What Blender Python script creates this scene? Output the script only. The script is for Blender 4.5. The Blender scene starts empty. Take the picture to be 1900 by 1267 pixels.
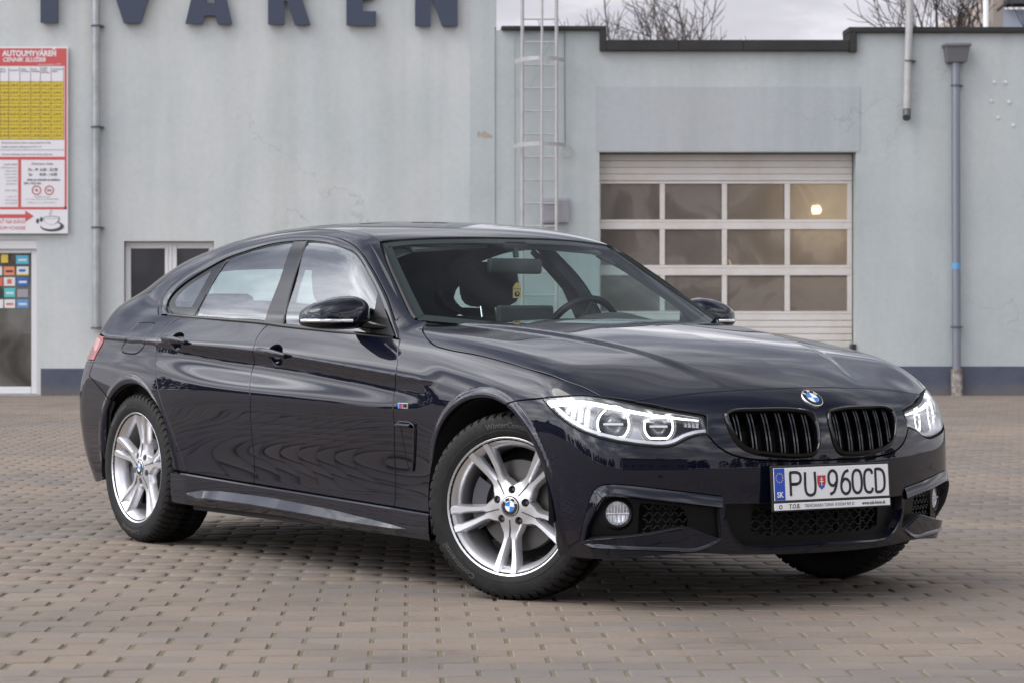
import bpy, bmesh, math, random
import numpy as np
from mathutils import Vector, Matrix
from mathutils.geometry import delaunay_2d_cdt
D2R=math.radians
scn=bpy.context.scene
# ------------------------------------------------------------------ camera
CAM_H=.9855
cam=bpy.data.cameras.new('camera');camo=bpy.data.objects.new('camera',cam);scn.collection.objects.link(camo)
camo.location=(0,0,CAM_H);camo.rotation_euler=(D2R(90),0,0)
cam.lens=91.19;cam.sensor_width=36;cam.shift_x=.0951;cam.shift_y=-.0217;cam.clip_end=2000
cam.dof.use_dof=True;cam.dof.focus_distance=9.3;cam.dof.aperture_fstop=10
scn.camera=camo
scn.render.resolution_x=1024;scn.render.resolution_y=682
# ------------------------------------------------------------------ sky
SUN_EL,SUN_AZ=D2R(52),D2R(248)          # azimuth clockwise from +Y: to the left of the camera and a little behind it
w=bpy.data.worlds.new('World');scn.world=w;w.use_nodes=True
nt=w.node_tree;N=nt.nodes;L=nt.links;N.clear()
def wn(t,**k):
    n=N.new(t)
    for a,b in k.items(): setattr(n,a,b)
    return n
sky=wn('ShaderNodeTexSky',sky_type='NISHITA',sun_disc=False,sun_elevation=SUN_EL,sun_rotation=SUN_AZ,altitude=200,dust_density=2.0)
tc=wn('ShaderNodeTexCoord');sep=wn('ShaderNodeSeparateXYZ');L.new(tc.outputs['Generated'],sep.inputs[0])
def wm(op,a,b=None,c=None):
    n=wn('ShaderNodeMath',operation=op)
    for i,v in enumerate((a,b,c)):
        if v is None: continue
        if isinstance(v,(int,float)): n.inputs[i].default_value=v
        else: L.new(v,n.inputs[i])
    return n.outputs[0]
zc=wm('ADD',wm('MAXIMUM',sep.outputs[2],0.0),.16)
cx=wn('ShaderNodeCombineXYZ');L.new(wm('DIVIDE',sep.outputs[0],zc),cx.inputs[0]);L.new(wm('DIVIDE',sep.outputs[1],zc),cx.inputs[1])
n1=wn('ShaderNodeTexNoise');n1.inputs['Scale'].default_value=1.15;n1.inputs['Detail'].default_value=9;n1.inputs['Roughness'].default_value=.56;n1.inputs['Distortion'].default_value=.35
L.new(cx.outputs[0],n1.inputs['Vector'])
n2=wn('ShaderNodeTexNoise');n2.inputs['Scale'].default_value=.5;n2.inputs['Detail'].default_value=5;L.new(cx.outputs[0],n2.inputs['Vector'])
cr=wn('ShaderNodeValToRGB');L.new(n1.outputs[0],cr.inputs[0])
e=cr.color_ramp.elements
e[0].position=.36;e[0].color=(2.9,3.1,3.8,1)
e[1].position=.68;e[1].color=(27,27,27.4,1)
for p,c in ((.46,(5.6,5.9,6.9,1)),(.56,(13.5,13.6,14.4,1))):
    q=e.new(p);q.color=c
# thin even veil towards the horizon
vl=wn('ShaderNodeMix',data_type='RGBA');vl.inputs['B'].default_value=(8.9,8.55,9.1,1)
L.new(cr.outputs[0],vl.inputs['A'])
mr=wn('ShaderNodeMapRange');mr.inputs['From Min'].default_value=.0;mr.inputs['From Max'].default_value=.26;mr.inputs['To Min'].default_value=1.0;mr.inputs['To Max'].default_value=0
L.new(sep.outputs[2],mr.inputs[0]);L.new(mr.outputs[0],vl.inputs['Factor'])
# blue sky shows through in places
cov=wn('ShaderNodeMapRange');cov.inputs['From Min'].default_value=.36;cov.inputs['From Max'].default_value=.44;cov.inputs['To Min'].default_value=.55;cov.inputs['To Max'].default_value=1
L.new(n2.outputs[0],cov.inputs[0])
mx=wn('ShaderNodeMix',data_type='RGBA');L.new(cov.outputs[0],mx.inputs['Factor']);L.new(sky.outputs[0],mx.inputs['A']);L.new(vl.outputs['Result'],mx.inputs['B'])
# cloud is brighter round the veiled sun
dp=wn('ShaderNodeVectorMath',operation='DOT_PRODUCT');L.new(tc.outputs['Generated'],dp.inputs[0]);dp.inputs[1].default_value=(math.sin(SUN_AZ)*math.cos(SUN_EL),math.cos(SUN_AZ)*math.cos(SUN_EL),math.sin(SUN_EL))
hi=wn('ShaderNodeMapRange',interpolation_type='SMOOTHSTEP');hi.inputs['From Min'].default_value=.38;hi.inputs['From Max'].default_value=.88;hi.inputs['To Min'].default_value=1;hi.inputs['To Max'].default_value=.42;L.new(sep.outputs[2],hi.inputs[0])   # the cloud is thickest and darkest overhead
gl=wm('MULTIPLY_ADD',wm('POWER',wm('MAXIMUM',dp.outputs['Value'],0.0),2.4),3.3,.83)
gl=wm('MULTIPLY',gl,hi.outputs[0])
gm=wn('ShaderNodeVectorMath',operation='SCALE');L.new(mx.outputs['Result'],gm.inputs[0]);L.new(gl,gm.inputs['Scale'])
bg=wn('ShaderNodeBackground');bg.inputs['Strength'].default_value=.095
L.new(gm.outputs[0],bg.inputs['Color']);wo=wn('ShaderNodeOutputWorld');L.new(bg.outputs[0],wo.inputs[0])
# ------------------------------------------------------------------ sun behind thin cloud
sl=bpy.data.lights.new('sun','SUN');sl.energy=1.55;sl.angle=D2R(35);sl.color=(1,.955,.88)
so=bpy.data.objects.new('sun',sl);scn.collection.objects.link(so)
sd=Vector((math.sin(SUN_AZ)*math.cos(SUN_EL),math.cos(SUN_AZ)*math.cos(SUN_EL),math.sin(SUN_EL)))
so.rotation_euler=sd.to_track_quat('Z','Y').to_euler();so.location=sd*30
vs=scn.view_settings;vs.view_transform='Standard';vs.look='None';vs.exposure=.27;vs.gamma=1;vs.use_curve_mapping=False
scn.render.engine='CYCLES'
scn.cycles.max_bounces=10;scn.cycles.transparent_max_bounces=16

# ================================================================== body surface of the car (metres, x forward from the front axle)
def _card(xs):
    n=len(xs);h=np.diff(xs);A=np.zeros((n,n));B=np.zeros((n,n))
    A[0,0]=A[-1,-1]=1
    for i in range(1,n-1):
        A[i,i-1]=h[i-1];A[i,i]=2*(h[i-1]+h[i]);A[i,i+1]=h[i]
        B[i,i-1]=6/h[i-1];B[i,i]=-6/h[i-1]-6/h[i];B[i,i+1]=6/h[i]
    return np.linalg.solve(A,B)
class Spl:                       # natural cubic splines through columns of V, one shared knot row
    def __init__(s,xs,V):
        s.x=np.array(xs,float);V=np.array(V,float);M=_card(s.x)@V;h=np.diff(s.x)
        h=h.reshape((-1,)+(1,)*(V.ndim-1));s.h=h.ravel()
        s.c=np.stack([V[:-1],(V[1:]-V[:-1])-h*h*(2*M[:-1]+M[1:])/6,h*h*M[:-1]/2,h*h*(M[1:]-M[:-1])/6],-1)
    def __call__(s,t):
        t=np.clip(t,s.x[0],s.x[-1]);k=np.clip(np.searchsorted(s.x,t)-1,0,len(s.x)-2)
        u=(t-s.x[k])/s.h[k];c=s.c[k]
        if c.ndim>u.ndim+1: u=u[...,None]
        return ((c[...,3]*u+c[...,2])*u+c[...,1])*u+c[...,0]
def S1(pts):
    sp=Spl([p[0] for p in pts],[p[1] for p in pts])
    return lambda t: sp(np.asarray(t,float))
def smax(a,b,k):
    h=np.maximum(k-np.abs(a-b),0)/k
    return np.maximum(a,b)+h*h*h*k/6
def smin(a,b,k): return -smax(-a,-b,k)
def sstep(a,b,t):
    t=np.clip((t-a)/(b-a),0,1);return t*t*t*(t*(6*t-15)+10)
# ---- body side half width: plan x section
Wmax=S1([(-3.9,.72),(-3.6,.80),(-3.3,.838),(-3.0,.868),(-2.8,.880),(-2.55,.889),(-2.1,.886),(-1.6,.882),(-1.0,.880),(-.5,.882),(0,.893),(.25,.885),(.45,.86),(.6,.825),(.8,.75)])
XK=[-3.9,-3.3,-2.8,-2.2,-1.1,-.5,0,.4,.8]
ZK=[.10,.20,.28,.34,.42,.52,.60,.67,.74,.80,.86,.92,.98,1.06,1.2]
WT=np.array([# z .10   .20   .28   .34   .42   .52   .60   .67   .74   .80   .86   .92   .98   1.06  1.2
 [-.10,-.07,-.05,-.035,-.02,-.008,-.003,0,-.002,-.006,-.02,-.05,-.09,-.15,-.30],   # -3.9
 [-.09,-.06,-.045,-.03,-.015,-.005,-.001,0,-.002,-.007,-.02,-.045,-.085,-.14,-.28],  # -3.3
 [-.08,-.05,-.04,-.03,-.015,-.004,0,0,-.004,-.010,-.02,-.040,-.072,-.125,-.27],  # -2.8
 [-.08,-.05,-.052,-.048,-.036,-.018,-.007,0,-.004,-.012,-.022,-.040,-.068,-.12,-.26],  # -2.2
 [-.08,-.05,-.058,-.056,-.045,-.022,-.008,0,-.004,-.012,-.024,-.042,-.070,-.12,-.25],  # -1.1
 [-.08,-.05,-.052,-.05,-.040,-.020,-.007,0,-.004,-.013,-.028,-.052,-.090,-.15,-.28],  # -.5
 [-.08,-.05,-.03,-.02,-.012,-.004,0,-.002,-.012,-.030,-.060,-.10,-.16,-.24,-.4],  # 0
 [-.12,-.072,-.034,-.02,-.01,-.003,0,-.006,-.022,-.05,-.09,-.14,-.2,-.28,-.4],  # .4
 [-.12,-.072,-.03,-.02,-.01,-.003,0,-.006,-.022,-.05,-.09,-.14,-.2,-.28,-.4]])
XK_=np.array(XK);XM=_card(XK_);WZ=Spl(ZK,WT.T)
zcr=S1([(-3.9,.915),(-3.18,.905),(-2.57,.886),(-1.725,.855),(-.615,.776),(-.34,.758),(0,.74)])
wcr=S1([(-3.9,.018),(-2.9,.018),(-2.5,.022),(-2.15,.044),(-1.73,.052),(-1.0,.036),(-.6,.027),(-.42,.014),(-.3,.01),(0,.01)])
def crease(x,z):
    t=zcr(x)-z;w=wcr(x)
    A=(1-sstep(-.48,-.28,x))
    D=w*.42*A
    dn=sstep(-.25,1.05,t/w);up=sstep(0,1,(t-w)/(.13+0*w))
    lift=.007*A*np.exp(-((t+.0)/.045)**2)
    return -D*dn*(1-up)+lift
def W(x,z):
    x=np.asarray(x,float);z=np.asarray(z,float)
    Vz=WZ(z)                                    # profile value at every station
    xc=np.clip(x,XK_[0],XK_[-1]);k=np.clip(np.searchsorted(XK_,xc)-1,0,len(XK_)-2)
    h=XK_[k+1]-XK_[k];b=(xc-XK_[k])/h;a=1-b;M=Vz@XM.T
    g=lambda A,i: np.take_along_axis(A,i[...,None],-1)[...,0]
    d=a*g(Vz,k)+b*g(Vz,k+1)+((a**3-a)*g(M,k)+(b**3-b)*g(M,k+1))*h*h/6
    r1=np.hypot(x+.02,z-.335);r2=np.hypot(x+2.81,z-.335)
    lip=.006*(1-sstep(.392,.414,r1))+.006*(1-sstep(.390,.412,r2))-9.0*(np.clip(.392-r1,0,.04)**2+np.clip(.390-r2,0,.04)**2)
    return Wmax(x)+d+crease(x,z)+lip*sstep(.16,.3,z)
# ---- nose
x0=S1([(.10,.715),(.16,.752),(.22,.768),(.30,.775),(.40,.780),(.50,.780),(.56,.774),(.62,.762),(.66,.750),(.70,.725),(.74,.685),(.78,.62),(.84,.48),(.92,.2)])
bowf=S1([(0,0),(.1,.003),(.2,.013),(.3,.032),(.4,.058),(.5,.090),(.6,.130),(.7,.178),(.8,.245),(.88,.33),(.95,.45)])
def XF(y,z): return x0(z)-bowf(y)
xr0=S1([(.10,-3.62),(.2,-3.71),(.35,-3.81),(.5,-3.855),(.62,-3.86),(.75,-3.81),(.83,-3.75),(.9,-3.68),(1.0,-3.595),(1.1,-3.53)])
bowr=S1([(0,0),(.2,.015),(.4,.07),(.6,.17),(.7,.25),(.8,.36),(.9,.52)])
def XR(y,z): return xr0(z)+bowr(y)
# ---- hood / deck
Tc=S1([(-3.9,1.015),(-3.8,1.03),(-3.7,1.037),(-3.5,1.045),(-3.2,1.065),(-2.0,1.10),(-1.0,1.02),(-.7,.990),(-.5,.978),(-.3,.960),(-.1,.936),(.1,.906),(.3,.868),(.45,.829),(.55,.797),(.62,.769),(.68,.740),(.72,.714),(.76,.68),(.80,.64)])
crh=S1([(0,0),(.2,.003),(.4,.012),(.55,.020),(.65,.028),(.75,.038),(.85,.06),(.95,.10)])
ych=S1([(-1.,.63),(-.6,.57),(0,.44),(.4,.34),(.6,.27),(.8,.2)])
def T(x,y):
    f=sstep(-.9,-.4,x)
    base=Tc(x)-crh(y)*(.55+.45*f+ 1.6*sstep(.25,.6,x))
    r=(1-sstep(0,.06,y-ych(x)))*.013*sstep(-1.1,-.2,x)*(1-sstep(.35,.66,x))
    return base+r
def lower(p):
    x,y,z=p[...,0],np.abs(p[...,1]),p[...,2]
    fs=y-W(x,z); ft=(z-T(x,y))/1.05
    ff=(x-XF(y,z))/np.sqrt(1+(y*.5)**2); fr=(XR(y,z)-x)/np.sqrt(1+(y*.5)**2)
    kt=.16-.05*sstep(-.9,-.3,x)
    a=smax(fs,ft,kt)
    a=smax(a,ff,.10); a=smax(a,fr,.09)
    return smax(a,.12-z,.04)
# ---- greenhouse
Gx=S1([(-3.9,.62),(-3.5,.70),(-3.1,.755),(-2.7,.795),(-2.3,.815),(-1.8,.826),(-1.3,.826),(-.9,.816),(-.6,.79),(-.3,.75)])
Gz=S1([(.7,0),(.90,0),(.98,-.012),(1.06,-.045),(1.14,-.088),(1.22,-.137),(1.30,-.192),(1.38,-.255),(1.5,-.36)])
Rc=S1([(-3.9,.94),(-3.75,1.0),(-3.6,1.02),(-3.45,1.064),(-3.25,1.145),(-3.0,1.252),(-2.7,1.322),(-2.4,1.368),(-2.1,1.392),(-1.8,1.400),(-1.5,1.388),(-1.3,1.362),(-1.15,1.325),(-1.0,1.250),(-.8,1.149),(-.6,1.051),(-.4,.95),(-.2,.84)])
def R(x,y):
    return Rc(x+.20*y*y*sstep(-1.6,-1.1,x)-.12*y*y*sstep(-2.5,-3.1,x))-.075*y*y-.10*y**4
def green(p):
    x,y,z=p[...,0],np.abs(p[...,1]),p[...,2]
    gs=(y-Gx(x)-Gz(z))/1.15; gt=(z-R(x,y))/(1+.13*sstep(-1.5,-1.1,x))
    k=.13-.04*sstep(-1.6,-1.1,x)
    g=smax(gs,gt,k)
    return np.maximum(smax(g,(XR(y,z)+.03-x),.10),np.maximum(.6-z,x+.15))
def body(p):
    x=p[...,0]
    k=.02+.14*(1-sstep(-3.35,-2.75,x))
    return smin(lower(p),green(p),k)
def grad(f,p,e=1e-3):
    g=np.stack([f(p+np.array(v)*e)-f(p-np.array(v)*e) for v in ((1,0,0),(0,1,0),(0,0,1))],-1)/(2*e)
    return g
def cast(f,o,d,tmax=3.0,n=90):
    """march from o along d until f<0 (o outside), then bisect; returns points and hit mask"""
    o=np.asarray(o,float);d=np.broadcast_to(np.asarray(d,float),o.shape)
    t=np.zeros(o.shape[:-1]);hit=np.zeros(t.shape,bool);lo=np.zeros_like(t);hi=np.full_like(t,tmax)
    prev=np.zeros_like(t)
    for i in range(n):
        tt=tmax*(i+1)/n
        act=~hit
        if not act.any(): break
        v=f((o+d*tt)[act])
        idx=np.where(act)[0] if t.ndim==1 else None
        s=v<0
        h=np.zeros_like(hit);h[act]=s
        lo[h]=tmax*i/n;hi[h]=tt;hit|=h
    fl=f(o+d*lo[...,None]);fh=f(o+d*hi[...,None])
    for k in range(9):                      # regula falsi, halved now and then
        m=(lo+hi)/2 if k%3==2 else np.clip(lo+(hi-lo)*fl/np.where(np.abs(fl-fh)<1e-12,1e-12,fl-fh),lo,hi)
        v=f(o+d*m[...,None]);ins=v<0
        hi=np.where(ins,m,hi);fh=np.where(ins,v,fh);lo=np.where(ins,lo,m);fl=np.where(ins,fl,v)
    m=np.clip(lo+(hi-lo)*fl/np.where(np.abs(fl-fh)<1e-12,1e-12,fl-fh),lo,hi)
    return o+d*m[...,None],hit

# feature lines of the bodywork, as 3D points
CRV={
 's1':[(-2.471,-0.841,0.334),(-2.337,-0.845,0.332)],
 's2':[(-2.337,-0.845,0.332),(-2.097,-0.834,0.323),(-1.781,-0.826,0.313)],
 's3':[(-1.781,-0.826,0.313),(-1.228,-0.822,0.298),(-0.712,-0.822,0.284)],
 's4':[(-0.712,-0.822,0.284),(-0.44,-0.834,0.278)],
 'g_rr':[(-2.449,-0.81,0.994),(-2.522,-0.829,0.963),(-2.564,-0.856,0.915),(-2.574,-0.864,0.868),(-2.575,-0.873,0.805),(-2.546,-0.885,0.742),(-2.507,-0.89,0.665),(-2.45,-0.884,0.572),(-2.389,-0.867,0.459),(-2.337,-0.845,0.332)],
 'g_m':[(-1.663,-0.822,0.965),(-1.691,-0.829,0.949),(-1.721,-0.845,0.912),(-1.719,-0.865,0.861),(-1.749,-0.855,0.771),(-1.71,-0.882,0.669),(-1.725,-0.874,0.605),(-1.744,-0.852,0.483),(-1.781,-0.826,0.313)],
 'g_f':[(-0.666,-0.823,0.911),(-0.636,-0.854,0.858),(-0.613,-0.876,0.791),(-0.636,-0.868,0.724),(-0.631,-0.872,0.602),(-0.676,-0.841,0.45),(-0.712,-0.822,0.284)],
 'b0':[(-2.707,-0.791,1.005),(-2.449,-0.81,0.994)],
 'b1':[(-2.449,-0.81,0.994),(-2.335,-0.812,0.991),(-1.715,-0.821,0.969),(-1.663,-0.822,0.965)],
 'b2':[(-1.663,-0.822,0.965),(-1.547,-0.824,0.958),(-1.14,-0.827,0.937),(-0.666,-0.823,0.911)],
 'fo':[(-0.666,-0.823,0.911),(-0.772,-0.778,0.978),(-0.881,-0.74,1.056),(-0.995,-0.707,1.126),(-1.1,-0.681,1.187),(-1.198,-0.66,1.24),(-1.296,-0.639,1.276),(-1.436,-0.614,1.307),(-1.56,-0.6,1.323),(-1.728,-0.589,1.334),(-1.897,-0.584,1.337),(-2.067,-0.588,1.329),(-2.251,-0.61,1.303),(-2.403,-0.632,1.272),(-2.543,-0.663,1.224),(-2.651,-0.689,1.176),(-2.763,-0.713,1.12),(-2.791,-0.736,1.072),(-2.774,-0.757,1.039),(-2.707,-0.791,1.005)],
 'di':[(-0.719,-0.818,0.921),(-0.819,-0.784,0.99),(-0.966,-0.737,1.093),(-1.045,-0.715,1.14),(-1.122,-0.695,1.184),(-1.195,-0.677,1.223),(-1.282,-0.659,1.255),(-1.386,-0.644,1.278),(-1.513,-0.628,1.298),(-1.667,-0.618,1.31),(-1.842,-0.614,1.313),(-2.014,-0.619,1.305),(-2.202,-0.637,1.278),(-2.356,-0.656,1.247),(-2.499,-0.684,1.197),(-2.615,-0.707,1.15),(-2.701,-0.732,1.095),(-2.711,-0.748,1.062),(-2.678,-0.769,1.033),(-2.607,-0.794,1.008)],
 'db':[(-2.607,-0.794,1.008),(-2.343,-0.808,0.997),(-1.716,-0.819,0.974),(-1.55,-0.822,0.963),(-1.144,-0.825,0.942),(-0.719,-0.818,0.921)],
 'apb':[(-0.666,-0.823,0.911),(-0.767,-0.779,0.974),(-0.763,-0.726,1.01),(-0.717,-0.729,0.987),(-0.668,-0.699,0.976)],
 'hg':[(-0.668,-0.699,0.976),(-0.635,-0.742,0.954),(-0.524,-0.801,0.921),(-0.43,-0.827,0.892),(-0.314,-0.834,0.875),(-0.14,-0.831,0.859),(0.033,-0.83,0.837),(0.209,-0.827,0.808),(0.35,-0.802,0.777),(0.417,-0.769,0.754),(0.475,-0.744,0.726)],
 'lt':[(0.475,-0.744,0.726),(0.439,-0.787,0.73),(0.381,-0.84,0.725),(0.306,-0.866,0.717)],
 'bg':[(0.306,-0.866,0.717),(0.15,-0.886,0.701),(0.118,-0.891,0.687)],
 'fa':[(0.118,-0.891,0.687),(0.041,-0.89,0.706),(-0.027,-0.89,0.709),(-0.109,-0.892,0.699),(-0.202,-0.893,0.663),(-0.297,-0.887,0.593),(-0.378,-0.866,0.474),(-0.408,-0.853,0.404),(-0.44,-0.834,0.278)],
 'fa2':[(0.311,-0.802,0.18),(0.324,-0.828,0.249),(0.349,-0.861,0.367),(0.319,-0.872,0.468),(0.28,-0.883,0.55),(0.235,-0.89,0.611),(0.18,-0.891,0.655),(0.118,-0.891,0.687)],
 'lb':[(0.306,-0.866,0.717),(0.369,-0.865,0.673),(0.43,-0.853,0.637),(0.471,-0.835,0.614),(0.52,-0.8,0.592),(0.569,-0.742,0.574),(0.609,-0.675,0.563),(0.642,-0.606,0.557),(0.656,-0.569,0.564),(0.669,-0.53,0.583),(0.681,-0.491,0.595),(0.69,-0.46,0.601)],
 'ltn':[(0.475,-0.744,0.726),(0.536,-0.669,0.711),(0.58,-0.606,0.699),(0.624,-0.544,0.682),(0.66,-0.475,0.668),(0.673,-0.447,0.662)],
 'lens':[(0.305,-0.866,0.716),(0.383,-0.841,0.723),(0.441,-0.789,0.727),(0.481,-0.746,0.72),(0.546,-0.676,0.7),(0.593,-0.616,0.683),(0.632,-0.55,0.67),(0.671,-0.465,0.655)],
 'lens2':[(0.671,-0.465,0.655),(0.689,-0.459,0.604)],
 'lens3':[(0.689,-0.459,0.604),(0.68,-0.49,0.601),(0.668,-0.529,0.59),(0.656,-0.568,0.571),(0.641,-0.605,0.564),(0.607,-0.675,0.57),(0.568,-0.74,0.582),(0.519,-0.799,0.599),(0.471,-0.834,0.62),(0.43,-0.852,0.642),(0.369,-0.864,0.679),(0.305,-0.866,0.716)],
 'eyebrow_t':[(0.322,-0.865,0.712),(0.386,-0.843,0.717),(0.447,-0.793,0.719),(0.488,-0.752,0.711),(0.554,-0.682,0.69),(0.598,-0.62,0.675),(0.635,-0.552,0.663),(0.67,-0.475,0.651)],
 'nl':[(0.542,-0.654,0.712),(0.573,-0.551,0.723),(0.605,-0.381,0.738),(0.636,-0.206,0.745),(0.645,-0.029,0.748),(0.646,0.03,0.748)],
 'npb':[(0.673,-0.447,0.662),(0.685,-0.396,0.666),(0.688,-0.385,0.666),(0.688,-0.346,0.68),(0.708,-0.238,0.684),(0.726,-0.096,0.68),(0.738,-0.037,0.667),(0.752,-0.016,0.642),(0.765,-0.021,0.603),(0.775,-0.033,0.55),(0.778,-0.045,0.518)],
 'kid':[(0.688,-0.385,0.666),(0.688,-0.346,0.68),(0.708,-0.238,0.684),(0.726,-0.096,0.68),(0.738,-0.037,0.667),(0.752,-0.016,0.642),(0.765,-0.021,0.603),(0.775,-0.033,0.55),(0.777,-0.057,0.522),(0.775,-0.12,0.514),(0.762,-0.222,0.519),(0.745,-0.302,0.532),(0.73,-0.351,0.557),(0.716,-0.376,0.596),(0.702,-0.386,0.638)],
 'kfb':[(0.69,-0.46,0.601),(0.709,-0.426,0.558),(0.726,-0.378,0.529),(0.746,-0.304,0.512),(0.771,-0.167,0.504),(0.78,-0.019,0.503)],
 'bb':[(0.311,-0.802,0.18),(0.461,-0.771,0.175),(0.591,-0.684,0.186),(0.673,-0.503,0.196),(0.718,-0.347,0.187),(0.75,-0.182,0.183),(0.76,-0.002,0.182)],
 'pod_t':[(0.481,-0.821,0.313),(0.516,-0.81,0.409),(0.533,-0.796,0.429),(0.562,-0.764,0.437),(0.657,-0.585,0.416),(0.718,-0.414,0.393)],
 'pod_tip':[(0.718,-0.414,0.393),(0.714,-0.42,0.353),(0.71,-0.408,0.24)],
 'pod_b':[(0.71,-0.408,0.24),(0.694,-0.467,0.261),(0.675,-0.523,0.283),(0.616,-0.658,0.263),(0.493,-0.794,0.242),(0.432,-0.807,0.231)],
 'pod_l':[(0.432,-0.807,0.231),(0.481,-0.821,0.313)],
 'int_l':[(0.719,-0.405,0.364),(0.717,-0.404,0.318),(0.721,-0.374,0.257),(0.728,-0.333,0.223),(0.742,-0.27,0.213),(0.761,-0.144,0.213),(0.767,-0.008,0.215)],
 'int_t':[(0.778,-0.018,0.36),(0.763,-0.218,0.363),(0.719,-0.405,0.364)],
 'blade_lo':[(0.408,-0.805,0.22),(0.483,-0.788,0.221),(0.595,-0.687,0.214),(0.646,-0.576,0.209),(0.677,-0.496,0.207),(0.71,-0.408,0.24)],
 's_bot':[(-2.438,-0.842,0.199),(-2.189,-0.837,0.196),(-1.851,-0.833,0.196),(-1.446,-0.831,0.195),(-1.141,-0.829,0.183),(-0.852,-0.826,0.18),(-0.404,-0.831,0.177)],
 's_l':[(-2.471,-0.841,0.334),(-2.469,-0.836,0.269),(-2.438,-0.842,0.199)],
 's_up':[(-2.321,-0.841,0.245),(-2.191,-0.836,0.263),(-2.042,-0.831,0.27),(-1.615,-0.826,0.266),(-1.145,-0.827,0.247),(-0.85,-0.828,0.228),(-0.602,-0.83,0.209)],
 's_lo':[(-2.32,-0.841,0.241),(-2.238,-0.839,0.233),(-1.769,-0.831,0.231),(-1.291,-0.831,0.219),(-0.905,-0.829,0.207),(-0.707,-0.829,0.202),(-0.598,-0.83,0.206)],
 'ra':[(-3.191,-0.817,0.303),(-3.169,-0.836,0.402),(-3.137,-0.85,0.496),(-3.083,-0.862,0.581),(-3.02,-0.867,0.633),(-2.928,-0.872,0.677),(-2.848,-0.876,0.696),(-2.764,-0.883,0.702),(-2.682,-0.89,0.694),(-2.614,-0.893,0.673),(-2.573,-0.894,0.65),(-2.513,-0.89,0.605),(-2.464,-0.884,0.536),(-2.446,-0.872,0.442),(-2.474,-0.845,0.358),(-2.471,-0.841,0.334)],
 'rbg':[(-3.309,-0.84,0.729),(-3.218,-0.848,0.694),(-3.125,-0.857,0.659),(-3.036,-0.867,0.625)],
 'tl':[(-3.183,-0.824,0.907),(-3.188,-0.825,0.879),(-3.237,-0.831,0.832),(-3.257,-0.837,0.799)],
 'fuel':[(-2.865,-0.807,0.97),(-2.704,-0.818,0.97),(-2.677,-0.825,0.961),(-2.702,-0.852,0.916),(-2.701,-0.86,0.878),(-2.757,-0.861,0.842),(-2.798,-0.861,0.834),(-2.924,-0.853,0.837),(-2.955,-0.85,0.846),(-2.942,-0.847,0.867),(-2.915,-0.848,0.89),(-2.903,-0.832,0.931)],
 'badge_m':[(-0.588,-0.877,0.671),(-0.521,-0.879,0.665)],
 'vent':[(-0.601,-0.876,0.621),(-0.476,-0.878,0.617),(-0.481,-0.875,0.595),(-0.568,-0.838,0.417),(-0.612,-0.836,0.415)],
 'vent_t':[(-0.602,-0.875,0.619),(-0.468,-0.878,0.617),(-0.49,-0.876,0.602),(-0.578,-0.874,0.603)],
 'h_r':[(-2.52,-0.862,0.904),(-2.402,-0.865,0.896),(-2.284,-0.865,0.892)],
 'h_f':[(-1.675,-0.866,0.855),(-1.55,-0.866,0.85),(-1.435,-0.868,0.84)],
 'hook':[(0.723,-0.4,0.462)],
 'washer':[(0.519,-0.802,0.584),(0.534,-0.79,0.559),(0.566,-0.751,0.547),(0.566,-0.749,0.558)],
 'roundel':[(0.698,-0.006,0.712)],
 'crease_h':[(-0.405,-0.411,0.97),(-0.121,-0.461,0.937),(0.157,-0.422,0.894),(0.42,-0.34,0.83),(0.617,-0.262,0.749)],
 'char_u':[(-3.183,-0.823,0.907),(-2.57,-0.868,0.885),(-1.724,-0.865,0.854),(-1.481,-0.866,0.833),(-0.615,-0.878,0.774),(-0.344,-0.879,0.755)],
 'char_l':[(-3.182,-0.824,0.898),(-2.577,-0.864,0.874),(-2.238,-0.858,0.828),(-1.753,-0.85,0.799),(-0.953,-0.862,0.77),(-0.632,-0.868,0.749)],
 'arch_f':[(-0.153,-0.885,0.724),(-0.038,-0.883,0.741),(0.043,-0.883,0.735),(0.139,-0.886,0.705),(0.221,-0.888,0.656),(0.288,-0.888,0.581)],
 'podmesh':[(0.563,-0.652,0.375),(0.623,-0.51,0.358),(0.627,-0.49,0.309),(0.622,-0.499,0.279),(0.598,-0.556,0.253),(0.554,-0.655,0.257)],
 'intmesh':[(0.676,-0.297,0.354),(0.671,-0.292,0.25),(0.696,-0.136,0.252),(0.701,0.051,0.252),(0.707,0.045,0.357)],
 'wsin':[(-1.211,-0.568,1.29),(-1.174,-0.579,1.27),(-1.035,-0.623,1.183),(-0.879,-0.672,1.089),(-0.743,-0.712,1.007),(-0.71,-0.719,0.988)],
 'wsout':[(-1.227,-0.586,1.291),(-1.055,-0.631,1.191),(-0.927,-0.672,1.113),(-0.765,-0.721,1.014),(-0.715,-0.731,0.985)],
 'ditch':[(-1.224,-0.562,1.297),(-1.316,-0.547,1.325),(-1.428,-0.526,1.348),(-1.548,-0.506,1.364)],
 'wstop':[(-1.22,-0.563,1.295),(-1.188,-0.448,1.306),(-1.155,-0.29,1.313),(-1.134,-0.121,1.316)],
 'div_q':[(-2.327,-0.66,1.244),(-2.351,-0.736,1.12),(-2.376,-0.793,1.002)],
 'q_in':[(-2.621,-0.763,1.045),(-2.44,-0.774,1.041),(-2.423,-0.732,1.123),(-2.421,-0.684,1.203),(-2.592,-0.719,1.131),(-2.649,-0.74,1.087)],
 'bp_r':[(-1.826,-0.617,1.311),(-1.74,-0.736,1.145),(-1.721,-0.816,0.975)],
 'bp_f':[(-1.715,-0.618,1.31),(-1.623,-0.737,1.144),(-1.567,-0.819,0.966)],
 'mt':[(-0.966,-0.737,1.093),(-0.911,-0.803,0.982),(-0.907,-0.813,0.934)],
 'ring1':[(0.519,-0.725,0.632)],
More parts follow.
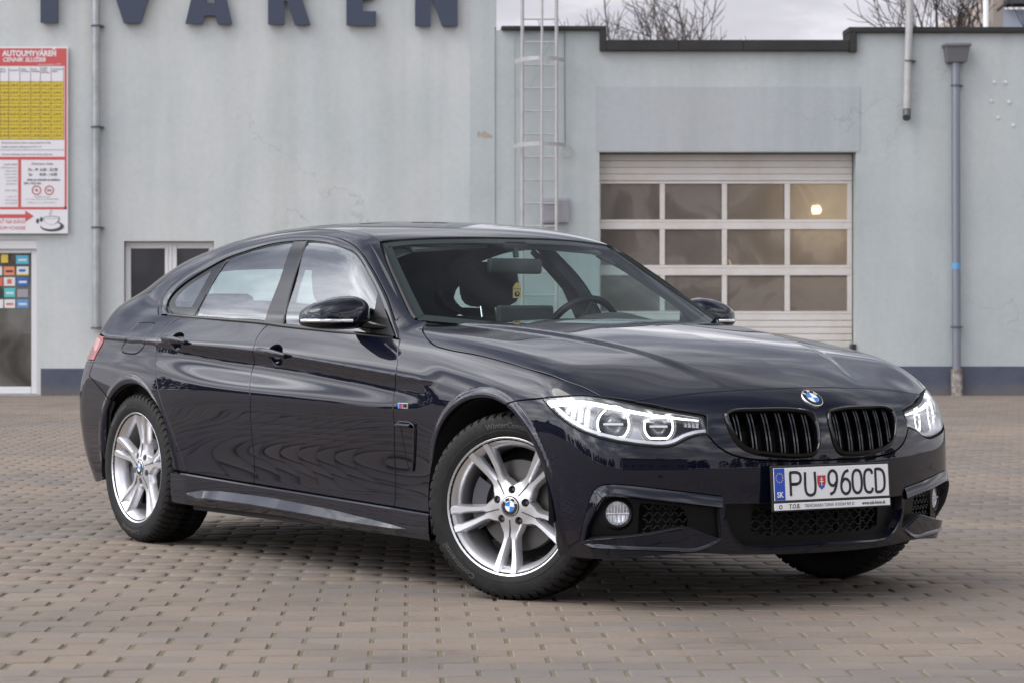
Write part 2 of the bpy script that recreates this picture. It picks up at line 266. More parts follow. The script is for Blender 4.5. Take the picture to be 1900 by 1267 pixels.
 'ring2':[(0.592,-0.589,0.624)],
 'fogc':[(0.541,-0.724,0.334)],
}
CARX,CARY,CARTH=0.9992,9.5737,-0.9999
# ================================================================== helpers
COL=scn.collection
MATS={}
def mat(name,col=(.5,.5,.5),rough=.5,metal=0,coat=0,coatr=.03,spec=.5,emit=None,es=0,ior=1.5,trans=0,alpha=1):
    m=bpy.data.materials.new(name);m.use_nodes=True;b=m.node_tree.nodes['Principled BSDF']
    b.inputs['Base Color'].default_value=(*col,1);b.inputs['Roughness'].default_value=rough;b.inputs['Metallic'].default_value=metal
    b.inputs['Coat Weight'].default_value=coat;b.inputs['Coat Roughness'].default_value=coatr;b.inputs['IOR'].default_value=ior
    b.inputs['Specular IOR Level'].default_value=spec;b.inputs['Transmission Weight'].default_value=trans;b.inputs['Alpha'].default_value=alpha
    if emit: b.inputs['Emission Color'].default_value=(*emit,1);b.inputs['Emission Strength'].default_value=es
    MATS[name]=m;return m
def nodes(m): return m.node_tree.nodes,m.node_tree.links,m.node_tree.nodes['Principled BSDF']
def noise(m,scale,detail=6,rough=.6,coord='Object',vec=None,dist=0):
    Nn,Lk,b=nodes(m);n=Nn.new('ShaderNodeTexNoise');n.inputs['Scale'].default_value=scale;n.inputs['Detail'].default_value=detail;n.inputs['Roughness'].default_value=rough;n.inputs['Distortion'].default_value=dist
    if vec is None:
        if coord=='World':
            t=Nn.new('ShaderNodeNewGeometry').outputs['Position']
        else: t=Nn.new('ShaderNodeTexCoord').outputs[coord]
    else: t=vec
    Lk.new(t,n.inputs['Vector']);return n.outputs[0]
def ramp(m,src,stops):
    Nn,Lk,b=nodes(m);r=Nn.new('ShaderNodeValToRGB');Lk.new(src,r.inputs[0]);e=r.color_ramp.elements
    while len(e)<len(stops): e.new(.5)
    for q,(p,c) in zip(e,stops): q.position=p;q.color=(*c,1) if len(c)==3 else c
    return r.outputs[0]
def mixc(m,f,a,b_,mode='MIX'):
    Nn,Lk,b=nodes(m);x=Nn.new('ShaderNodeMix');x.data_type='RGBA';x.blend_type=mode
    for k,v in (('Factor',f),('A',a),('B',b_)):
        if isinstance(v,(int,float)): x.inputs[k].default_value=v
        elif isinstance(v,tuple): x.inputs[k].default_value=(*v,1)
        else: Lk.new(v,x.inputs[k])
    return x.outputs['Result']
def bump(m,src,strength,dist=.01):
    Nn,Lk,b=nodes(m);n=Nn.new('ShaderNodeBump');n.inputs['Strength'].default_value=strength;n.inputs['Distance'].default_value=dist
    Lk.new(src,n.inputs['Height']);Lk.new(n.outputs[0],b.inputs['Normal'])
def tag(o,label=None,cat=None,group=None,kind=None):
    if label:o['label']=label
    if cat:o['category']=cat
    if group:o['group']=group
    if kind:o['kind']=kind
    return o
def empty(name,loc=(0,0,0),rz=0,label=None,cat=None,group=None):
    o=bpy.data.objects.new(name,None);COL.objects.link(o);o.location=loc;o.rotation_euler=(0,0,rz);o.empty_display_size=.2
    return tag(o,label,cat,group)
def link(name,me,m=None,parent=None,smooth=False,angle=None):
    o=bpy.data.objects.new(name,me);COL.objects.link(o)
    if m is not None:
        for q in (m if isinstance(m,(list,tuple)) else [m]): me.materials.append(q)
    if parent: o.parent=parent
    if smooth:
        me.polygons.foreach_set('use_smooth',[True]*len(me.polygons))
        if angle:
            try: me.set_sharp_from_angle(angle=D2R(angle))
            except Exception: pass
    return o
def mesh(name,V,Fc,m=None,parent=None,smooth=False,angle=None,normals=None,mi=None):
    me=bpy.data.meshes.new(name);me.from_pydata([tuple(map(float,v)) for v in V],[],[tuple(map(int,f)) for f in Fc]);me.update()
    o=link(name,me,m,parent,smooth,angle)
    if mi is not None: me.polygons.foreach_set('material_index',mi)
    if normals is not None:
        me.polygons.foreach_set('use_smooth',[True]*len(me.polygons))
        me.normals_split_custom_set_from_vertices([tuple(map(float,n)) for n in normals])
    return o
class MB:
    """collects shapes into one mesh"""
    def __init__(s): s.V=[];s.F=[]
    def add(s,V,F_):
        k=len(s.V);s.V+= [tuple(v) for v in V];s.F+=[tuple(i+k for i in f) for f in F_];return s
    def box(s,a,b,bev=0):
        (x0,y0,z0),(x1,y1,z1)=a,b
        if bev<=0:
            V=[(x,y,z) for z in (z0,z1) for y in (y0,y1) for x in (x0,x1)]
            return s.add(V,[(0,2,3,1),(4,5,7,6),(0,1,5,4),(2,6,7,3),(0,4,6,2),(1,3,7,5)])
        bm=bmesh.new();bmesh.ops.create_cube(bm,size=1)
        for v in bm.verts: v.co=Vector(((x0+x1)/2+v.co.x*(x1-x0),(y0+y1)/2+v.co.y*(y1-y0),(z0+z1)/2+v.co.z*(z1-z0)))
        bmesh.ops.bevel(bm,geom=bm.edges[:],offset=bev,segments=2,affect='EDGES',profile=.5)
        bm.verts.index_update();V=[v.co[:] for v in bm.verts];Fc=[[v.index for v in f.verts] for f in bm.faces];bm.free();return s.add(V,Fc)
    def tube(s,pts,r,n=12,cap=True,rad=None):
        P=[Vector(p) for p in pts];rings=[];up=None
        for i,p in enumerate(P):
            t=(P[min(i+1,len(P)-1)]-P[max(i-1,0)]).normalized()
            if up is None: up=t.orthogonal().normalized()
            up=(up-t*up.dot(t)).normalized();q=t.cross(up);rr=rad[i] if rad else r
            rings.append([p+(up*math.cos(2*math.pi*k/n)+q*math.sin(2*math.pi*k/n))*rr for k in range(n)])
        V=[v[:] for R_ in rings for v in R_];Fc=[]
        for i in range(len(P)-1):
            for k in range(n):
                a=i*n+k;b=i*n+(k+1)%n;Fc.append((a,b,b+n,a+n))
        if cap: Fc.append(tuple(range(n-1,-1,-1)));Fc.append(tuple((len(P)-1)*n+k for k in range(n)))
        return s.add(V,Fc)
    def prism(s,poly,y0,y1,axis='y'):
        n=len(poly)
        f={'y':lambda p,h:(p[0],h,p[1]),'z':lambda p,h:(p[0],p[1],h),'x':lambda p,h:(h,p[0],p[1])}[axis]
        V=[f(p,y0) for p in poly]+[f(p,y1) for p in poly]
        tris=cdt_poly(poly)
        Fc=[tuple(t) for t in tris]+[tuple(i+n for i in reversed(t)) for t in tris]+[(i,i+n,(i+1)%n+n,(i+1)%n) for i in range(n)]
        return s.add(V,Fc)
    def build(s,name,m,parent=None,smooth=False,angle=None): return mesh(name,s.V,s.F,m,parent,smooth,angle)
def cdt_poly(poly):
    """triangles of a simple polygon, indices into poly"""
    from mathutils.geometry import tessellate_polygon
    return [tuple(t) for t in tessellate_polygon([[Vector((p[0],p[1],0)) for p in poly]])]
def lathe(prof,n=64,axis='y',close=False,a0=0,a1=2*math.pi):
    """prof: (radius, height) list turned about the axis"""
    full=abs(a1-a0-2*math.pi)<1e-6;m_=n if full else n+1;V=[];Fc=[]
    for k in range(m_):
        a=a0+(a1-a0)*k/n;c,s_=math.cos(a),math.sin(a)
        for r,h in prof: V.append((r*c,h,r*s_) if axis=='y' else (r*c,r*s_,h) if axis=='z' else (h,r*c,r*s_))
    p=len(prof)
    for k in range(n):
        for j in range(p-1 if not close else p):
            a=k*p+j;b=k*p+(j+1)%p;c=((k+1)%m_)*p+(j+1)%p;d=((k+1)%m_)*p+j;Fc.append((a,b,c,d))
    return V,Fc
def text_mesh(txt,size,ext=.0008,align='CENTER',xs=1.0,spacing=1.0,shear=0,bold=0,res=3):
    cu=bpy.data.curves.new('txt','FONT');cu.body=txt;cu.size=size;cu.extrude=ext;cu.align_x=align;cu.align_y='CENTER';cu.space_character=spacing;cu.shear=shear;cu.offset=bold;cu.resolution_u=res
    o=bpy.data.objects.new('txt',cu);COL.objects.link(o)
    dg=bpy.context.evaluated_depsgraph_get();dg.update();me=bpy.data.meshes.new_from_object(o.evaluated_get(dg))
    V=[(v.co.x*xs,v.co.y,v.co.z) for v in me.vertices];Fc=[tuple(p.vertices) for p in me.polygons]
    bpy.data.objects.remove(o);bpy.data.curves.remove(cu);bpy.data.meshes.remove(me)
    return V,Fc
def cat_rom(P,ds=.015):
    """smooth curve through control points (centripetal), resampled"""
    P=np.array(P,float)
    if len(P)==2:
        n=max(1,int(np.linalg.norm(P[1]-P[0])/ds));t=np.linspace(0,1,n+1)[:,None];return P[0]*(1-t)+P[1]*t
    E=np.vstack([2*P[0]-P[1],P,2*P[-1]-P[-2]]);out=[]
    for i in range(1,len(E)-2):
        p0,p1,p2,p3=E[i-1:i+3];t0=0;t1=t0+np.linalg.norm(p1-p0)**.5+1e-6;t2=t1+np.linalg.norm(p2-p1)**.5+1e-6;t3=t2+np.linalg.norm(p3-p2)**.5+1e-6
        n=max(1,int(np.linalg.norm(p2-p1)/ds+.5))
        for t in np.linspace(t1,t2,n,endpoint=False):
            A1=(t1-t)/(t1-t0)*p0+(t-t0)/(t1-t0)*p1;A2=(t2-t)/(t2-t1)*p1+(t-t1)/(t2-t1)*p2;A3=(t3-t)/(t3-t2)*p2+(t-t2)/(t3-t2)*p3
            B1=(t2-t)/(t2-t0)*A1+(t-t0)/(t2-t0)*A2;B2=(t3-t)/(t3-t1)*A2+(t-t1)/(t3-t1)*A3
            out.append((t2-t)/(t2-t1)*B1+(t-t1)/(t2-t1)*B2)
    out.append(P[-1]);return np.array(out)
def chain(*segs,ds=.015):
    """outline from named or literal segments; '-name' runs backwards; consecutive ends are joined"""
    out=[]
    for s in segs:
        if isinstance(s,str):
            P=cat_rom(CRV[s.lstrip('-')],ds)
            if s[0]=='-': P=P[::-1]
        else: P=cat_rom(s,ds) if len(s)>1 else np.array(s,float)
        out.append(P)
    P=np.vstack(out);keep=[0]
    for i in range(1,len(P)):
        if np.linalg.norm(P[i]-P[keep[-1]])>.002: keep.append(i)
    if np.linalg.norm(P[keep[-1]]-P[keep[0]])<.002: keep.pop()
    return P[keep]
def flipy(P): P=np.array(P,float).copy();P[:,1]*=-1;return P
# ---- projections: 3D <-> 2D parameters
class Ortho:
    def __init__(s,d,up=(0,0,1),back=1.0):
        s.d=np.array(d,float);s.d/=np.linalg.norm(s.d);s.u=np.cross(s.d,up);s.u/=np.linalg.norm(s.u);s.v=np.cross(s.u,s.d);s.back=back
    def to(s,P): return np.stack([P@s.u,P@s.v],-1)
    def ray(s,Q,base): return Q[:,:1]*s.u+Q[:,1:2]*s.v+s.d*(base),np.broadcast_to(s.d,(len(Q),3))
    def depth(s,P): return P@s.d
class Cyl:
    def __init__(s,xc,R=.9,sign=1): s.xc=xc;s.R=R;s.g=sign
    def to(s,P): return np.stack([np.arctan2(P[:,1],(P[:,0]-s.xc)*s.g)*s.R,P[:,2]],-1)
    def ray(s,Q,base):
        a=Q[:,0]/s.R;r=2.0;c,n=np.cos(a)*s.g,np.sin(a);O=np.stack([s.xc+r*c,r*n,Q[:,1]],-1);return O,np.stack([-c,-n,0*c],-1)
    def depth(s,P): return None
def area2(P): x,y=P[:,0],P[:,1];return .5*np.sum(x*np.roll(y,-1)-np.roll(x,-1)*y)
def inset(P,d):
    """move a closed 2D outline inwards by d (outline counter-clockwise)"""
    a=np.roll(P,1,0);b=np.roll(P,-1,0)
    e1=P-a;e2=b-P;e1/=np.linalg.norm(e1,axis=1)[:,None]+1e-12;e2/=np.linalg.norm(e2,axis=1)[:,None]+1e-12
    n1=np.stack([-e1[:,1],e1[:,0]],-1);n2=np.stack([-e2[:,1],e2[:,0]],-1);n=n1+n2;l=np.linalg.norm(n,axis=1)[:,None]+1e-9;n/=l
    k=1/np.maximum(.5,(n*n1).sum(1))[:,None];return P+n*d*k
def inside(Q,P):
    x,y=Q[:,0][:,None],Q[:,1][:,None];x0,y0=P[:,0],P[:,1];x1,y1=np.roll(x0,-1),np.roll(y0,-1)
    c=((y0>y)!=(y1>y))&(x<(x1-x0)*(y-y0)/(y1-y0+1e-15)+x0);return c.sum(1)%2==1
def segdist(Q,P):
    a=P;b=np.roll(P,-1,0);d=b-a;best=np.full(len(Q),9.)
    for i in range(0,len(a),64):
        A=a[i:i+64];Dd=d[i:i+64];w_=Q[:,None]-A;t=np.clip((w_*Dd).sum(-1)/((Dd*Dd).sum(-1)+1e-12),0,1);best=np.minimum(best,np.linalg.norm(w_-t[...,None]*Dd,axis=-1).min(1))
    return best
def trim(outline,holes,hx,hy):
    """constrained triangulation of outline with holes, filled by a grid; -> verts2d, tris, loops of boundary indices"""
    loops=[outline]+list(holes);V=[];E=[];k=0
    for Lp in loops:
        n=len(Lp);V+=list(map(tuple,Lp));E+=[(k+i,k+(i+1)%n) for i in range(n)];k+=n
    lo=outline.min(0);hi=outline.max(0)
    gx=np.arange(lo[0]+hx/2,hi[0],hx);gy=np.arange(lo[1]+hy/2,hi[1],hy)
    G=np.stack(np.meshgrid(gx,gy),-1).reshape(-1,2)
    if len(G):
        G=G[inside(G,outline)]
        for h in holes: G=G[~inside(G,h)] if len(G) else G
        sc=np.array([1,hx/hy]);
        for Lp in loops:
            if len(G): G=G[segdist(G*sc,Lp*sc)>hx*.45]
        V+=list(map(tuple,G))
    ov,oe,of,iv,ie,jf=delaunay_2d_cdt([Vector(v) for v in V],E,[],0,1e-6)
    va=np.array([v[:] for v in ov]);fa=np.array([tuple(f) for f in of if len(f)==3]);cc=va[fa].mean(1)
    ok=inside(cc,outline)
    for h_ in holes: ok&=~inside(cc,h_)
    of=[tuple(int(i) for i in f) for f in fa[ok]]
    newi={}
    for j,src in enumerate(iv):
        for q in src: newi.setdefault(q,j)
    out=[];k=0
    for Lp in loops: out.append([newi.get(k+i) for i in range(len(Lp))]);k+=len(Lp)
    return np.array([v[:] for v in ov]),[tuple(f) for f in of],out
def panel(name,outline,proj,m,parent,field=None,holes=(),h=(.02,.02),gap=.0038,flange=.016,off=0.0,side=1,hgap=None,hflange=None,label=None,base=None,hf=None,plain=False):
    """a pressed-sheet part of the car: the piece of the body surface inside the outline, with turned-in edges"""
    field=field or body
    P=proj.to(outline)
    if area2(P)<0: P=P[::-1]
    P=inset(P,gap);H=[]
    for q in holes:
        q=proj.to(q)
        if area2(q)<0: q=q[::-1]
        H.append(inset(q,-(gap if hgap is None else hgap)))
    V2,Fc,loops=trim(P,H,*h)
    if base is None: base=(proj.depth(outline).min()-.35) if proj.depth(outline) is not None else 0
    O,Dr=proj.ray(V2,base)
    fld=(lambda p:field(p)+off) if off else field
    Q,hit=cast(fld,O,Dr,tmax=2.0,n=64)
    if not hit.all():
        bad=np.where(~hit)[0];good=np.where(hit)[0]
        for b in bad:
            j=good[np.argmin(((V2[good]-V2[b])**2).sum(1))];Q[b]=O[b]+Dr[b]*np.dot(Q[j]-O[b],Dr[b])
    Nn=grad(fld,Q,2e-3);Nn/=np.linalg.norm(Nn,axis=1)[:,None]+1e-9
    # winding
    f0=np.array(Fc[:200]);nn=np.cross(Q[f0[:,1]]-Q[f0[:,0]],Q[f0[:,2]]-Q[f0[:,0]]);
    if (nn*Nn[f0[:,0]]).sum()<0: Fc=[f[::-1] for f in Fc]
    V=list(Q);NM=list(Nn);Fc=list(Fc);nf0=len(Fc);FM=[]
    for li,lp in enumerate(loops):
        fl=flange if li==0 else (flange if hflange is None else hflange)
        if fl<=0: continue
        lp=[i for i in lp if i is not None];n=len(lp);A=Q[lp];NA=Nn[lp]
        t=np.roll(A,-1,0)-np.roll(A,1,0);o_=np.cross(t,NA);o_/=np.linalg.norm(o_,axis=1)[:,None]+1e-9
        c=Q.mean(0)
        # outward in-plane direction: away from the sheet
        V2l=V2[lp];t2=np.roll(V2l,-1,0)-np.roll(V2l,1,0)
        s_=1 if area2(V2l)>0 else -1
        if li>0: s_=-s_ if False else s_
        test=np.mean([(np.dot(o_[i],(A[i]-Q[[k for k in Fc[0]]].mean(0)))) for i in range(n)]) if li==0 else 0
        if li==0 and test<0: o_=-o_
        if li>0:
            cc=A.mean(0)
            if np.mean(((cc-A)*o_).sum(1))<0: o_=-o_
        b1=.0028
        r0=len(V);V+=list(A);NM+=list(NA)
        mid=A-NA*b1*.6+o_*b1*.6;r1=len(V);V+=list(mid);nm=(NA+o_);nm/=np.linalg.norm(nm,axis=1)[:,None]+1e-9;NM+=list(nm)
        m2=A-NA*b1*1.6+o_*b1;r2=len(V);V+=list(m2);NM+=list(o_)
        en=A-NA*fl+o_*b1;r3=len(V);V+=list(en);NM+=list(o_)
        for a,b in ((r0,r1),(r1,r2),(r2,r3)):
            for i in range(n):
                j=(i+1)%n;f=(a+i,a+j,b+j,b+i);pn=np.cross(np.array(V[f[1]])-V[f[0]],np.array(V[f[3]])-V[f[0]])
                Fc.append(f if np.dot(pn,NM[a+i]+NM[b+i])>=0 else f[::-1]);FM.append(1 if b==r3 else 0)
    MI=[0]*(nf0)+FM
    V=np.array(V);NM=np.array(NM)
    if side<0: V[:,1]*=-1;NM[:,1]*=-1;Fc=[tuple(reversed(f)) for f in Fc]
    two=m is MATS.get('car_paint')  # deep edge of painted sheets coloured black, shade put into the shut lines
    o=mesh(name,V,Fc,m,parent,smooth=True) if plain else mesh(name,V,Fc,[m,MATS['cavity']] if two else m,parent,normals=NM,mi=MI if two else None)
    if label:o['label']=label
    return o
def strip(name,A,B,m,parent,side=1,smooth=True,angle=40,close=False,label=None):
    """surface lofted through a list of curves with equal counts"""
    rows=[np.array(A,float)]+[np.array(b,float) for b in (B if isinstance(B,list) else [B])]
    n=len(rows[0]);V=np.vstack(rows);Fc=[]
    for r in range(len(rows)-1):
        for i in range(n-1 if not close else n):
            j=(i+1)%n;Fc.append((r*n+i,r*n+j,(r+1)*n+j,(r+1)*n+i))
    if side<0: V=V*np.array([1,-1,1]);Fc=[tuple(reversed(f)) for f in Fc]
    o=mesh(name,V,Fc,m,parent,smooth=smooth,angle=angle)
    if label:o['label']=label
    return o
def resamp(P,n):
    P=np.array(P,float);d=np.r_[0,np.cumsum(np.linalg.norm(np.diff(P,axis=0),axis=1))];t=np.linspace(0,d[-1],n)
    return np.stack([np.interp(t,d,P[:,k]) for k in range(3)],-1)
def fnorm(f,P): g=grad(f,np.array(P,float),2e-3);return g/(np.linalg.norm(g,axis=1)[:,None]+1e-9)
# ================================================================== the yard and the building
FX=lambda u:(u-769.3)/142.86           # facade metres from picture units, facade stands 33.69 m from the camera
FZ=lambda v:.9855-(v-592.2)/142.86
FY=33.69
def env_materials():
    m=mat('pavers',(.2,.18,.165),.82);Nn,Lk,b=nodes(m)
    at=Nn.new('ShaderNodeAttribute');at.attribute_name='tint';pos=Nn.new('ShaderNodeNewGeometry').outputs['Position']
    n1=noise(m,55,6,.7,vec=pos);n2=noise(m,.55,5,.6,vec=pos,dist=.6);n3=noise(m,240,3,.6,vec=pos)
    base=ramp(m,n1,[(.25,(.140,.112,.090)),(.75,(.203,.166,.138))])
    n5=noise(m,1.9,6,.7,vec=pos,dist=1.0)
    st=mixc(m,1.0,ramp(m,n2,[(.36,(.78,.79,.81)),(.52,(1,1,1)),(.68,(1.10,1.08,1.04))]),ramp(m,n5,[(.30,(.80,.80,.82)),(.42,(1,1,1)),(.66,(1.03,1.03,1.0))]),'MULTIPLY')
    c=mixc(m,1.0,base,st,'MULTIPLY')
    c=mixc(m,1.0,c,at.outputs['Color'],'MULTIPLY')
    # wandering wear bands along the rows: wetter, greyer stones
    mp=Nn.new('ShaderNodeMapping');mp.inputs['Scale'].default_value=(.12,1.3,1);Lk.new(pos,mp.inputs[0]);n4=noise(m,1.0,4,.6,vec=mp.outputs[0],dist=.3)
    c=mixc(m,ramp(m,n4,[(.55,(0,0,0)),(.64,(.38,.38,.38))]),c,(.12,.12,.128))
    Lk.new(c,b.inputs['Base Color']);bump(m,n3,.35,.002)
    Lk.new(ramp(m,n1,[(.3,(.70,.7,.7)),(.7,(.9,.9,.9))]),b.inputs['Roughness'])
    m=mat('joint_sand',(.06,.055,.04),.95);n=noise(m,7,6,.7,coord='World');n2=noise(m,120,4,.7,coord='World')
    c=mixc(m,.5,ramp(m,n,[(.35,(.105,.088,.066)),(.5,(.135,.125,.068)),(.7,(.18,.165,.08))]),ramp(m,n2,[(.3,(.07,.062,.042)),(.7,(.17,.15,.10))]));Lk.new(c,nodes(m)[2].inputs['Base Color']) if False else m.node_tree.links.new(c,m.node_tree.nodes['Principled BSDF'].inputs['Base Color'])
    bump(m,n2,.8,.004)
    m=mat('far_ground',(.19,.17,.155),.9);n=noise(m,.4,6,.6,coord='World');m.node_tree.links.new(ramp(m,n,[(.3,(.105,.088,.075)),(.7,(.148,.124,.108))]),m.node_tree.nodes['Principled BSDF'].inputs['Base Color'])
    m=mat('paving_far',(.16,.13,.11),.85);Nn,Lk,b=nodes(m);pos=Nn.new('ShaderNodeNewGeometry').outputs['Position'];br=Nn.new('ShaderNodeTexBrick');br.inputs['Scale'].default_value=1;br.inputs['Brick Width'].default_value=.2065;br.inputs['Row Height'].default_value=.1474;br.inputs['Mortar Size'].default_value=.006;br.inputs['Color1'].default_value=(.158,.128,.105,1);br.inputs['Color2'].default_value=(.178,.146,.120,1);br.inputs['Mortar'].default_value=(.095,.083,.055,1);Lk.new(pos,br.inputs['Vector'])
    Lk.new(mixc(m,1.0,br.outputs[0],ramp(m,noise(m,.55,5,.6,vec=pos,dist=.6),[(.40,(.85,.86,.88)),(.52,(1,1,1)),(.68,(1.07,1.05,1.02))]),'MULTIPLY'),b.inputs['Base Color'])
    # render of the wall: pale grey-green, uneven and weathered
    def wall(name,a,bb,c_):
        m=mat(name,a,.92);Nn,Lk,b=nodes(m);pos=Nn.new('ShaderNodeNewGeometry').outputs['Position']
        n1=noise(m,.45,7,.62,vec=pos,dist=.5);n2=noise(m,14,6,.7,vec=pos);n3=noise(m,70,4,.6,vec=pos)
        mp=Nn.new('ShaderNodeMapping');mp.inputs['Scale'].default_value=(1.6,1,.09);Lk.new(pos,mp.inputs[0]);n4=noise(m,1.5,6,.6,vec=mp.outputs[0])
        col=ramp(m,n1,[(.36,a),(.5,bb),(.64,c_)])
        col=mixc(m,1.0,col,ramp(m,n2,[(.25,(.93,.93,.93)),(.8,(1.05,1.05,1.05))]),'MULTIPLY')
        col=mixc(m,1.0,col,ramp(m,n4,[(.32,(.90,.90,.89)),(.55,(1,1,1))]),'MULTIPLY')
        # a few hairline cracks
        vo=Nn.new('ShaderNodeTexVoronoi');vo.feature='DISTANCE_TO_EDGE';vo.inputs['Scale'].default_value=.30
        dn=Nn.new('ShaderNodeTexNoise');dn.inputs['Scale'].default_value=2.2;dn.inputs['Detail'].default_value=6;Lk.new(pos,dn.inputs['Vector'])
        vm=Nn.new('ShaderNodeVectorMath');vm.operation='MULTIPLY_ADD';vm.inputs[1].default_value=(.9,.9,.9);Lk.new(dn.outputs['Color'],vm.inputs[0]);Lk.new(pos,vm.inputs[2]);Lk.new(vm.outputs[0],vo.inputs['Vector'])
        ck=ramp(m,vo.outputs[0],[(.0,(1,1,1)),(.0022,(0,0,0))]);gate=ramp(m,noise(m,.6,2,.5,vec=pos),[(.50,(0,0,0)),(.62,(.32,.32,.32))])
        f=mixc(m,1.0,ck,gate,'MULTIPLY');col=mixc(m,f,col,(.17,.19,.18))
        Lk.new(col,b.inputs['Base Color']);bump(m,n3,.25,.004);return m
    wall('wall_render',(.47,.505,.505),(.515,.535,.53),(.545,.555,.545))
    wall('wall_render_blue',(.385,.43,.432),(.43,.465,.468),(.47,.495,.490))
    wall('wall_patch',(.375,.41,.425),(.40,.425,.44),(.41,.425,.435))
    m=mat('plinth',(.055,.068,.115),.7);Nn,Lk,b=nodes(m);pos=Nn.new('ShaderNodeNewGeometry').outputs['Position'];n=noise(m,3,7,.7,vec=pos);n2=noise(m,2.2,8,.75,vec=pos,dist=.4)
    sp=Nn.new('ShaderNodeSeparateXYZ');Lk.new(pos,sp.inputs[0]);ad=Nn.new('ShaderNodeMath');ad.operation='MULTIPLY_ADD';ad.inputs[1].default_value=-2.4;Lk.new(sp.outputs[2],ad.inputs[0]);Lk.new(n2,ad.inputs[2])
    Lk.new(mixc(m,ramp(m,ad.outputs[0],[(.08,(0,0,0)),(.42,(.75,.75,.75))]),ramp(m,n,[(.3,(.050,.062,.098)),(.7,(.080,.090,.122))]),(.13,.12,.11)),b.inputs['Base Color'])
    mat('letter_blue',(.036,.047,.082),.5)
    m=mat('zinc',(.36,.37,.38),.45,metal=.55);n=noise(m,4,6,.7,coord='World');m.node_tree.links.new(ramp(m,n,[(.3,(.28,.29,.30)),(.7,(.46,.47,.48))]),m.node_tree.nodes['Principled BSDF'].inputs['Base Color'])
    mat('zinc_blue',(.22,.235,.27),.42,metal=.5);mat('zinc_hop',(.17,.17,.18),.5,metal=.4);mat('vent_grey',(.36,.35,.38),.6);mat('zinc_dark',(.10,.105,.11),.5,metal=.4);mat('pvc_white',(.62,.62,.62),.5)
    m=mat('rusty_pipe',(.25,.2,.18),.8);n=noise(m,14,6,.7,coord='World');m.node_tree.links.new(ramp(m,n,[(.38,(.16,.08,.05)),(.5,(.25,.22,.20)),(.6,(.34,.33,.32))]),m.node_tree.nodes['Principled BSDF'].inputs['Base Color'])
    m=mat('galvanised',(.42,.42,.43),.5,metal=.15);n=noise(m,9,6,.7,coord='World');m.node_tree.links.new(ramp(m,n,[(.3,(.36,.35,.35)),(.7,(.47,.46,.46))]),m.node_tree.nodes['Principled BSDF'].inputs['Base Color'])
    m=mat('bitumen',(.018,.018,.019),.75);n=noise(m,2,7,.7,coord='World');m.node_tree.links.new(ramp(m,n,[(.3,(.012,.012,.013)),(.7,(.030,.029,.028))]),m.node_tree.nodes['Principled BSDF'].inputs['Base Color'])
    m=mat('door_white',(.62,.60,.57),.5);n=noise(m,1.2,7,.7,coord='World',dist=.8);m.node_tree.links.new(ramp(m,n,[(.3,(.52,.47,.42)),(.6,(.61,.58,.55))]),m.node_tree.nodes['Principled BSDF'].inputs['Base Color'])
    mat('frame_white',(.66,.65,.66),.4)
    # milky acrylic panes of the workshop door, dusty, with damp marks
    m=mat('pane_milky',(.13,.12,.115),.22);Nn,Lk,b=nodes(m);n=noise(m,1.1,6,.6,coord='World',dist=1.2);Lk.new(ramp(m,n,[(.35,(.13,.112,.105)),(.5,(.19,.165,.152)),(.56,(.27,.24,.22)),(.7,(.20,.175,.16))]),b.inputs['Base Color'])
    tr=Nn.new('ShaderNodeBsdfTransparent');tr.inputs[0].default_value=(.75,.72,.66,1);ms=Nn.new('ShaderNodeMixShader');ms.inputs[0].default_value=.3;Lk.new(b.outputs[0],ms.inputs[1]);Lk.new(tr.outputs[0],ms.inputs[2])
    tl=Nn.new('ShaderNodeBsdfTranslucent');tl.inputs[0].default_value=(.8,.76,.7,1);m2=Nn.new('ShaderNodeMixShader');m2.inputs[0].default_value=.25;Lk.new(ms.outputs[0],m2.inputs[1]);Lk.new(tl.outputs[0],m2.inputs[2]);Lk.new(m2.outputs[0],Nn['Material Output'].inputs[0])
    m=mat('pane_dark',(.03,.031,.036),.12,coat=.3)
    m=mat('pane_dirt_reflect',(.1,.1,.1),.03);Nn,Lk,b=nodes(m);tr=Nn.new('ShaderNodeBsdfTransparent');tr.inputs[0].default_value=(.75,.76,.76,1);ms=Nn.new('ShaderNodeMixShader');ms.inputs[0].default_value=.62;Lk.new(b.outputs[0],ms.inputs[1]);Lk.new(tr.outputs[0],ms.inputs[2]);Lk.new(ms.outputs[0],Nn['Material Output'].inputs[0]);Lk.new(ramp(m,noise(m,.9,5,.6,coord='World',dist=1.5),[(.38,(.13,.115,.10)),(.5,(.24,.225,.205)),(.62,(.36,.345,.32))]),b.inputs['Base Color'])  # mottled grey in the glass colour stands for dirt and reflections
    mat('sign_red',(.52,.085,.08),.5);mat('sign_white',(.70,.68,.70),.5);mat('sign_yellow',(.62,.46,.035),.5);mat('sign_ink',(.06,.06,.07),.6);mat('sign_line',(.16,.12,.05),.6);mat('ink_grey',(.30,.29,.31),.6)
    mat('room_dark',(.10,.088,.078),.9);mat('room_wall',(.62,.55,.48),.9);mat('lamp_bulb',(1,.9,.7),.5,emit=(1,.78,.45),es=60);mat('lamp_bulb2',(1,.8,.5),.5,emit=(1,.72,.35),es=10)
    for k,c in {'st_cyan':(.08,.42,.58),'st_white':(.66,.66,.66),'st_red':(.60,.14,.08),'st_orange':(.72,.25,.12),'st_blue':(.03,.13,.40),'st_teal':(.08,.48,.50),'st_black':(.03,.03,.03),'st_blue2':(.10,.27,.52),'st_yellow':(.66,.48,.08),'tape_blue':(.10,.30,.55)}.items(): mat(k,c,.5)
    m=mat('bark',(.06,.05,.045),.9);mat('far_wall',(.40,.44,.52),.9);mat('far_wall2',(.40,.34,.30),.9);mat('far_roof',(.06,.06,.07),.7)
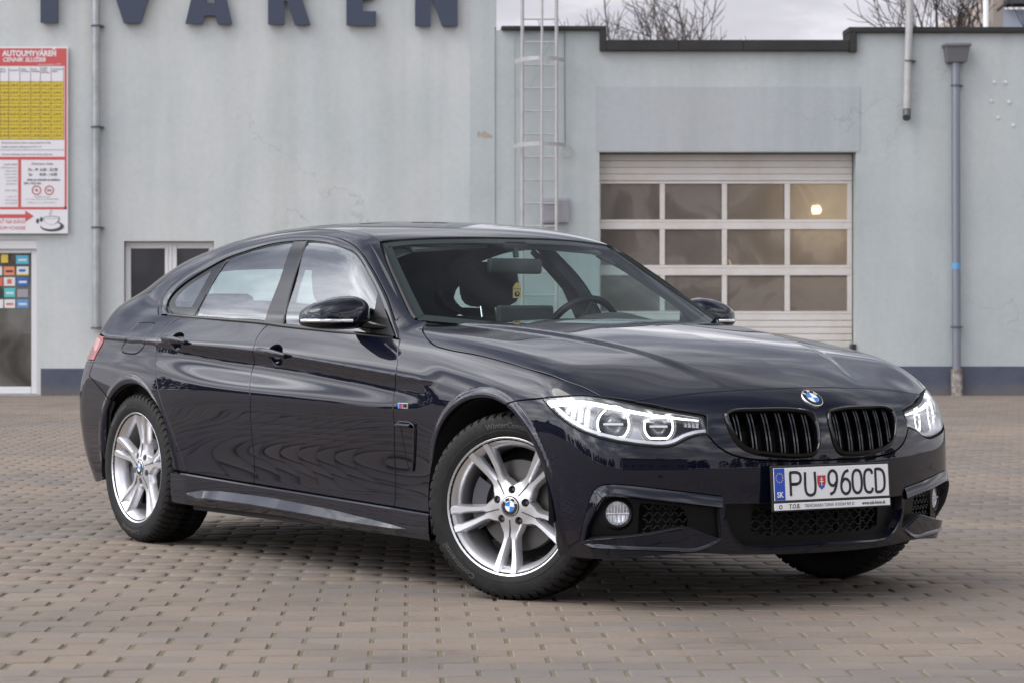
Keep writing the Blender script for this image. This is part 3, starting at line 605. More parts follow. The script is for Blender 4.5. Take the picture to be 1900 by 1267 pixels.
    m=mat('conifer',(.015,.028,.014),.9);n=noise(m,1.5,5,.7,coord='World');m.node_tree.links.new(ramp(m,n,[(.3,(.008,.014,.008)),(.7,(.030,.048,.022))]),m.node_tree.nodes['Principled BSDF'].inputs['Base Color'])
    mat('shed_wall',(.22,.21,.20),.9);mat('shed_roof',(.10,.03,.025),.7);mat('glass_far',(.03,.04,.05),.1)
env_materials();M=MATS
# ---- ground
GROUND=MB().add([(-400,-400,-.012),(400,-400,-.012),(400,400,-.012),(-400,400,-.012)],[(0,1,2,3)]).build('ground',M['far_ground'])
tag(GROUND,kind='structure')
x0f=lambda y:-769.3/4812.8*y-3.2
x1f=lambda y:1131/4812.8*y+3.2
PAVE=MB().add([(x0f(4.3),4.3,-.0036),(x1f(4.3),4.3,-.0036),(x1f(33.68),33.68,-.0036),(x0f(33.68),33.68,-.0036)],[(0,1,2,3)]).build('pavement',M['joint_sand']);tag(PAVE,kind='structure')
# the same paving farther out, where single stones can no longer be told apart
YARD=MB().add([(-70,-30,-.0085),(70,-30,-.0085),(70,33.68,-.0085),(-70,33.68,-.0085)],[(0,1,2,3)]).build('yard_paving',M['paving_far']);tag(YARD,kind='structure')
def paving():
    Lx,Ly=.2065,.1474;rng=random.Random(5);A=.0055;gap=.0060;jt=.0036
    def paver_geo(v):
        r=random.Random(v);top=[];n=7
        def e(x,sgn,ins): return sgn*(Ly/2+A*math.cos(2*math.pi*x/Lx))-sgn*(jt+ins)
        def ring(ins,z):
            P=[];hx=Lx/2-gap-ins
            for i in range(n): x=-hx+2*hx*i/(n-1);P.append((x,e(x,-1,ins),z))
            for i in range(n): x=hx-2*hx*i/(n-1);P.append((x,e(x,1,ins),z))
            return P
        return ring(.0042,0)+ring(0,-.0045)+ring(0,-.009),2*n
    V0,n=paver_geo(1)
    F0=[tuple(range(n))]+[(k*n+(i),k*n+n+i,k*n+n+(i+1)%n,k*n+(i+1)%n) for k in (0,1) for i in range(n)]
    V0=np.array(V0)
    cols=[]
    y=-.3+0.0;rows=[]
    j=0;Y0=5.9-10*Ly
    while Y0+j*Ly<33.62:
        yc=Y0+j*Ly;D=yc
        x0=x0f(D)+.15;x1=x1f(D)-.15;off=(j%2)*Lx/2
        i0=int(math.floor((x0-off)/Lx));i1=int(math.ceil((x1-off)/Lx))
        for i in range(i0,i1+1): rows.append((i*Lx+off-.026,yc,j,i))
        j+=1
    drain=13.72
    # 10 shades; nearest pavers are separate parts
    shades=[];meshes=[]
    for k in range(10):
        t=rng.uniform(.91,1.06);w_=rng.uniform(-.015,.03);c=(t*(1+w_),t,t*(1-w_));shades.append(c)
        me=bpy.data.meshes.new('paver');me.from_pydata([tuple(v) for v in V0],[],F0);me.materials.append(M['pavers']);at=me.color_attributes.new('tint','FLOAT_COLOR','POINT');at.data.foreach_set('color',np.tile([*c,1],(len(V0),1)).ravel());meshes.append(me)
    rows=[r for r in rows if abs(r[1]-drain)>.10]
    def inview(r): u=769.3+4812.8*r[0]/r[1];v=592.2+4812.8*.9855/r[1];return -20<u<1920 and v<1290
    near=[r for r in rows if inview(r)];near.sort(key=lambda r:r[1]);ns=set(map(lambda r:(r[2],r[3]),near[:300]))
    Vs=[];Fs=[];Cs=[];k=0
    F0a=[list(f) for f in F0]
    for (x,y,j,i) in rows:
        sh=rng.randrange(10);dz=rng.uniform(-.0022,.0010);tx=rng.uniform(-.010,.010);ty=rng.uniform(-.010,.010);rz=rng.uniform(-.006,.006)
        if (j,i) in ns:
            o=bpy.data.objects.new('paver',meshes[sh]);COL.objects.link(o);o.parent=PAVE;o.location=(x,y,dz+.0015);o.rotation_euler=(tx*.6,ty*.6,rz)
        else:
            V=V0.copy();V[:,2]+=V0[:,1]*tx-V0[:,0]*ty+dz+.0015;V[:,0]+=x;V[:,1]+=y;Vs.append(V);Cs.append(np.tile([*shades[sh],1],(n*3,1)));Fs.append(k);k+=1
    V=np.vstack(Vs);me=bpy.data.meshes.new('paver');nf=len(F0);lens=[len(f) for f in F0];flat=np.concatenate([np.array(f) for f in F0])
    me.vertices.add(len(V));me.vertices.foreach_set('co',V.ravel())
    tot=np.tile(lens,k);li=np.concatenate([flat+i*n*3 for i in range(k)]);me.loops.add(len(li));me.loops.foreach_set('vertex_index',li.astype(np.int32))
    me.polygons.add(nf*k);me.polygons.foreach_set('loop_start',np.r_[0,np.cumsum(tot)[:-1]].astype(np.int32));me.polygons.foreach_set('loop_total',tot.astype(np.int32));me.update(calc_edges=True)
    at=me.color_attributes.new('tint','FLOAT_COLOR','POINT');at.data.foreach_set('color',np.vstack(Cs).ravel())
    o=link('paver',me,M['pavers'],PAVE);o['kind']='stuff'
    print('pavers',len(rows))
    # channel across the yard
    mb=MB();mb.box((-6,drain-.085,-.03),(9,drain-.02,.001),.004);mb.box((-6,drain+.02,-.03),(9,drain+.085,.001),.004);o=mb.build('drain_edging',M['pavers'],PAVE);o.data.color_attributes.new('tint','FLOAT_COLOR','POINT').data.foreach_set('color',np.tile([.93,.93,.95,1],(len(o.data.vertices),1)).ravel());o['kind']='stuff'
    mb=MB();mb.box((-6,drain-.019,-.03),(9,drain+.019,-.006));mb.build('drain_slot',M['zinc_dark'],PAVE)
paving()
# ---- building
BLD=empty('car_wash_building',(0,FY,0),0,'pale grey-green rendered building with blue plinth and white sectional door behind the car','building')
def bbox(name,u0,u1,v0,v1,y0,y1,m,par=None,bev=0):
    mb=MB();mb.box((FX(u0),y0,FZ(v1)),(FX(u1),y1,FZ(v0)),bev);return mb.build(name,m,par or BLD)
def facade():
    # left, taller block with openings for window and entrance; y is measured from the facade plane
    def slab(name,poly,holes,y0,y1,m,par=BLD):
        o=np.array(poly,float);
        if area2(o)<0:o=o[::-1]
        H=[np.array(h,float) for h in holes];H=[h if area2(h)>0 else h[::-1] for h in H]
        V2,Fc,loops=trim(o,H,9,9);n=len(V2);V=[(x,y0,z) for x,z in V2]+[(x,y1,z) for x,z in V2];F2=list(Fc)+[tuple(i+n for i in f[::-1]) for f in Fc]
        for lp in loops:
            k=len(lp)
            for i in range(k): F2.append((lp[i],lp[(i+1)%k],lp[(i+1)%k]+n,lp[i]+n))
        bm=bmesh.new();me=bpy.data.meshes.new(name);me.from_pydata(V,[],F2);bm.from_mesh(me);bmesh.ops.recalc_face_normals(bm,faces=bm.faces);bm.to_mesh(me);bm.free();return link(name,me,m,par)
    q=lambda u0,u1,v0,v1:[(FX(u0),FZ(v0)),(FX(u1),FZ(v0)),(FX(u1),FZ(v1)),(FX(u0),FZ(v1))]
    B=740
    slab('left_wall',[(FX(-1500),FZ(B)),(FX(-71),FZ(B)),(FX(-71),FZ(445)),(FX(68),FZ(445)),(FX(68),FZ(B)),(FX(886),FZ(B)),(FX(886),FZ(-560)),(FX(-1500),FZ(-560))],[q(230,397,448,583)],0,.30,M['wall_render'])
    slab('pilaster',[(FX(872),FZ(B)),(FX(918),FZ(B)),(FX(918),FZ(52)),(FX(921),FZ(52)),(FX(921),FZ(-560)),(FX(872),FZ(-560))],[],-.035,.28,M['wall_render_blue'])
    slab('right_wall',[(FX(918.2),FZ(B)),(FX(1112),FZ(B)),(FX(1112),FZ(283)),(FX(1588),FZ(283)),(FX(1588),FZ(B)),(FX(3300),FZ(B)),(FX(3300),FZ(60)),(FX(1585),FZ(60)),(FX(1585),FZ(92)),(FX(1119),FZ(92)),(FX(1119),FZ(57)),(FX(918.2),FZ(57))],[],-.02,.32,M['wall_render_blue'])
    slab('wall_strip',[(FX(929),FZ(B)),(FX(955),FZ(B)),(FX(955),FZ(57)),(FX(929),FZ(57))],[],-.028,-.0195,M['wall_render_blue'])
    bbox('fascia_panel',1105,1595,162,282,-.026,-.0195,M['wall_patch'])
    # stepped black capping on the parapet
    for a,b,c,d in ((930,1124,50,57.5),(1573,3300,52,62)): bbox('parapet_cap',a,b,c,d,-.10,.42,M['bitumen'],bev=.008)
    bbox('parapet_cap',1112,1124.5,57.6,96,-.10,.42,M['bitumen'],bev=.006);bbox('parapet_cap',1573.5,1588,62.1,98,-.10,.42,M['bitumen'],bev=.006)
    for a,b in ((1124.6,1257.5),(1258,1377.5),(1378,1573)): bbox('parapet_cap',a,b,76,96,-.11,.42,M['bitumen'],bev=.008)
    bbox('flat_roof',921,3300,80,92,.42,12,M['bitumen']);bbox('left_roof',-1500,921,-575,-560,-.1,12,M['bitumen'])
    # return wall of the taller block seen above the parapet
    mb=MB();mb.box((FX(920),.28,0),(FX(921),12,FZ(-560)));mb.build('return_wall',M['wall_render_blue'],BLD)
    mb=MB();mb.box((FX(-1500),11.8,0),(FX(3300),12,FZ(95)));mb.build('back_wall',M['wall_render'],BLD)
    # plinth
    for a,b in ((-1500,-72),(76,871)): bbox('plinth',a,b,683,B,-.018,.001,M['plinth'])
    bbox('plinth',871,918,683,B,-.05,-.0345,M['plinth']);bbox('plinth',918.4,1111,681,B,-.038,-.0195,M['plinth']);bbox('plinth',1589,3300,679,B,-.038,-.0195,M['plinth'])
    # plaster flaked off
    P=[(885,248),(889,243),(893,250),(897,243),(904,247),(913,252),(914,257),(905,257),(896,256),(890,252),(887,258)];mb=MB();mb.prism([(FX(a),FZ(b)) for a,b in P],-.0375,-.0345);mb.build('flaked_patch',M['rusty_patch'],BLD)
    # ---- entrance
    bbox('door_reveal',-70,68,445,462,.02,.16,M['frame_white'])
    for nm,a,b,c,d in (('door_frame',57,68,462,730),('door_frame',-60,56.5,462,470),('door_frame',-60,56.5,717,730)): bbox(nm,a,b,c,d,.06,.15,M['frame_white'],bev=.006)
    dl=bbox('door_glass',-60,57,470,717,.09,.10,M['pane_dirt_reflect'])
    bbox('door_step',-70,70,730.5,740,-.05,.3,M['zinc'])
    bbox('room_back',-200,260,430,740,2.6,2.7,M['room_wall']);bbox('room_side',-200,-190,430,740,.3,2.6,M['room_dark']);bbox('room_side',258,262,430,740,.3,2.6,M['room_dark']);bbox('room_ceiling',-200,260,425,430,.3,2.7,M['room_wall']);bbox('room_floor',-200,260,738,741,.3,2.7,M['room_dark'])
    bbox('room_curtain',30,58,470,620,.6,.66,M['st_white']);bbox('room_counter',-60,50,600,735,1.4,1.8,M['room_dark'])
    rows=[(472,488,[('st_yellow',0,13,'')]),(474,490,[('st_cyan',28,51,'a')]),(495,511,[('st_white',-20,2,''),('st_orange',5,25,'b'),('st_white',29,51,'c')]),(515,531,[('st_red',-20,3,''),('st_white',5,26,'d'),('st_blue',29,51,'e')]),(535,552,[('st_black',-20,3,''),('st_teal',6,26,'f')]),(556,572,[('st_white',-20,4,''),('st_white',6,26,'g'),('st_blue2',29,51,'h')])]
    for v0,v1,L_ in rows:
        for m_,a,b,k in L_:
            s=bbox('door_sticker',a,b,v0,v1,.085,.088,M[m_])
            if k:
                c={'a':'st_white','b':'st_black','c':'st_blue','d':'st_red','e':'st_white','f':'st_white','g':'st_red','h':'st_white'}[k];w_=(b-a);h_=(v1-v0)
                if k in 'd': bbox('sticker_mark',a+w_*.3,b-w_*.3,v0+h_*.2,v1-h_*.25,.083,.0845,M[c],s)
                elif k=='c': bbox('sticker_mark',a+w_*.2,b-w_*.25,v0+h_*.3,v1-h_*.4,.083,.0845,M[c],s);bbox('sticker_mark',a,b,v1-h_*.15,v1,.083,.0845,M['st_yellow'],s)
                else: bbox('sticker_mark',a+w_*.18,b-w_*.15,v0+h_*.42,v1-h_*.34,.083,.0845,M[c],s)
    bbox('door_sticker',30,50,537,552,.085,.088,M['ink_grey'])
    # ---- window
    wf=bbox('window',231,396,449,456,.10,.17,M['frame_white'],bev=.004)
    for a,b,c,d in ((231,241,456,582),(386.5,396,456,582),(241,386.5,571,582),(304.5,311,456,571),(311.5,318,456,571),(318.5,326.5,456,571),(241.5,304,456,461),(327,386,456,461)): bbox('window_frame',a,b,c,d,.102,.172,M['frame_white'],wf,bev=.004)
    for a,b in ((245,304.5),(326.5,386.5)): bbox('pane',241 if a==245 else 326.5,b,461,571,.13,.14,M['pane_dark'],wf)
    bbox('window_sill',228,399,583,588,-.06,.12,M['frame_white'],bev=.005)
    # ---- sectional door
    D=empty('sectional_door');D.parent=BLD
    y0,y1=.20,.245
    def sec(n,a,b,c,d,m=M['door_white'],yy=(y0,y1),bev=.004,par=D): return bbox(n,a,b,c,d,yy[0],yy[1],m,par,bev)
    for k in range(4): sec('door_slat',1113,1586,285+k*12.4,296.8+k*12.4)
    for r,(t,b) in enumerate(((334.8,412),(417,497),(502,583))):
        top=[335,412.5,498][r] if False else t
        p0,p1=((340,407),(425,492),(511,578))[r]
        sec('door_rail',1113,1586,(335,412.6,497.6)[r],p0);sec('door_rail',1113,1586,p1,(412.3,497.3,583)[r])
        for (a,b_) in ((1113,1116.5),(1227,1236.5),(1343,1352.5),(1460,1470),(1577,1586)): sec('door_mullion',a,b_,p0+.2,p1-.2)
        for (a,b_) in ((1116.6,1226.9),(1236.6,1342.9),(1352.6,1459.9),(1470.1,1576.9)): bbox('pane',a,b_,p0,p1,.222,.228,M['pane_milky'],D)
    for k in range(12): sec('door_slat',1113,1586,583.4+k*12.4,594.9+k*12.4)
    bbox('door_light_stop',1098,1115,283,740,.25,.33,M['room_dark']);bbox('door_light_stop',1584,1602,283,740,.25,.33,M['room_dark']);bbox('door_light_stop',1098,1602,276,288,.25,.33,M['room_dark'])  # added boxes behind the door edges, stop lamp light leaking through the gap
    bbox('door_bracket',1580,1588,638,650,-.04,.15,M['satin_b'],D)
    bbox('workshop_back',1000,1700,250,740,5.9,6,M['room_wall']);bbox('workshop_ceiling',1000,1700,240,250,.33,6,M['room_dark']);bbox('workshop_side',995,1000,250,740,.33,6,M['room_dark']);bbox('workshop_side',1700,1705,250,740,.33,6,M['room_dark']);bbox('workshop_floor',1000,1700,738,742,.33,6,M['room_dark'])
    # downpipe brackets etc. are things of their own, below
M['rusty_patch']=mat('rusty_patch',(.36,.31,.25),.9);M['satin_b']=mat('satin_b',(.02,.02,.02),.5)
facade()
def lamp_in_workshop():
    o=empty('workshop_lamp',(FX(1537),FY+1.0,FZ(384)),0,'glowing lamp seen through the top right pane of the sectional door','lamp')
    V,Fc=lathe([(.0001,-.05),(.05,-.055),(.07,0),(.05,.055),(.0001,.05)],20,'z');mesh('bulb',V,Fc,M['lamp_bulb'],o,smooth=True)
    V,Fc=lathe([(.02,.05),(.10,.09),(.11,.085)],20,'z');mesh('lamp_shade',V,Fc,M['room_dark'],o);MB().tube([(0,0,.06),(0,0,.8)],.008,6).build('lamp_cord',M['room_dark'],o)
    l=bpy.data.lights.new('workshop_lamp_light','POINT');l.energy=26;l.color=(1,.80,.52);l.shadow_soft_size=.05;lo=bpy.data.objects.new('workshop_lamp_light',l);COL.objects.link(lo);lo.parent=o;lo.location=(0,-.12,-.02)
    t=empty('workshop_tube',(FX(1369),FY+.8,FZ(487)),0,'small slanted lit tube low in the third pane of the middle row','lamp')
    MB().tube([(-.022,0,.05),(.022,0,-.05)],.012,8).build('tube',M['lamp_bulb2'],t);MB().tube([(-.024,0,.056),(-.022,0,.05)],.015,8).build('tube_cap',M['room_dark'],t)
lamp_in_workshop()
# ---- letters on the wall
def wall_letter(ch,poly,holes,label):
    o=np.array(poly,float)
    if area2(o)<0:o=o[::-1]
    H=[np.array(h,float) for h in holes];H=[h if area2(h)>0 else h[::-1] for h in H]
    V2,Fc,loops=trim(o,H,9,9);n=len(V2);V=[(x,-.10,z) for x,z in V2]+[(x,-.03,z) for x,z in V2];F2=list(Fc)+[tuple(i+n for i in f[::-1]) for f in Fc]
    for lp in loops:
        k=len(lp)
        for i in range(k): F2.append((lp[i],lp[(i+1)%k],lp[(i+1)%k]+n,lp[i]+n))
    bm=bmesh.new();me=bpy.data.meshes.new('wall_letter');me.from_pydata(V,[],F2);bm.from_mesh(me);bmesh.ops.recalc_face_normals(bm,faces=bm.faces);bm.to_mesh(me);bm.free()
    g=link('wall_letter',me,M['letter_blue']);g.location=(0,FY,0);tag(g,label,'letter','blue raised letters on the wall')
def letters():
    T_=-72;B=46
    def P(L_): return [(FX(u),FZ(v)) for u,v in L_]
    wall_letter('Y',P([(77,44),(109,44),(109,-8),(141,T_),(106,T_),(93,-38),(80,T_),(45,T_),(77,-8)]),[],'blue raised letter stem left of the grey pipe, leftmost on the wall')
    wall_letter('V',P([(231,45),(262,45),(300,T_),(266,T_),(246.5,2),(227,T_),(193,T_)]),[],'blue raised letter ending in a point just right of the grey pipe')
    wall_letter('A',P([(345,46),(377,46),(381,31),(400,31),(405,47),(432,47),(405,T_),(373,T_)]),[P([(383,8),(389,-30),(395,-30),(399,8)])],'blue raised letter standing on two splayed feet, left of the narrow crossed one' if False else 'blue raised letter A with two splayed feet, third from the left')
    wall_letter('A',P([(380,-82),(392,-100),(408,-100),(392,-82)]),[],'blue accent mark above the third raised letter')
    wall_letter('R',P([(498,47),(528,47),(528,4),(533,4),(547,48),(577,48),(560,-2),(572,-18),(572,-50),(560,T_),(498,T_)]),[P([(528,-20),(528,-48),(540,-48),(543,-34),(540,-20)])],'blue raised letter R with a straight stem and a slanted leg')
    wall_letter('E',P([(643,49),(698,49),(698,23),(673,23),(673,2),(694,2),(694,-24),(673,-24),(673,T_+26),(698,T_+26),(698,T_),(643,T_)]),[],'blue raised letter E with a flat closed foot bar')
    wall_letter('N',P([(770,50),(799,50),(799,-12),(820,50),(849,50),(849,T_),(820,T_),(820,-10),(799,T_),(770,T_)]),[],'blue raised letter N with two legs, rightmost near the wall corner')
letters()
# ---- pipes
def pipe_thing(name,label,cat,parts):
    o=empty(name,(0,FY,0),0,label,cat)
    for n,fn,m in parts: mb=MB();fn(mb);mb.build(n,m,o,smooth=True,angle=40)
    return o
def band(mb,u,v,r=.062,y=-.09): 
    V,Fc=lathe([(r,-.012),(r+.008,-.010),(r+.008,.010),(r,.012)],18,'z');mb.add([(a+FX(u),b+y,c+FZ(v)) for a,b,c in V],Fc);mb.box((FX(u)+.02,y,FZ(v)-.008),(FX(u)+.095,0.0,FZ(v)+.008))
L_=[('pipe',lambda mb:mb.tube([(FX(179.5),-.09,FZ(-100)),(FX(180),-.09,FZ(236)),(FX(181),-.09,FZ(610))],.053,18),M['zinc'])]
for v in (50,237,423,609): L_.append(('pipe_clip',(lambda vv:lambda mb:band(mb,180,vv))(v),M['zinc_dark']))
for v in (85,345): L_.append(('pipe_joint',(lambda vv:lambda mb:mb.tube([(FX(180),-.09,FZ(vv-3)),(FX(180),-.09,FZ(vv+3))],.056,18))(v),M['zinc']))
pipe_thing('rain_pipe','straight grey downpipe on the left wall, passing between the raised letters','pipe',L_)
L_=[('pipe',lambda mb:mb.tube([(FX(1769.5),-.13,FZ(118)),(FX(1770),-.13,FZ(400)),(FX(1771),-.13,FZ(686))],.056,18),M['zinc_blue']),('pipe_foot',lambda mb:mb.tube([(FX(1771),-.13,FZ(684)),(FX(1772),-.13,FZ(734))],.073,18),M['rusty_pipe']),
 ('hopper',lambda mb:mb.add([(FX(1749),-.26,FZ(90)),(FX(1792),-.26,FZ(90)),(FX(1792),-.02,FZ(90)),(FX(1749),-.02,FZ(90)),(FX(1753),-.22,FZ(118)),(FX(1788),-.22,FZ(118)),(FX(1788),-.02,FZ(118)),(FX(1753),-.02,FZ(118))],[(0,1,5,4),(1,2,6,5),(3,0,4,7),(4,5,6,7),(2,3,7,6)]),M['zinc_hop']),('hopper_rim',lambda mb:mb.box((FX(1747),-.28,FZ(90)),(FX(1794.5),-.01,FZ(84)),.006),M['zinc_hop'])]
for v in (161,607): L_.append(('pipe_clip',(lambda vv:lambda mb:band(mb,1770,vv,.062,-.13))(v),M['zinc_dark']))
L_.append(('blue_tape',lambda mb:mb.tube([(FX(1770.5),-.13,FZ(489)),(FX(1770.5),-.13,FZ(500))],.0575,18),M['tape_blue']))
pipe_thing('rain_pipe','blue-grey downpipe with square hopper at its top and rusty foot, right side','pipe',L_)
pipe_thing('vent_pipe','short pale pipe above the roof edge ending in a dark elbow on the right wall','pipe',[('pipe',lambda mb:mb.tube([(FX(1688),-.10,FZ(-90)),(FX(1686),-.10,FZ(0)),(FX(1682),-.10,FZ(112)),(FX(1680),-.10,FZ(207))],.048,18),M['galvanised']),('pipe_elbow',lambda mb:mb.tube([(FX(1680),-.10,FZ(204)),(FX(1679.5),-.11,FZ(214)),(FX(1678),-.16,FZ(221))],.052,16),M['zinc_dark']),('pipe_clip',lambda mb:band(mb,1684,115,.054,-.10),M['zinc_dark'])])
# wall plugs
for i,(u,v) in enumerate(((1844,153),(1865,153),(1838,188),(1871,190),(1851,219),(1879,233))):
    V,Fc=lathe([(.022,0),(.022,-.012),(.0001,-.014)],12);o=mesh('wall_plug',[(a+FX(u),b-.02,c+FZ(v)) for a,b,c in V],Fc,M['pvc_white']);o.location=(0,FY,0);tag(o,('topmost left','topmost right','middle row left','middle row right','lone lower-middle','lowest')[i]+' of the small white wall plugs right of the hopper pipe','plug','white wall plugs')
# ---- caged ladder
def ladder():
    o=empty('ladder',(0,FY,0),0,'pale galvanised ladder with safety hoops climbing the wall left of the sectional door','ladder')
    def t(n,pts,r,m='galvanised'): mb=MB();mb.tube(pts,r,10);mb.build(n,M[m],o,smooth=True,angle=50)
    for u in (968,1031): t('stile',[(FX(u),-.20,FZ(-120)),(FX(u),-.20,FZ(733))],.023)
    for u in (1000,): t('cage_bar',[(FX(u),-.86,FZ(-120)*.96+.04),(FX(u-1),-.86,FZ(438))],.016)
    for u in (964,1042): t('cage_bar',[(FX(u),-.50,FZ(-120)),(FX(u),-.50,FZ(290))],.010) if False else None
    v=-88
    while v<640: t('rung',[(FX(968),-.20,FZ(v)),(FX(1031),-.20,FZ(v))],.011);v+=42.45
    for v in (-60,120,275):
        P=[]
        for k in range(25):
            a=math.pi*(-.08+1.16*k/24);P.append((FX(1000)-.335*math.cos(a)*1.0,-.22-.64*math.sin(a) if math.sin(a)>0 else -.22-.3*math.sin(a),FZ(v)))
        mb=MB()
        for i in range(24):
            a,b=P[i],P[i+1];mb.add([(a[0],a[1],a[2]-.025),(b[0],b[1],b[2]-.025),(b[0],b[1],b[2]+.025),(a[0],a[1],a[2]+.025)],[(0,1,2,3)])
        mb.build('hoop',M['galvanised'],o,smooth=True)
    for v in (60,437): 
        for u in (968,1031): t('wall_bracket',[(FX(u),-.20,FZ(v)),(FX(u),.0,FZ(v))],.012)
ladder()
o=empty('louvre_box',(0,FY,0),0,'small grey slatted vent box on the wall behind the foot of the ladder','vent')
MB().box((FX(1005),-.10,FZ(414)),(FX(1054),-.021,FZ(368)),.006).build('vent_case',M['vent_grey'],o)
for k in range(7): MB().box((FX(1008),-.112,FZ(409-k*5.6)),(FX(1051),-.1005,FZ(405.5-k*5.6))).build('slat',M['vent_grey'],o)
mb=MB();mb.tube([(FX(1047),-.03,FZ(40)),(FX(1048),-.03,FZ(268))],.004,5);o=mb.build('wire',M['zinc_dark']);o.location=(0,FY,0);tag(o,'thin wire running down the wall beside the ladder to a coil','wire')
mb=MB();mb.tube([(FX(1051)+.07*math.cos(a),-.05,FZ(281)+.085*math.sin(a)) for a in np.linspace(0,4*math.pi,49)],.005,5);o=mb.build('wire_coil',M['galvanised']);o.location=(0,FY,0);tag(o,'small coil of grey wire hanging right of the lower ladder hoop','wire')
# ---- price board
def board():
    o=empty('price_board',(0,FY,0),0,'red and white price board with yellow table rows above the glass entrance','sign')
    def bx(n,a,b,c,d,m,l=0,par=None): return bbox(n,a,b,c,d,-.06-.0016*l,-.06-.0016*(l-1)+(.03 if l==0 else 0),M[m],par or o)
    def tx(n,t,u,v,h,m,l=2,xs=1,align='LEFT',sh=0,bold=0):
        V,Fc=text_mesh(t,h/142.86*1.38,.0003,xs=xs,align=align,shear=sh,bold=bold);y=-.06-.0016*l;return mesh(n,[(FX(u)+p[0],y-p[2],FZ(v)+p[1]) for p in V],Fc,M[m],o)
    bx('board_back',-190,127,88,434,'sign_white')
    bx('red_header',-186,125,91,124,'sign_red',1)
    for a,b,c,d in ((121,125,124.2,389),(-186,121,292,297.5),(-186,125,385,389.5),(35,40.5,297.5,385)): bx('red_border',a,b,c,d,'sign_red',1)
    tx('board_title','AUTOUMYVÁREŇ',6,101,10.5,'sign_white',xs=.86,bold=.004);tx('board_subtitle','CENNÍK SLUŽIEB',6,112.5,8,'sign_white',xs=.95,sh=.25,bold=.002)
    tx('board_small','ceny sú uvedené s DPH',72,121,3.2,'sign_white',xs=1)
    bx('yellow_table',-186,119.5,153,260,'sign_yellow',1)
    cols=[-40,-20,1,17.5,38,58,76,96];
    for k in range(9): bx('table_line',-186,119.5,153+k*13.3-.5,153+k*13.3+.4,'sign_line',2)
    for u in cols[2:]+[119]: bx('table_rule',u-.4,u+.3,126,260,'sign_line',3)
    price=[['16,50','2,90','2,70','1,50','2,90','2,20'],['17,20','3,70','4,40','2,90','3,40','2,70'],['22,20','4,30','5,40','2,30','3,40','2,70'],['24,00','10,20','5,40','2,90','3,40','2,70'],['26,00','10,20','5,40','2,30','3,40','2,70'],['27,70','6,10','2,60','2,10','1,60','2,70'],['14,50','4,40','2,60','1,20','2,00','2,70'],['15,70','3,70','1,50','1,20','2,00','2,70']]
    ux=[9,27.5,48,67,86,107.5]
    for r_,row in enumerate(price):
        for u,t in zip(ux,row): tx('price',t+' €',u,160+r_*13.3,4.6,'sign_ink',3,align='CENTER',xs=.92)
    for u,t in zip((2,19,40,60,78,98),('VOSK\nsušenie','PROGRAM','OSOB.\nUMÝVAN.','KOLÁ\nUMÝVAN.','KOMPL.\nINTER.\nUMÝVAN.','MOTOROVÝ\nPRIEST.')): tx('column_head',t,u,132,3.0,'sign_ink',2,xs=.85)
    for k,(t,u) in enumerate((('Zamestnanci umyvárne môžu na mieste posúdiť stav vozidla',4),('prípadne znečistenie podľa typu vozu Tel.: č. 42',4),('Umývanie znečistených kolies nadmerným blatom podľa doby',4))): tx('note',t,u,266+[0,7.5,21.5][k],3.1,'sign_ink',2,xs=.88)
    bx('note_line',-186,119.5,278.5,279.3,'ink_grey',2)
    tx('opening_title','Otváracia doba:',80,305,4.6,'sign_ink',2,align='CENTER');tx('opening_hours','Po - Pi  6.00 - 22.00',81,316,5.2,'sign_ink',2,align='CENTER',xs=.95,bold=.001);tx('opening_hours','So       8.00 - 14.00',81,325,5.2,'sign_ink',2,align='CENTER',xs=.95,bold=.001)
    tx('phone','alebo po dohode na telefóne',82,334.5,4.2,'sign_ink',2,align='CENTER',xs=.9,bold=.001);tx('phone','0911 912 431',62,341.5,4.2,'sign_ink',2,align='CENTER',bold=.001)
    for u,t in ((69,'4t'),(92.5,'2m')):
        V,Fc=lathe([(.062,0),(.048,0)],24);mesh('limit_ring',[(a+FX(u),-.0640,c+FZ(354)) for a,b,c in V],Fc,M['sign_red'],o);tx('limit_number',t,u,354,5,'sign_ink',2,align='CENTER',bold=.001)
    for k,t in enumerate(('Prevádzka: Púchov','Ul. 1. mája, Púchov, tel. 042 460 00 00','AMR Servis, s.r.o., 020 01 Púchov')): tx('address',t,79,366+[0,4.5,11][k],2.8,'ink_grey',2,align='CENTER')
    for k,t in enumerate(('Cenník vozidiel','dodávkové autá do','všetky vozidlá','majú pri umytí','na motorovej','časti vozidla','povolené len','','umytie vozidla','','suché, VAT','ceny sú platné','od roku 2014')): tx('terms',t,33,306+k*6.0,3.2,'sign_ink' if k==0 else 'ink_grey',2,align='RIGHT',xs=.9)
    P=[(-120,398.5),(48,398.5),(48,391.5),(64,402),(48,412.5),(48,405.5),(-120,405.5)];mb=MB();mb.prism([(FX(a),FZ(b)) for a,b in P],-.0632,-.0622);mb.build('red_arrow',M['sign_red'],o)
    tx('coffee_line','PRÍĎTE OCHUTNAŤ NA KÁVU',48.5,412.5,7.2,'sign_red',2,align='RIGHT',sh=.15,xs=.86);tx('coffee_line','V HLAVNOM VCHODE',48.5,424,6.4,'sign_red',2,align='RIGHT',sh=.15,xs=.86)
    def el(n,u,v,a,b,m,l,y0=0,y1=2*math.pi): mb=MB();K=28;mb.add([(FX(u),-.06-.0016*l,FZ(v))]+[(FX(u)+a/142.86*math.cos(t),-.06-.0016*l,FZ(v)+b/142.86*math.sin(t)) for t in np.linspace(y0,y1,K)],[(0,i,i+1) for i in range(1,K)]);mb.build(n,M[m],o)
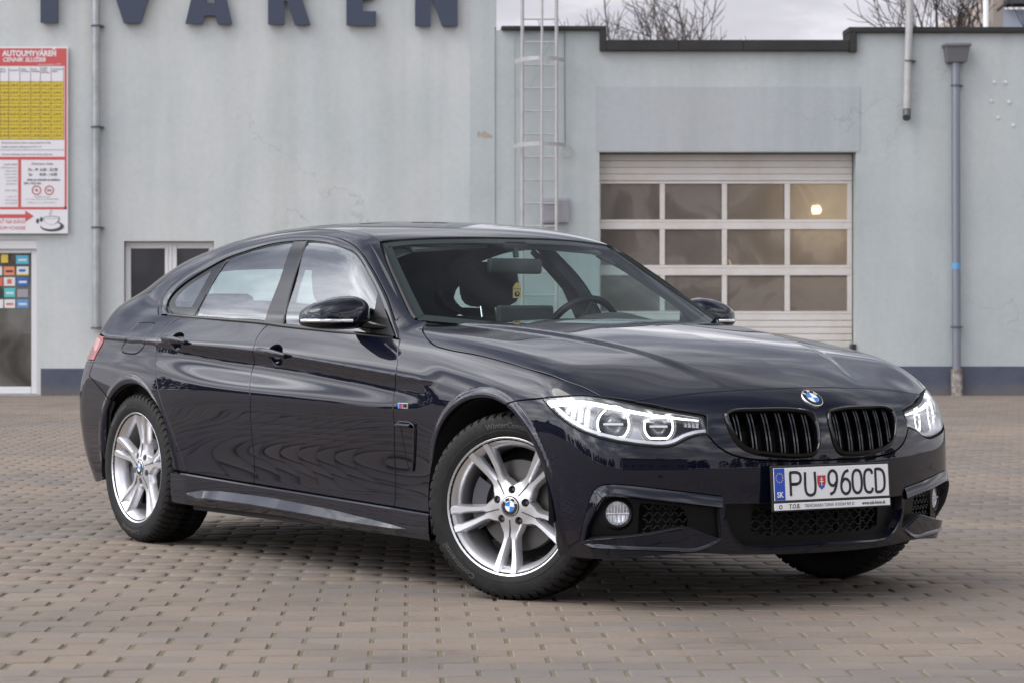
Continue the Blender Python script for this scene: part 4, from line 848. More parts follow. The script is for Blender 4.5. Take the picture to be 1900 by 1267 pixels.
    el('cup_saucer',98,421,22,9.5,'sign_ink',2);el('cup_saucer',95,419,18,7,'sign_white',2.6);el('cup_outline',97,404.5,15,13.5,'sign_ink',3,math.pi,2*math.pi);el('cup_bowl',96.5,405,13.6,12.5,'sign_white',3.6,math.pi,2*math.pi);el('cup_rim',97,404.5,15,2.6,'sign_ink',4);el('cup_coffee',97,404.7,13.8,1.7,'sign_white',4.6)
    for (u,v) in ((71,411),(78,408)): el('coffee_bean',u,v,3.0,4.6,'sign_ink',2)
    mb=MB();mb.tube([(FX(95),-.064,FZ(402)),(FX(93),-.064,FZ(397)),(FX(97),-.064,FZ(393)),(FX(95),-.064,FZ(389.5))],.004,5);mb.build('cup_steam',M['ink_grey'],o)
board()
# ---- beyond the roof: bare trees, pole, house
def bare_tree(x,y,h,seed,label,spread=1.0,base=0):
    rng=random.Random(seed);o=empty('bare_tree',(x,y,base),0,label,'tree');segs=[]
    def grow(p,d,l,r,dep):
        n=4;q=p
        pts=[q]
        for i in range(n):
            d=(d+Vector((rng.uniform(-.16,.16),rng.uniform(-.16,.16),rng.uniform(-.06,.14)))).normalized();q=q+d*(l/n);pts.append(q)
        segs.append((pts,r,dep))
        if dep==0: return
        k=rng.choice((2,3,3)) if dep>1 else 3
        for _ in range(k):
            t=rng.choice((2,3,4,4));a=pts[t];ax=d.orthogonal().normalized();ax.rotate(Matrix.Rotation(rng.uniform(0,6.28),3,d));nd=(d+ax*rng.uniform(.5,1.0)*spread).normalized();grow(a,nd,l*rng.uniform(.62,.82),r*.62,dep-1)
        grow(pts[-1],d,l*.8,r*.7,dep-1)
    grow(Vector((0,0,0)),Vector((0,0,1)),h*.27,h*.012,6)
    tk=MB();cr=MB()
    for pts,r,dep in segs:
        (tk if dep>=5 else cr).tube(pts,r,6 if dep>2 else 3,cap=False,rad=[r*(1-.35*i/4) for i in range(5)])
    tk.build('trunk',M['bark'],o);cr.build('crown',M['bark'],o)
bare_tree(8.0,64,9.9,3,'wide bare tree showing above the low middle of the roof edge',1.15)
bare_tree(4.7,72,9.9,8,'small faint bare tree top just right of the ladder',1.1)
bare_tree(13.2,60,10.4,11,'bare tree above the roof between the vent pipe and the white pole',.8)
def back_things():
    s=2.2;k=lambda u:FX(u)*58/33.69
    o=empty('far_house',(0,58,0),0,'blue-grey house corner with dark eaves above the roof at the top right','house')
    zz=lambda v:.9855-(v-592.2)/4812.8*58;xx=lambda u:(u-769.3)/4812.8*58
    MB().box((xx(1862),0,0),(xx(2300),8,zz(18))).build('wall',M['far_wall'],o);MB().box((xx(1843),.02,0),(xx(1861.8),7,zz(-10))).build('side_wall',M['far_wall2'],o);MB().box((xx(1862),-.35,zz(10)),(xx(2310),.4,zz(0))).build('eaves',M['far_roof'],o)
    MB().add([(xx(1862),-.3,zz(0)),(xx(2310),-.3,zz(0)),(xx(2310),4,zz(-60)),(xx(1862),4,zz(-60)),(xx(1842),-.3,zz(22)),(xx(1846),-.3,zz(26)),(xx(1864),-.3,zz(11)),(xx(1862),-.3,zz(6))],[(0,1,2,3),(4,5,6,7)]).build('roof',M['far_roof'],o)
    xx2=lambda u:(u-769.3)/4812.8*42;zz2=lambda v:.9855-(v-592.2)/4812.8*42
    p=MB();p.tube([(xx2(1832),42,0),(xx2(1829),42,zz2(-60))],.045,12);tag(p.build('pole',M['pvc_white'],smooth=True),'white pole rising behind the roof left of the far house','pole')
    # on the tall block's side, a small lamp arm at the very top
back_things()
# ---- what stands behind the camera and shows only as reflections
def tree_line():
    rng=np.random.default_rng(2);V=[];F=[];k=0
    for i in range(230):
        a=D2R(200+rng.uniform(-130,108));d=rng.uniform(60,95);x,y=math.sin(a)*d,math.cos(a)*d;h=rng.uniform(3.2,7.2);r=h*rng.uniform(.26,.40);n=170
        t=rng.uniform(.10,1,n)**.8;rad=r*np.sqrt(np.clip(1-((t-.35)/.68)**2,.02,1))*rng.uniform(.25,1,n)**.5;th=rng.uniform(0,6.283,n)
        c=np.stack([x+rad*np.cos(th),y+rad*np.sin(th),h*t],-1);u=rng.normal(size=(n,3));v=rng.normal(size=(n,3));s_=rng.uniform(.22,.48,(n,1))
        u/=np.linalg.norm(u,axis=1)[:,None];v/=np.linalg.norm(v,axis=1)[:,None]
        q=np.stack([c-u*s_,c-v*s_,c+u*s_,c+v*s_],1).reshape(-1,3);V.append(q);F.append(np.arange(n*4).reshape(-1,4)+k);k+=n*4
    V=np.vstack(V);F=np.vstack(F);tag(mesh('tree_line',V,F,M['conifer']),kind='stuff')
tree_line()
def shed(x0,x1,y,h,label,rz=0,pos=None):
    o=empty('workshop_shed',pos or ((x0+x1)/2,y,0),rz,label,'shed');w_=(x1-x0)/2
    MB().box((-w_,-6,0),(w_,0,h)).build('wall',M['shed_wall'],o);MB().box((-w_-.3,-6.2,h),(w_+.3,.3,h+.35)).build('roof',M['shed_roof'],o)
    n=int(w_*2/4)
    for k in range(n):
        x=-w_+2+k*4;MB().box((x-.9,0,1.2),(x+.9,.06,2.3)).build('window',M['glass_far'],o)
shed(-14,14,0,4.6,'low grey shed with dark red eaves, far out on the left of the yard',D2R(-68) ,(-52,9,0));shed(6,30,-44,5.0,'longer grey shed with dark red eaves, across the yard behind the viewer')
# ================================================================== car materials
def car_materials():
    m=mat('car_paint',(.0024,.0033,.0100),rough=.45,metal=0,coat=1,coatr=.006,ior=1.25,spec=.05)
    Nn,Lk,b=nodes(m);b.inputs['Coat IOR'].default_value=1.53
    # faint road dust low down on the body, unevenly
    t=Nn.new('ShaderNodeTexCoord').outputs['Object'];n=noise(m,9,8,.65,vec=t)
    sp=Nn.new('ShaderNodeSeparateXYZ');Lk.new(t,sp.inputs[0])
    mr=Nn.new('ShaderNodeMapRange');mr.inputs['From Min'].default_value=.30;mr.inputs['From Max'].default_value=.15;mr.inputs['To Min'].default_value=0;mr.inputs['To Max'].default_value=.3;Lk.new(sp.outputs[2],mr.inputs[0])
    mu=Nn.new('ShaderNodeMath');mu.operation='MULTIPLY';Lk.new(mr.outputs[0],mu.inputs[0]);Lk.new(ramp(m,n,[(.42,(0,0,0)),(.66,(1,1,1))]),mu.inputs[1])
    Lk.new(mixc(m,mu.outputs[0],(.0024,.0033,.0100),(.04,.036,.032)),b.inputs['Base Color'])
    cr=Nn.new('ShaderNodeMapRange');cr.inputs['To Min'].default_value=.012;cr.inputs['To Max'].default_value=.35;Lk.new(mu.outputs[0],cr.inputs[0]);Lk.new(cr.outputs[0],b.inputs['Coat Roughness'])
    mat('gloss_black',(.0025,.0025,.003),rough=.10,spec=.45);mat('intake_black',(.0035,.0035,.004),rough=.38,spec=.22)
    mat('satin_black',(.006,.006,.0065),rough=.38,spec=.3)
    mat('matt_black',(.008,.008,.009),rough=.7)
    mat('rubber_seal',(.010,.010,.011),rough=.5)
    mat('cavity',(.004,.004,.004),rough=.9)
    m=mat('alloy',(.68,.68,.70),rough=.30,metal=.8,coat=.5,coatr=.15)
    mat('alloy_dark',(.10,.10,.11),rough=.4,metal=.8)
    mat('chrome',(.8,.8,.82),rough=.09,metal=1)
    mat('reflector',(.72,.73,.75),rough=.25,metal=1);mat('lamp_chrome',(.50,.51,.53),rough=.38,metal=.9)
    mat('lamp_white',(.75,.75,.76),rough=.3)
    mat('lamp_glow',(.9,.9,.9),rough=.4,emit=(1,.97,.93),es=1.9)
    mat('lamp_glow_soft',(.9,.9,.9),rough=.4,emit=(1,.97,.94),es=.28)
    m=mat('tyre',(.018,.018,.019),rough=.66,spec=.25)
    n=noise(m,30,8,.7);Nn,Lk,b=nodes(m);Lk.new(ramp(m,n,[(.35,(.007,.007,.0075)),(.7,(.020,.019,.018))]),b.inputs['Base Color'])
    mat('tyre_letter',(.045,.044,.042),rough=.6)
    mat('brake_iron',(.12,.115,.11),rough=.45,metal=.8)
    mat('trim_cloth',(.014,.014,.015),rough=.9)
    mat('headliner',(.06,.062,.062),rough=.95)
    mat('dash',(.020,.022,.023),rough=.6)
    mat('white_paint',(.75,.75,.76),rough=.4)
    mat('plate_white',(.72,.72,.73),rough=.35)
    mat('plate_blue',(.01,.06,.40),rough=.35)
    mat('badge_blue',(.02,.20,.62),rough=.2,coat=1)
    mat('badge_white',(.8,.8,.8),rough=.2,coat=1)
    mat('print_grey',(.10,.10,.11),rough=.5)
    mat('plate_black',(.008,.008,.008),rough=.4)
    mat('shield_red',(.45,.02,.03),rough=.4);mat('shield_blue',(.02,.08,.4),rough=.4);mat('eu_yellow',(.75,.55,.05),rough=.4)
    mat('wood_tag',(.50,.33,.12),rough=.6);mat('amber',(.7,.25,.02),rough=.2)
    mat('tail_red',(.26,.012,.015),rough=.12,coat=1,ior=1.5);mat('tail_pink',(.50,.22,.22),rough=.15,coat=1)
    # window glass: thin sheet, a green-grey tint, mirror-like at grazing angles
    for nm,tint,ior in (('glass_side',(.72,.85,.83),1.75),('glass_ws',(.80,.90,.88),1.30),('glass_lens',(.97,.97,.98),1.42)):
        m=bpy.data.materials.new(nm);m.use_nodes=True;MATS[nm]=m;Nn=m.node_tree.nodes;Lk=m.node_tree.links;Nn.clear()
        tr=Nn.new('ShaderNodeBsdfTransparent');tr.inputs[0].default_value=(*tint,1)
        gl=Nn.new('ShaderNodeBsdfGlossy');gl.inputs['Roughness'].default_value=.01;gl.inputs['Color'].default_value=(.95,.97,1,1)
        ge=Nn.new('ShaderNodeNewGeometry');dt=Nn.new('ShaderNodeVectorMath');dt.operation='DOT_PRODUCT';Lk.new(ge.outputs['Normal'],dt.inputs[0]);Lk.new(ge.outputs['Incoming'],dt.inputs[1])
        def mm(op,*a):
            n=Nn.new('ShaderNodeMath');n.operation=op
            for i,v in enumerate(a):
                if isinstance(v,(int,float)): n.inputs[i].default_value=v
                else: Lk.new(v,n.inputs[i])
            return n.outputs[0]
        F0=2*((ior-1)/(ior+1))**2;cs=mm('ABSOLUTE',dt.outputs['Value']);p5=mm('POWER',mm('SUBTRACT',1.0,cs),5.2 if nm=='glass_ws' else 4.2)
        sc_=.42 if nm=='glass_ws' else 1.0
        class _o: outputs=[mm('MULTIPLY',mm('MULTIPLY_ADD',p5,1-F0,F0),sc_)]
        ma=_o
        mx=Nn.new('ShaderNodeMixShader');Lk.new(ma.outputs[0],mx.inputs[0]);Lk.new(tr.outputs[0],mx.inputs[1]);Lk.new(gl.outputs[0],mx.inputs[2])
        ou=Nn.new('ShaderNodeOutputMaterial');Lk.new(mx.outputs[0],ou.inputs[0])
car_materials();M=MATS
CAR=empty('car',(CARX,CARY,0),CARTH,'glossy black four-door car with silver double-spoke wheels and lit headlights on the paving','car')
SIDE=Ortho((0,1,-.55));TOP=Ortho((0,0,-1),up=(1,0,0));FRONT=Cyl(-.25);REAR=Cyl(-3.0,sign=-1)
NOSE=Ortho((-.75,.0,-.66));LAMP=Ortho((-.62,.62,-.45))
def both(fn):
    for s in (1,-1): fn(s)
ARCH_H=(.018,.012)
# ---- fender
def fender(s):
    o=chain('g_f');o=chain('-g_f','apb','hg','lt','bg','fa','-s4')
    panel('front_fender',o,SIDE,M['car_paint'],CAR,h=(.012,.007),side=s)
both(fender)
def doors(s):
    fd_=panel('front_door',chain('s3','-g_f','-b2','g_m'),SIDE,M['car_paint'],CAR,h=(.022,.008),side=s,holes=[cup('h_f')])
    rd=panel('rear_door',chain('s2','-g_m','-b1','g_rr'),SIDE,M['car_paint'],CAR,h=(.022,.008),side=s,holes=[cup('h_r')])
    for d,n in ((fd_,'h_f'),(rd,'h_r')): handle(d,n,s)
def cup(n):
    c=np.array(CRV[n][1]);a=np.array(CRV[n][0]);b=np.array(CRV[n][2]);
    out=[]
    for k in range(40):
        t=2*math.pi*k/40;x=.058*math.cos(t);z=.040*math.sin(t)*(1 if abs(x)<.05 else .9)
        out.append((c[0]+x+.012,c[1],c[2]+z))
    return np.array(out)
def handle(par,n,s):
    a,c,b=[np.array(p,float) for p in CRV[n]]
    # bowl behind the grip
    V=[];Fc=[];R_=7;K=32
    for i in range(R_+1):
        r=1-i/R_;dep=.030*math.sin(math.pi/2*i/R_)**.8
        for k in range(K):
            t=2*math.pi*k/K;x=c[0]+.012+.062*r*math.cos(t);z=c[2]+.044*r*math.sin(t)
            y=-float(W(np.array(x),np.array(z)))+.006+dep;V.append((x,s*y if s>0 else -y,z))
    for i in range(R_):
        for k in range(K):
            f=(i*K+k,i*K+(k+1)%K,(i+1)*K+(k+1)%K,(i+1)*K+k);Fc.append(f if s>0 else f[::-1])
    mesh('handle_recess',V,Fc,M['car_paint'],par,smooth=True)
    # grip: tapered bar, proud of the skin
    L_=.235;x0=c[0]-.118+.004;V=[];Fc=[];n_=26;K=16
    for i in range(n_+1):
        u=i/n_;x=x0+L_*u;z=c[2]+.002-.012*(u-.5)*1.6
        hw=.0175*(math.sin(math.pi*min(1,max(0,.04+.92*u)))**.28)*(1-.25*u);th=.0085*(math.sin(math.pi*(.03+.94*u))**.35)
        y=-float(W(np.array(x),np.array(z)))-.022+.006*(2*u-1)**2
        for k in range(K):
            t=2*math.pi*k/K;yy=y+th*math.cos(t);zz=z+hw*np.sign(math.sin(t))*abs(math.sin(t))**.8;V.append((x,yy*s,zz))
    for i in range(n_):
        for k in range(K):
            f=(i*K+k,(i+1)*K+k,(i+1)*K+(k+1)%K,i*K+(k+1)%K);Fc.append(f if s>0 else f[::-1])
    Fc+=[tuple(range(K)),tuple(n_*K+k for k in reversed(range(K)))]
    mesh('door_handle',V,Fc,M['car_paint'],par,smooth=True)
    mb=MB();y=-float(W(np.array(x0+.03),np.array(c[2])));mb.box((x0+.012,y-.016,c[2]-.009),(x0+.036,y+.012,c[2]+.011),.003)
    y=-float(W(np.array(x0+L_-.02),np.array(c[2]-.012)));mb.box((x0+L_-.035,y-.016,c[2]-.020),(x0+L_-.008,y+.012,c[2]-.002),.003)
    if s<0: mb.V=[(v[0],-v[1],v[2]) for v in mb.V];mb.F=[f[::-1] for f in mb.F]
    mb.build('handle_mount',M['car_paint'],par)
both(doors)
# ---- side frame around the windows, pillar and roof rail
ROOFX=[-1.25,-1.5,-1.8,-2.1,-2.4,-2.7,-2.95,-3.1]
def roofpt(x,y):
    O=np.array([[x,-abs(y),2.0]]);q,h=cast(green,O,np.array([[0,0,-1.]]),tmax=2,n=200);return tuple(q[0])
ditch=[tuple(CRV['ditch'][0])]+[roofpt(x,y) for x,y in ((-1.35,.552),(-1.6,.552),(-1.9,.552),(-2.2,.552),(-2.5,.552),(-2.75,.55),(-2.9,.548),(-3.1,.56),(-3.3,.58),(-3.44,.60))]
CRV['ditch']=ditch[:8];CRV['backl']=ditch[7:]
wso=CRV['wsout']
CRV['wsout']=[tuple(CRV['ditch'][0])]+wso[1:]
def bodyside(s):
    # rail from the mirror corner over the doors to the deck; quarter below it
    qtop=[ditch[-1],bpt(-3.60,-.60),bpt(-3.70,-.64)]
    o=chain('fo','b0','g_rr','-s1','-ra',[CRV['ra'][3],CRV['rbg'][3]],'-rbg',[CRV['rbg'][0],CRV['tl'][3]],'-tl',[CRV['tl'][0],(-3.42,-.76,.945),(-3.55,-.70,.985),bpt(-3.66,-.62)],[bpt(-3.66,-.62),ditch[-1]],'-backl','-ditch','wsout',[CRV['wsout'][-1],CRV['apb'][2]],[CRV['apb'][2],CRV['apb'][1],CRV['apb'][0]])
    return o
def bpt(x,y):
    q,h=cast(body,np.array([[x,y,2.0]]),np.array([[0,0,-1.]]),tmax=2,n=300);return tuple(q[0])
BS=bodyside(1)
def side_frame(s):
    panel('body_side',BS,SIDE,M['car_paint'],CAR,h=(.013,.006),side=s,holes=[chain('fuel')] if s>0 else [])
    if s>0: panel('fuel_flap',chain('fuel',[CRV['fuel'][-1],CRV['fuel'][0]]),SIDE,M['car_paint'],CAR,h=(.02,.01),side=s)
    panel('inner_liner',BS,SIDE,M['trim_cloth'],CAR,h=(.05,.05),side=s,off=.0145,gap=.006,flange=0,plain=True)
    # bright-black window frame between the shut line and the glass seal
    A=resamp(chain('fo'),120);A=resamp(cat_rom(CRV['fo']),120);B=resamp(cat_rom(CRV['di']),120)
    NA=fnorm(body,A);
    A2=A.copy();B2=B-fnorm(green,B)*.004
    mid=(A2*.5+B2*.5);nm=fnorm(green,mid)
    t0=A2*.95+B2*.05;mi=mid+nm*.006
    strip('window_frame',A-NA*.02,[t0-NA*.001,(t0*.6+mi*.4)+nm*.002,mi,(mi*.4+B2*.6)+nm*.001,B2,B2-fnorm(green,B2)*.016],M['car_paint'],CAR,side=-s if False else s,angle=50)
    # belt trim
    A=resamp(cat_rom(CRV['db']),100);nb=fnorm(body,A)
    a=A.copy();a[:,2]-=.016;a=a+nb*.002
    strip('belt_trim',a-nb*.006,[a+nb*.001,a+nb*.004+np.array([0,0,.004]),A+nb*.005+np.array([0,0,-.002]),A+nb*.002+np.array([0,.0,.003]),A-nb*.012+np.array([0,0,.002])],M['gloss_black'],CAR,side=s)
    # seal
    O=chain('di','db');n=fnorm(green,O);ctr=O.mean(0)
    inn=O+(ctr-O)/np.linalg.norm(ctr-O,axis=1)[:,None]*.018
    strip('window_seal',O-n*.003,[O-n*.010,inn-n*.013],M['rubber_seal'],CAR,side=s,close=True)
both(side_frame)
# ---- side glass, recessed a little behind the frame
GI=lambda p:green(p)+.011
def sideglass(s):
    di=CRV['di'];db=CRV['db'];q=CRV['div_q'];r=CRV['bp_r'];f=CRV['bp_f']
    D_=cat_rom(di,.01);Bt=cat_rom(db,.01)
    def cut(P,a,b):
        i=np.linalg.norm(P-np.array(a),axis=1).argmin();j=np.linalg.norm(P-np.array(b),axis=1).argmin()
        return P[i:j+1] if i<=j else P[j:i+1][::-1]
    def build(nm,o,m,off=.011,fl=.004,hf=None,holes=(),par=CAR): return panel(nm,o,SIDE,m,par,field=green,off=off,h=(.05,.03),side=s,gap=.0015,flange=fl,holes=holes)
    # front glass
    o=np.vstack([cut(D_,di[0],f[0]),cat_rom(f,.02),cut(Bt,f[2],db[-1])]);build('front_door_glass',dd(o),M['glass_side'])
    o=np.vstack([cut(D_,r[0],q[0]),cat_rom(q,.02),cut(Bt,q[2],r[2]),cat_rom(r,.02)[::-1]]);build('rear_door_glass',dd(o),M['glass_side'])
    o=np.vstack([cut(D_,q[0],di[-1]),cut(Bt,db[0],q[2]),cat_rom(q,.02)[::-1]]);qo=dd(o)
    qi=np.array(CRV['q_in']);qi=rounded(qi,.02)
    build('quarter_glass',qi,M['glass_side'],off=.0105)
    build('quarter_trim',qo,M['gloss_black'],off=.009,holes=[qi])
    o=np.vstack([cut(D_,f[0],r[0]),cat_rom(r,.02),cut(Bt,r[2],f[2]),cat_rom(f,.02)[::-1]]);build('pillar_trim',dd(o),M['gloss_black'],off=.006,fl=.008)
    # dark gaps between panes
    for c in (q,):
        P=cat_rom(c,.02);n=fnorm(green,P);t=np.gradient(P,axis=0);t/=np.linalg.norm(t,axis=1)[:,None];b=np.cross(n,t)
        strip('glass_run',P-n*.006+b*.004,[P-n*.005,P-n*.006-b*.004],M['rubber_seal'],CAR,side=s)
    P=cat_rom(f,.02);n=fnorm(green,P);t=np.gradient(P,axis=0);t/=np.linalg.norm(t,axis=1)[:,None];b=np.cross(n,t)
    strip('glass_run',P-n*.006+b*.007,[P-n*.003+b*.004,P-n*.003-b*.004,P-n*.006-b*.007],M['rubber_seal'],CAR,side=s)
    # quarter badge plate
def dd(P):
    k=[0]
    for i in range(1,len(P)):
        if np.linalg.norm(P[i]-P[k[-1]])>.004:k.append(i)
    if np.linalg.norm(P[k[-1]]-P[k[0]])<.004:k.pop()
    return P[k]
def rounded(P,r,n=5):
    P=np.array(P,float);out=[]
    for i in range(len(P)):
        a,b,c=P[i-1],P[i],P[(i+1)%len(P)];la,lc=np.linalg.norm(a-b),np.linalg.norm(c-b);ra,rc=min(r,la*.4),min(r,lc*.4)
        p=b+(a-b)/la*ra;q=b+(c-b)/lc*rc
        for t in np.linspace(0,1,n): out.append((1-t)**2*p+2*t*(1-t)*b+t*t*q)
    return np.array(out)
both(sideglass)
# ---- hood, nose panel, roof, windscreen, deck
def mirror_close(half):
    """half outline on the right side, both ends at the centre line -> closed outline"""
    h=np.array(half,float);h=h.copy()
    return np.vstack([h,flipy(h)[::-1]])
def hoodpt(x,y): 
    q,h=cast(lower,np.array([[x,-abs(y),2.0]]),np.array([[0,0,-1.]]),tmax=2,n=300);return tuple(q[0])
def centred(P): P=np.array(P,float);P[:,1]=np.minimum(P[:,1],-.003);return P
NL=CRV['nl'];NLc=[tuple(p) for p in NL[:5]]
hr=[hoodpt(-.668,.699),hoodpt(-.60,.55),hoodpt(-.53,.35),hoodpt(-.50,.15),hoodpt(-.495,.004)]
CRV['hg'][0]=hr[0];CRV['apb'][-1]=hr[0]
half=np.vstack([cat_rom(hr[::-1],.02),cat_rom(CRV['hg'],.015),cat_rom([CRV['hg'][-1],CRV['ltn'][1]],.02)[:3],cat_rom([CRV['ltn'][0],NL[0]],.02)[-2:],cat_rom(NL[:5],.015)])
half=dd(np.vstack([cat_rom(hr[::-1],.02),cat_rom(CRV['hg'],.015),cat_rom([CRV['hg'][-1],NL[0]],.02),cat_rom(NL[:5],.015)]))
panel('hood',dd(mirror_close(half)),TOP,M['car_paint'],CAR,field=lower,h=(.014,.014),flange=.02,gap=.0028)
NOSEP=cat_rom(CRV['npb'],.01)
CRV['kid']=[(a,min(b,-.024),c_) for a,b,c_ in CRV['kid']]
kid=rounded(np.array(CRV['kid']),.03,4)
half=dd(np.vstack([cat_rom(NL[:5],.015)[::-1],cat_rom([NL[0],CRV['ltn'][1]],.02)[:1],cat_rom(CRV['ltn'],.015)[7:],cat_rom(CRV['kfb'],.012)]))
half[:,1]=np.minimum(half[:,1],-.002)
CRV['nose']=half
np_o=dd(mirror_close(half))
khole=cat_rom(list(map(tuple,CRV['kid']))+[tuple(CRV['kid'][0])],.01)[:-1]
NZ=Ortho((-.86,0,-.5))
panel('nose_panel',np_o,NZ,M['car_paint'],CAR,field=lower,h=(.012,.012),flange=.015,holes=[khole,flipy(khole)],hflange=.03)
# roof
wst=[tuple(CRV['wstop'][0])]+[tuple(p) for p in CRV['wstop'][1:]]
wst[0]=tuple(CRV['ditch'][0]);wst.append((-1.128,-.003,1.317))
bk=[CRV['ditch'][-1],roofpt(-2.93,.40),roofpt(-2.96,.2),roofpt(-2.965,.003)]
half=dd(np.vstack([cat_rom(wst,.02)[::-1],cat_rom(CRV['ditch'],.02),cat_rom(bk,.02)]))
panel('roof',dd(mirror_close(half)),TOP,M['car_paint'],CAR,field=green,h=(.03,.02),flange=.008,gap=.0015)
# windscreen
gb=[CRV['wsin'][-1],(-.60,-.60,.96),(-.50,-.45,.955),(-.45,-.25,.955),(-.43,-.003,.955)]
gb=[tuple(cast(green,np.array([[p[0],p[1],2.]]),np.array([[0,0,-1.]]),tmax=2,n=200)[0][0]) for p in gb]
wsi=[tuple(p) for p in CRV['wsin']];
half=dd(np.vstack([cat_rom(gb,.02)[::-1],cat_rom(wsi,.02)[::-1],cat_rom([wsi[0],tuple(np.array(CRV['wstop'][1])-np.array([0,0,.004]))]+[tuple(np.array(p)-np.array([-.004,0,.003])) for p in wst[2:]],.02)]))
WSO=dd(mirror_close(half));panel('windscreen',WSO,TOP,M['glass_ws'],CAR,field=green,off=.004,h=(.04,.04),flange=.004,gap=.001)
# black printed border under the glass edge
P=np.vstack([WSO,WSO[:1]]);c=WSO.mean(0)
def inwards(P,d):
    Q=TOP.to(P);
    if area2(Q)<0: Q=Q[::-1];R_=inset(Q,d)[::-1]
    else: R_=inset(Q,d)
    O,Dr=TOP.ray(R_,-3);q,h=cast(lambda p:green(p)+.007,O,Dr,tmax=3,n=300);return q
B1=inwards(WSO,.001);B2=inwards(WSO,.035)
strip('windscreen_border',np.vstack([B1,B1[:1]]),np.vstack([B2,B2[:1]]),M['matt_black'],CAR)
def ws_trim(s):
    A=cat_rom(CRV['wsout'],.02);A=resamp(A,40);B=resamp(cat_rom(CRV['wsin'],.02),40);n=fnorm(green,(A+B)/2)
    strip('windscreen_trim',A-n*.006,[A+n*.001,(A*.5+B*.5)+n*.005,B+n*.002,B-n*.006],M['satin_black'],CAR,side=s)
both(ws_trim)
# cowl under the windscreen
A=cat_rom([(-.74,-.70,.965),(-.60,-.52,.94),(-.52,-.3,.935),(-.49,0,.935)],.03);A=np.vstack([A,flipy(A)[::-1][1:]])
B=A+np.array([.16,0,-.02]);strip('cowl',A+np.array([-.03,0,.012]),[A,B],M['matt_black'],CAR)
# wipers
for (a,b,c) in (((-.60,-.10,.955),(-.66,-.42,.965),(-.72,-.60,.975)),((-.60,.50,.955),(-.60,.12,.96),(-.62,-.05,.962))):
    MB().tube(cat_rom([a,b,c],.03),.006,8).build('wiper',M['satin_black'],CAR,smooth=True)
# rear window and deck
bl=[roofpt(-3.44,.58),roofpt(-3.46,.4),roofpt(-3.47,.2),roofpt(-3.475,.003)]
half=dd(np.vstack([cat_rom(bk,.02)[::-1],cat_rom([CRV['ditch'][-1]]+ditch[8:],.02),cat_rom(bl,.02)]))
panel('rear_window',dd(mirror_close(half)),TOP,M['glass_ws'],CAR,field=green,off=.003,h=(.06,.06),flange=.004)
dk=[ditch[-1],bpt(-3.66,-.62)];dk2=[bpt(-3.66,-.62),bpt(-3.70,-.4),bpt(-3.72,-.2),bpt(-3.725,-.003)]
bl2=[ditch[-1],bpt(-3.46,-.4),bpt(-3.47,-.2),bpt(-3.475,-.003)]
half=dd(np.vstack([cat_rom(bl2,.02)[::-1],cat_rom(dk,.02),cat_rom(dk2,.02)]))
panel('boot_lid',dd(mirror_close(half)),TOP,M['car_paint'],CAR,h=(.03,.03),flange=.02)
# ---- tail: bumper, boot face, lamps
def rpt(y,z):
    a=math.atan2(y,.75);a=y/.9 if False else a
    q,h=cast(body,np.array([[-5.,y,z]]),np.array([[1.,0,0]]),tmax=2.5,n=300);return tuple(q[0])
RA=cat_rom(CRV['ra'],.015)
rb=[CRV['ra'][0]]
rbo=dd(np.vstack([cat_rom([CRV['ra'][3],CRV['rbg'][3]],.02),cat_rom(CRV['rbg'],.02)[::-1],cat_rom([CRV['rbg'][0],CRV['tl'][3]],.02),cat_rom([CRV['tl'][3],rpt(-.70,.79),rpt(-.5,.78),rpt(-.25,.77),rpt(-.003,.77)],.03),
   cat_rom([rpt(-.003,.22),rpt(-.3,.22),rpt(-.55,.23),(-3.50,-.72,.235),(-3.28,-.775,.245),tuple(CRV['ra'][0])],.03),cat_rom(CRV['ra'][:4],.015)]))
panel('rear_bumper',dd(mirror_close(rbo[::-1])) if False else dd(np.vstack([rbo,flipy(rbo)[::-1]])) if False else None,None,None,None) if False else None
i0=[i for i,p in enumerate(rbo) if p[1]>-.01]
k1=max(i for i in range(len(rbo)) if rbo[i][1]>-.01 and rbo[i][2]>.5);k2=min(i for i in range(len(rbo)) if rbo[i][1]>-.01 and rbo[i][2]<.5)
rh=np.vstack([rbo[k2:],rbo[:k1+1]])
panel('rear_bumper',dd(mirror_close(rh)),REAR,M['car_paint'],CAR,h=(.025,.02),gap=.0025,flange=.03)
top=[bpt(-3.70,-.4),bpt(-3.72,-.2),bpt(-3.725,-.003)]
bf=dd(np.vstack([cat_rom([(-3.725,-.003,1.0),(-3.72,-.2,1.0),(-3.70,-.4,.995),(-3.66,-.60,.985)],.03),cat_rom([rpt(-.55,.93),rpt(-.45,.80),rpt(-.44,.79)],.03),cat_rom([rpt(-.44,.79),rpt(-.2,.782),rpt(-.003,.782)],.03)]))
panel('boot_face',dd(mirror_close(bf)),REAR,M['car_paint'],CAR,h=(.03,.02))
def taillamp(s):
    o=dd(np.vstack([cat_rom(CRV['tl'],.01),cat_rom([CRV['tl'][3],rpt(-.70,.80),rpt(-.46,.81)],.02),cat_rom([rpt(-.46,.81),rpt(-.56,.93)],.02),cat_rom([rpt(-.56,.93),(-3.58,-.68,.955),(-3.42,-.76,.93),CRV['tl'][0]],.02)]))
    t=panel('tail_light',o,REAR,M['tail_red'],CAR,h=(.02,.02),side=s,off=-.003)
    o2=np.array([(-3.22,-.82,.89),(-3.25,-.83,.84),(-3.38,-.79,.86),(-3.5,-.73,.89),(-3.42,-.76,.915),(-3.3,-.80,.905)])
    panel('tail_light_lens',rounded(o2,.02),REAR,M['tail_pink'],t,h=(.02,.02),side=s,off=-.005,gap=0)
both(taillamp)
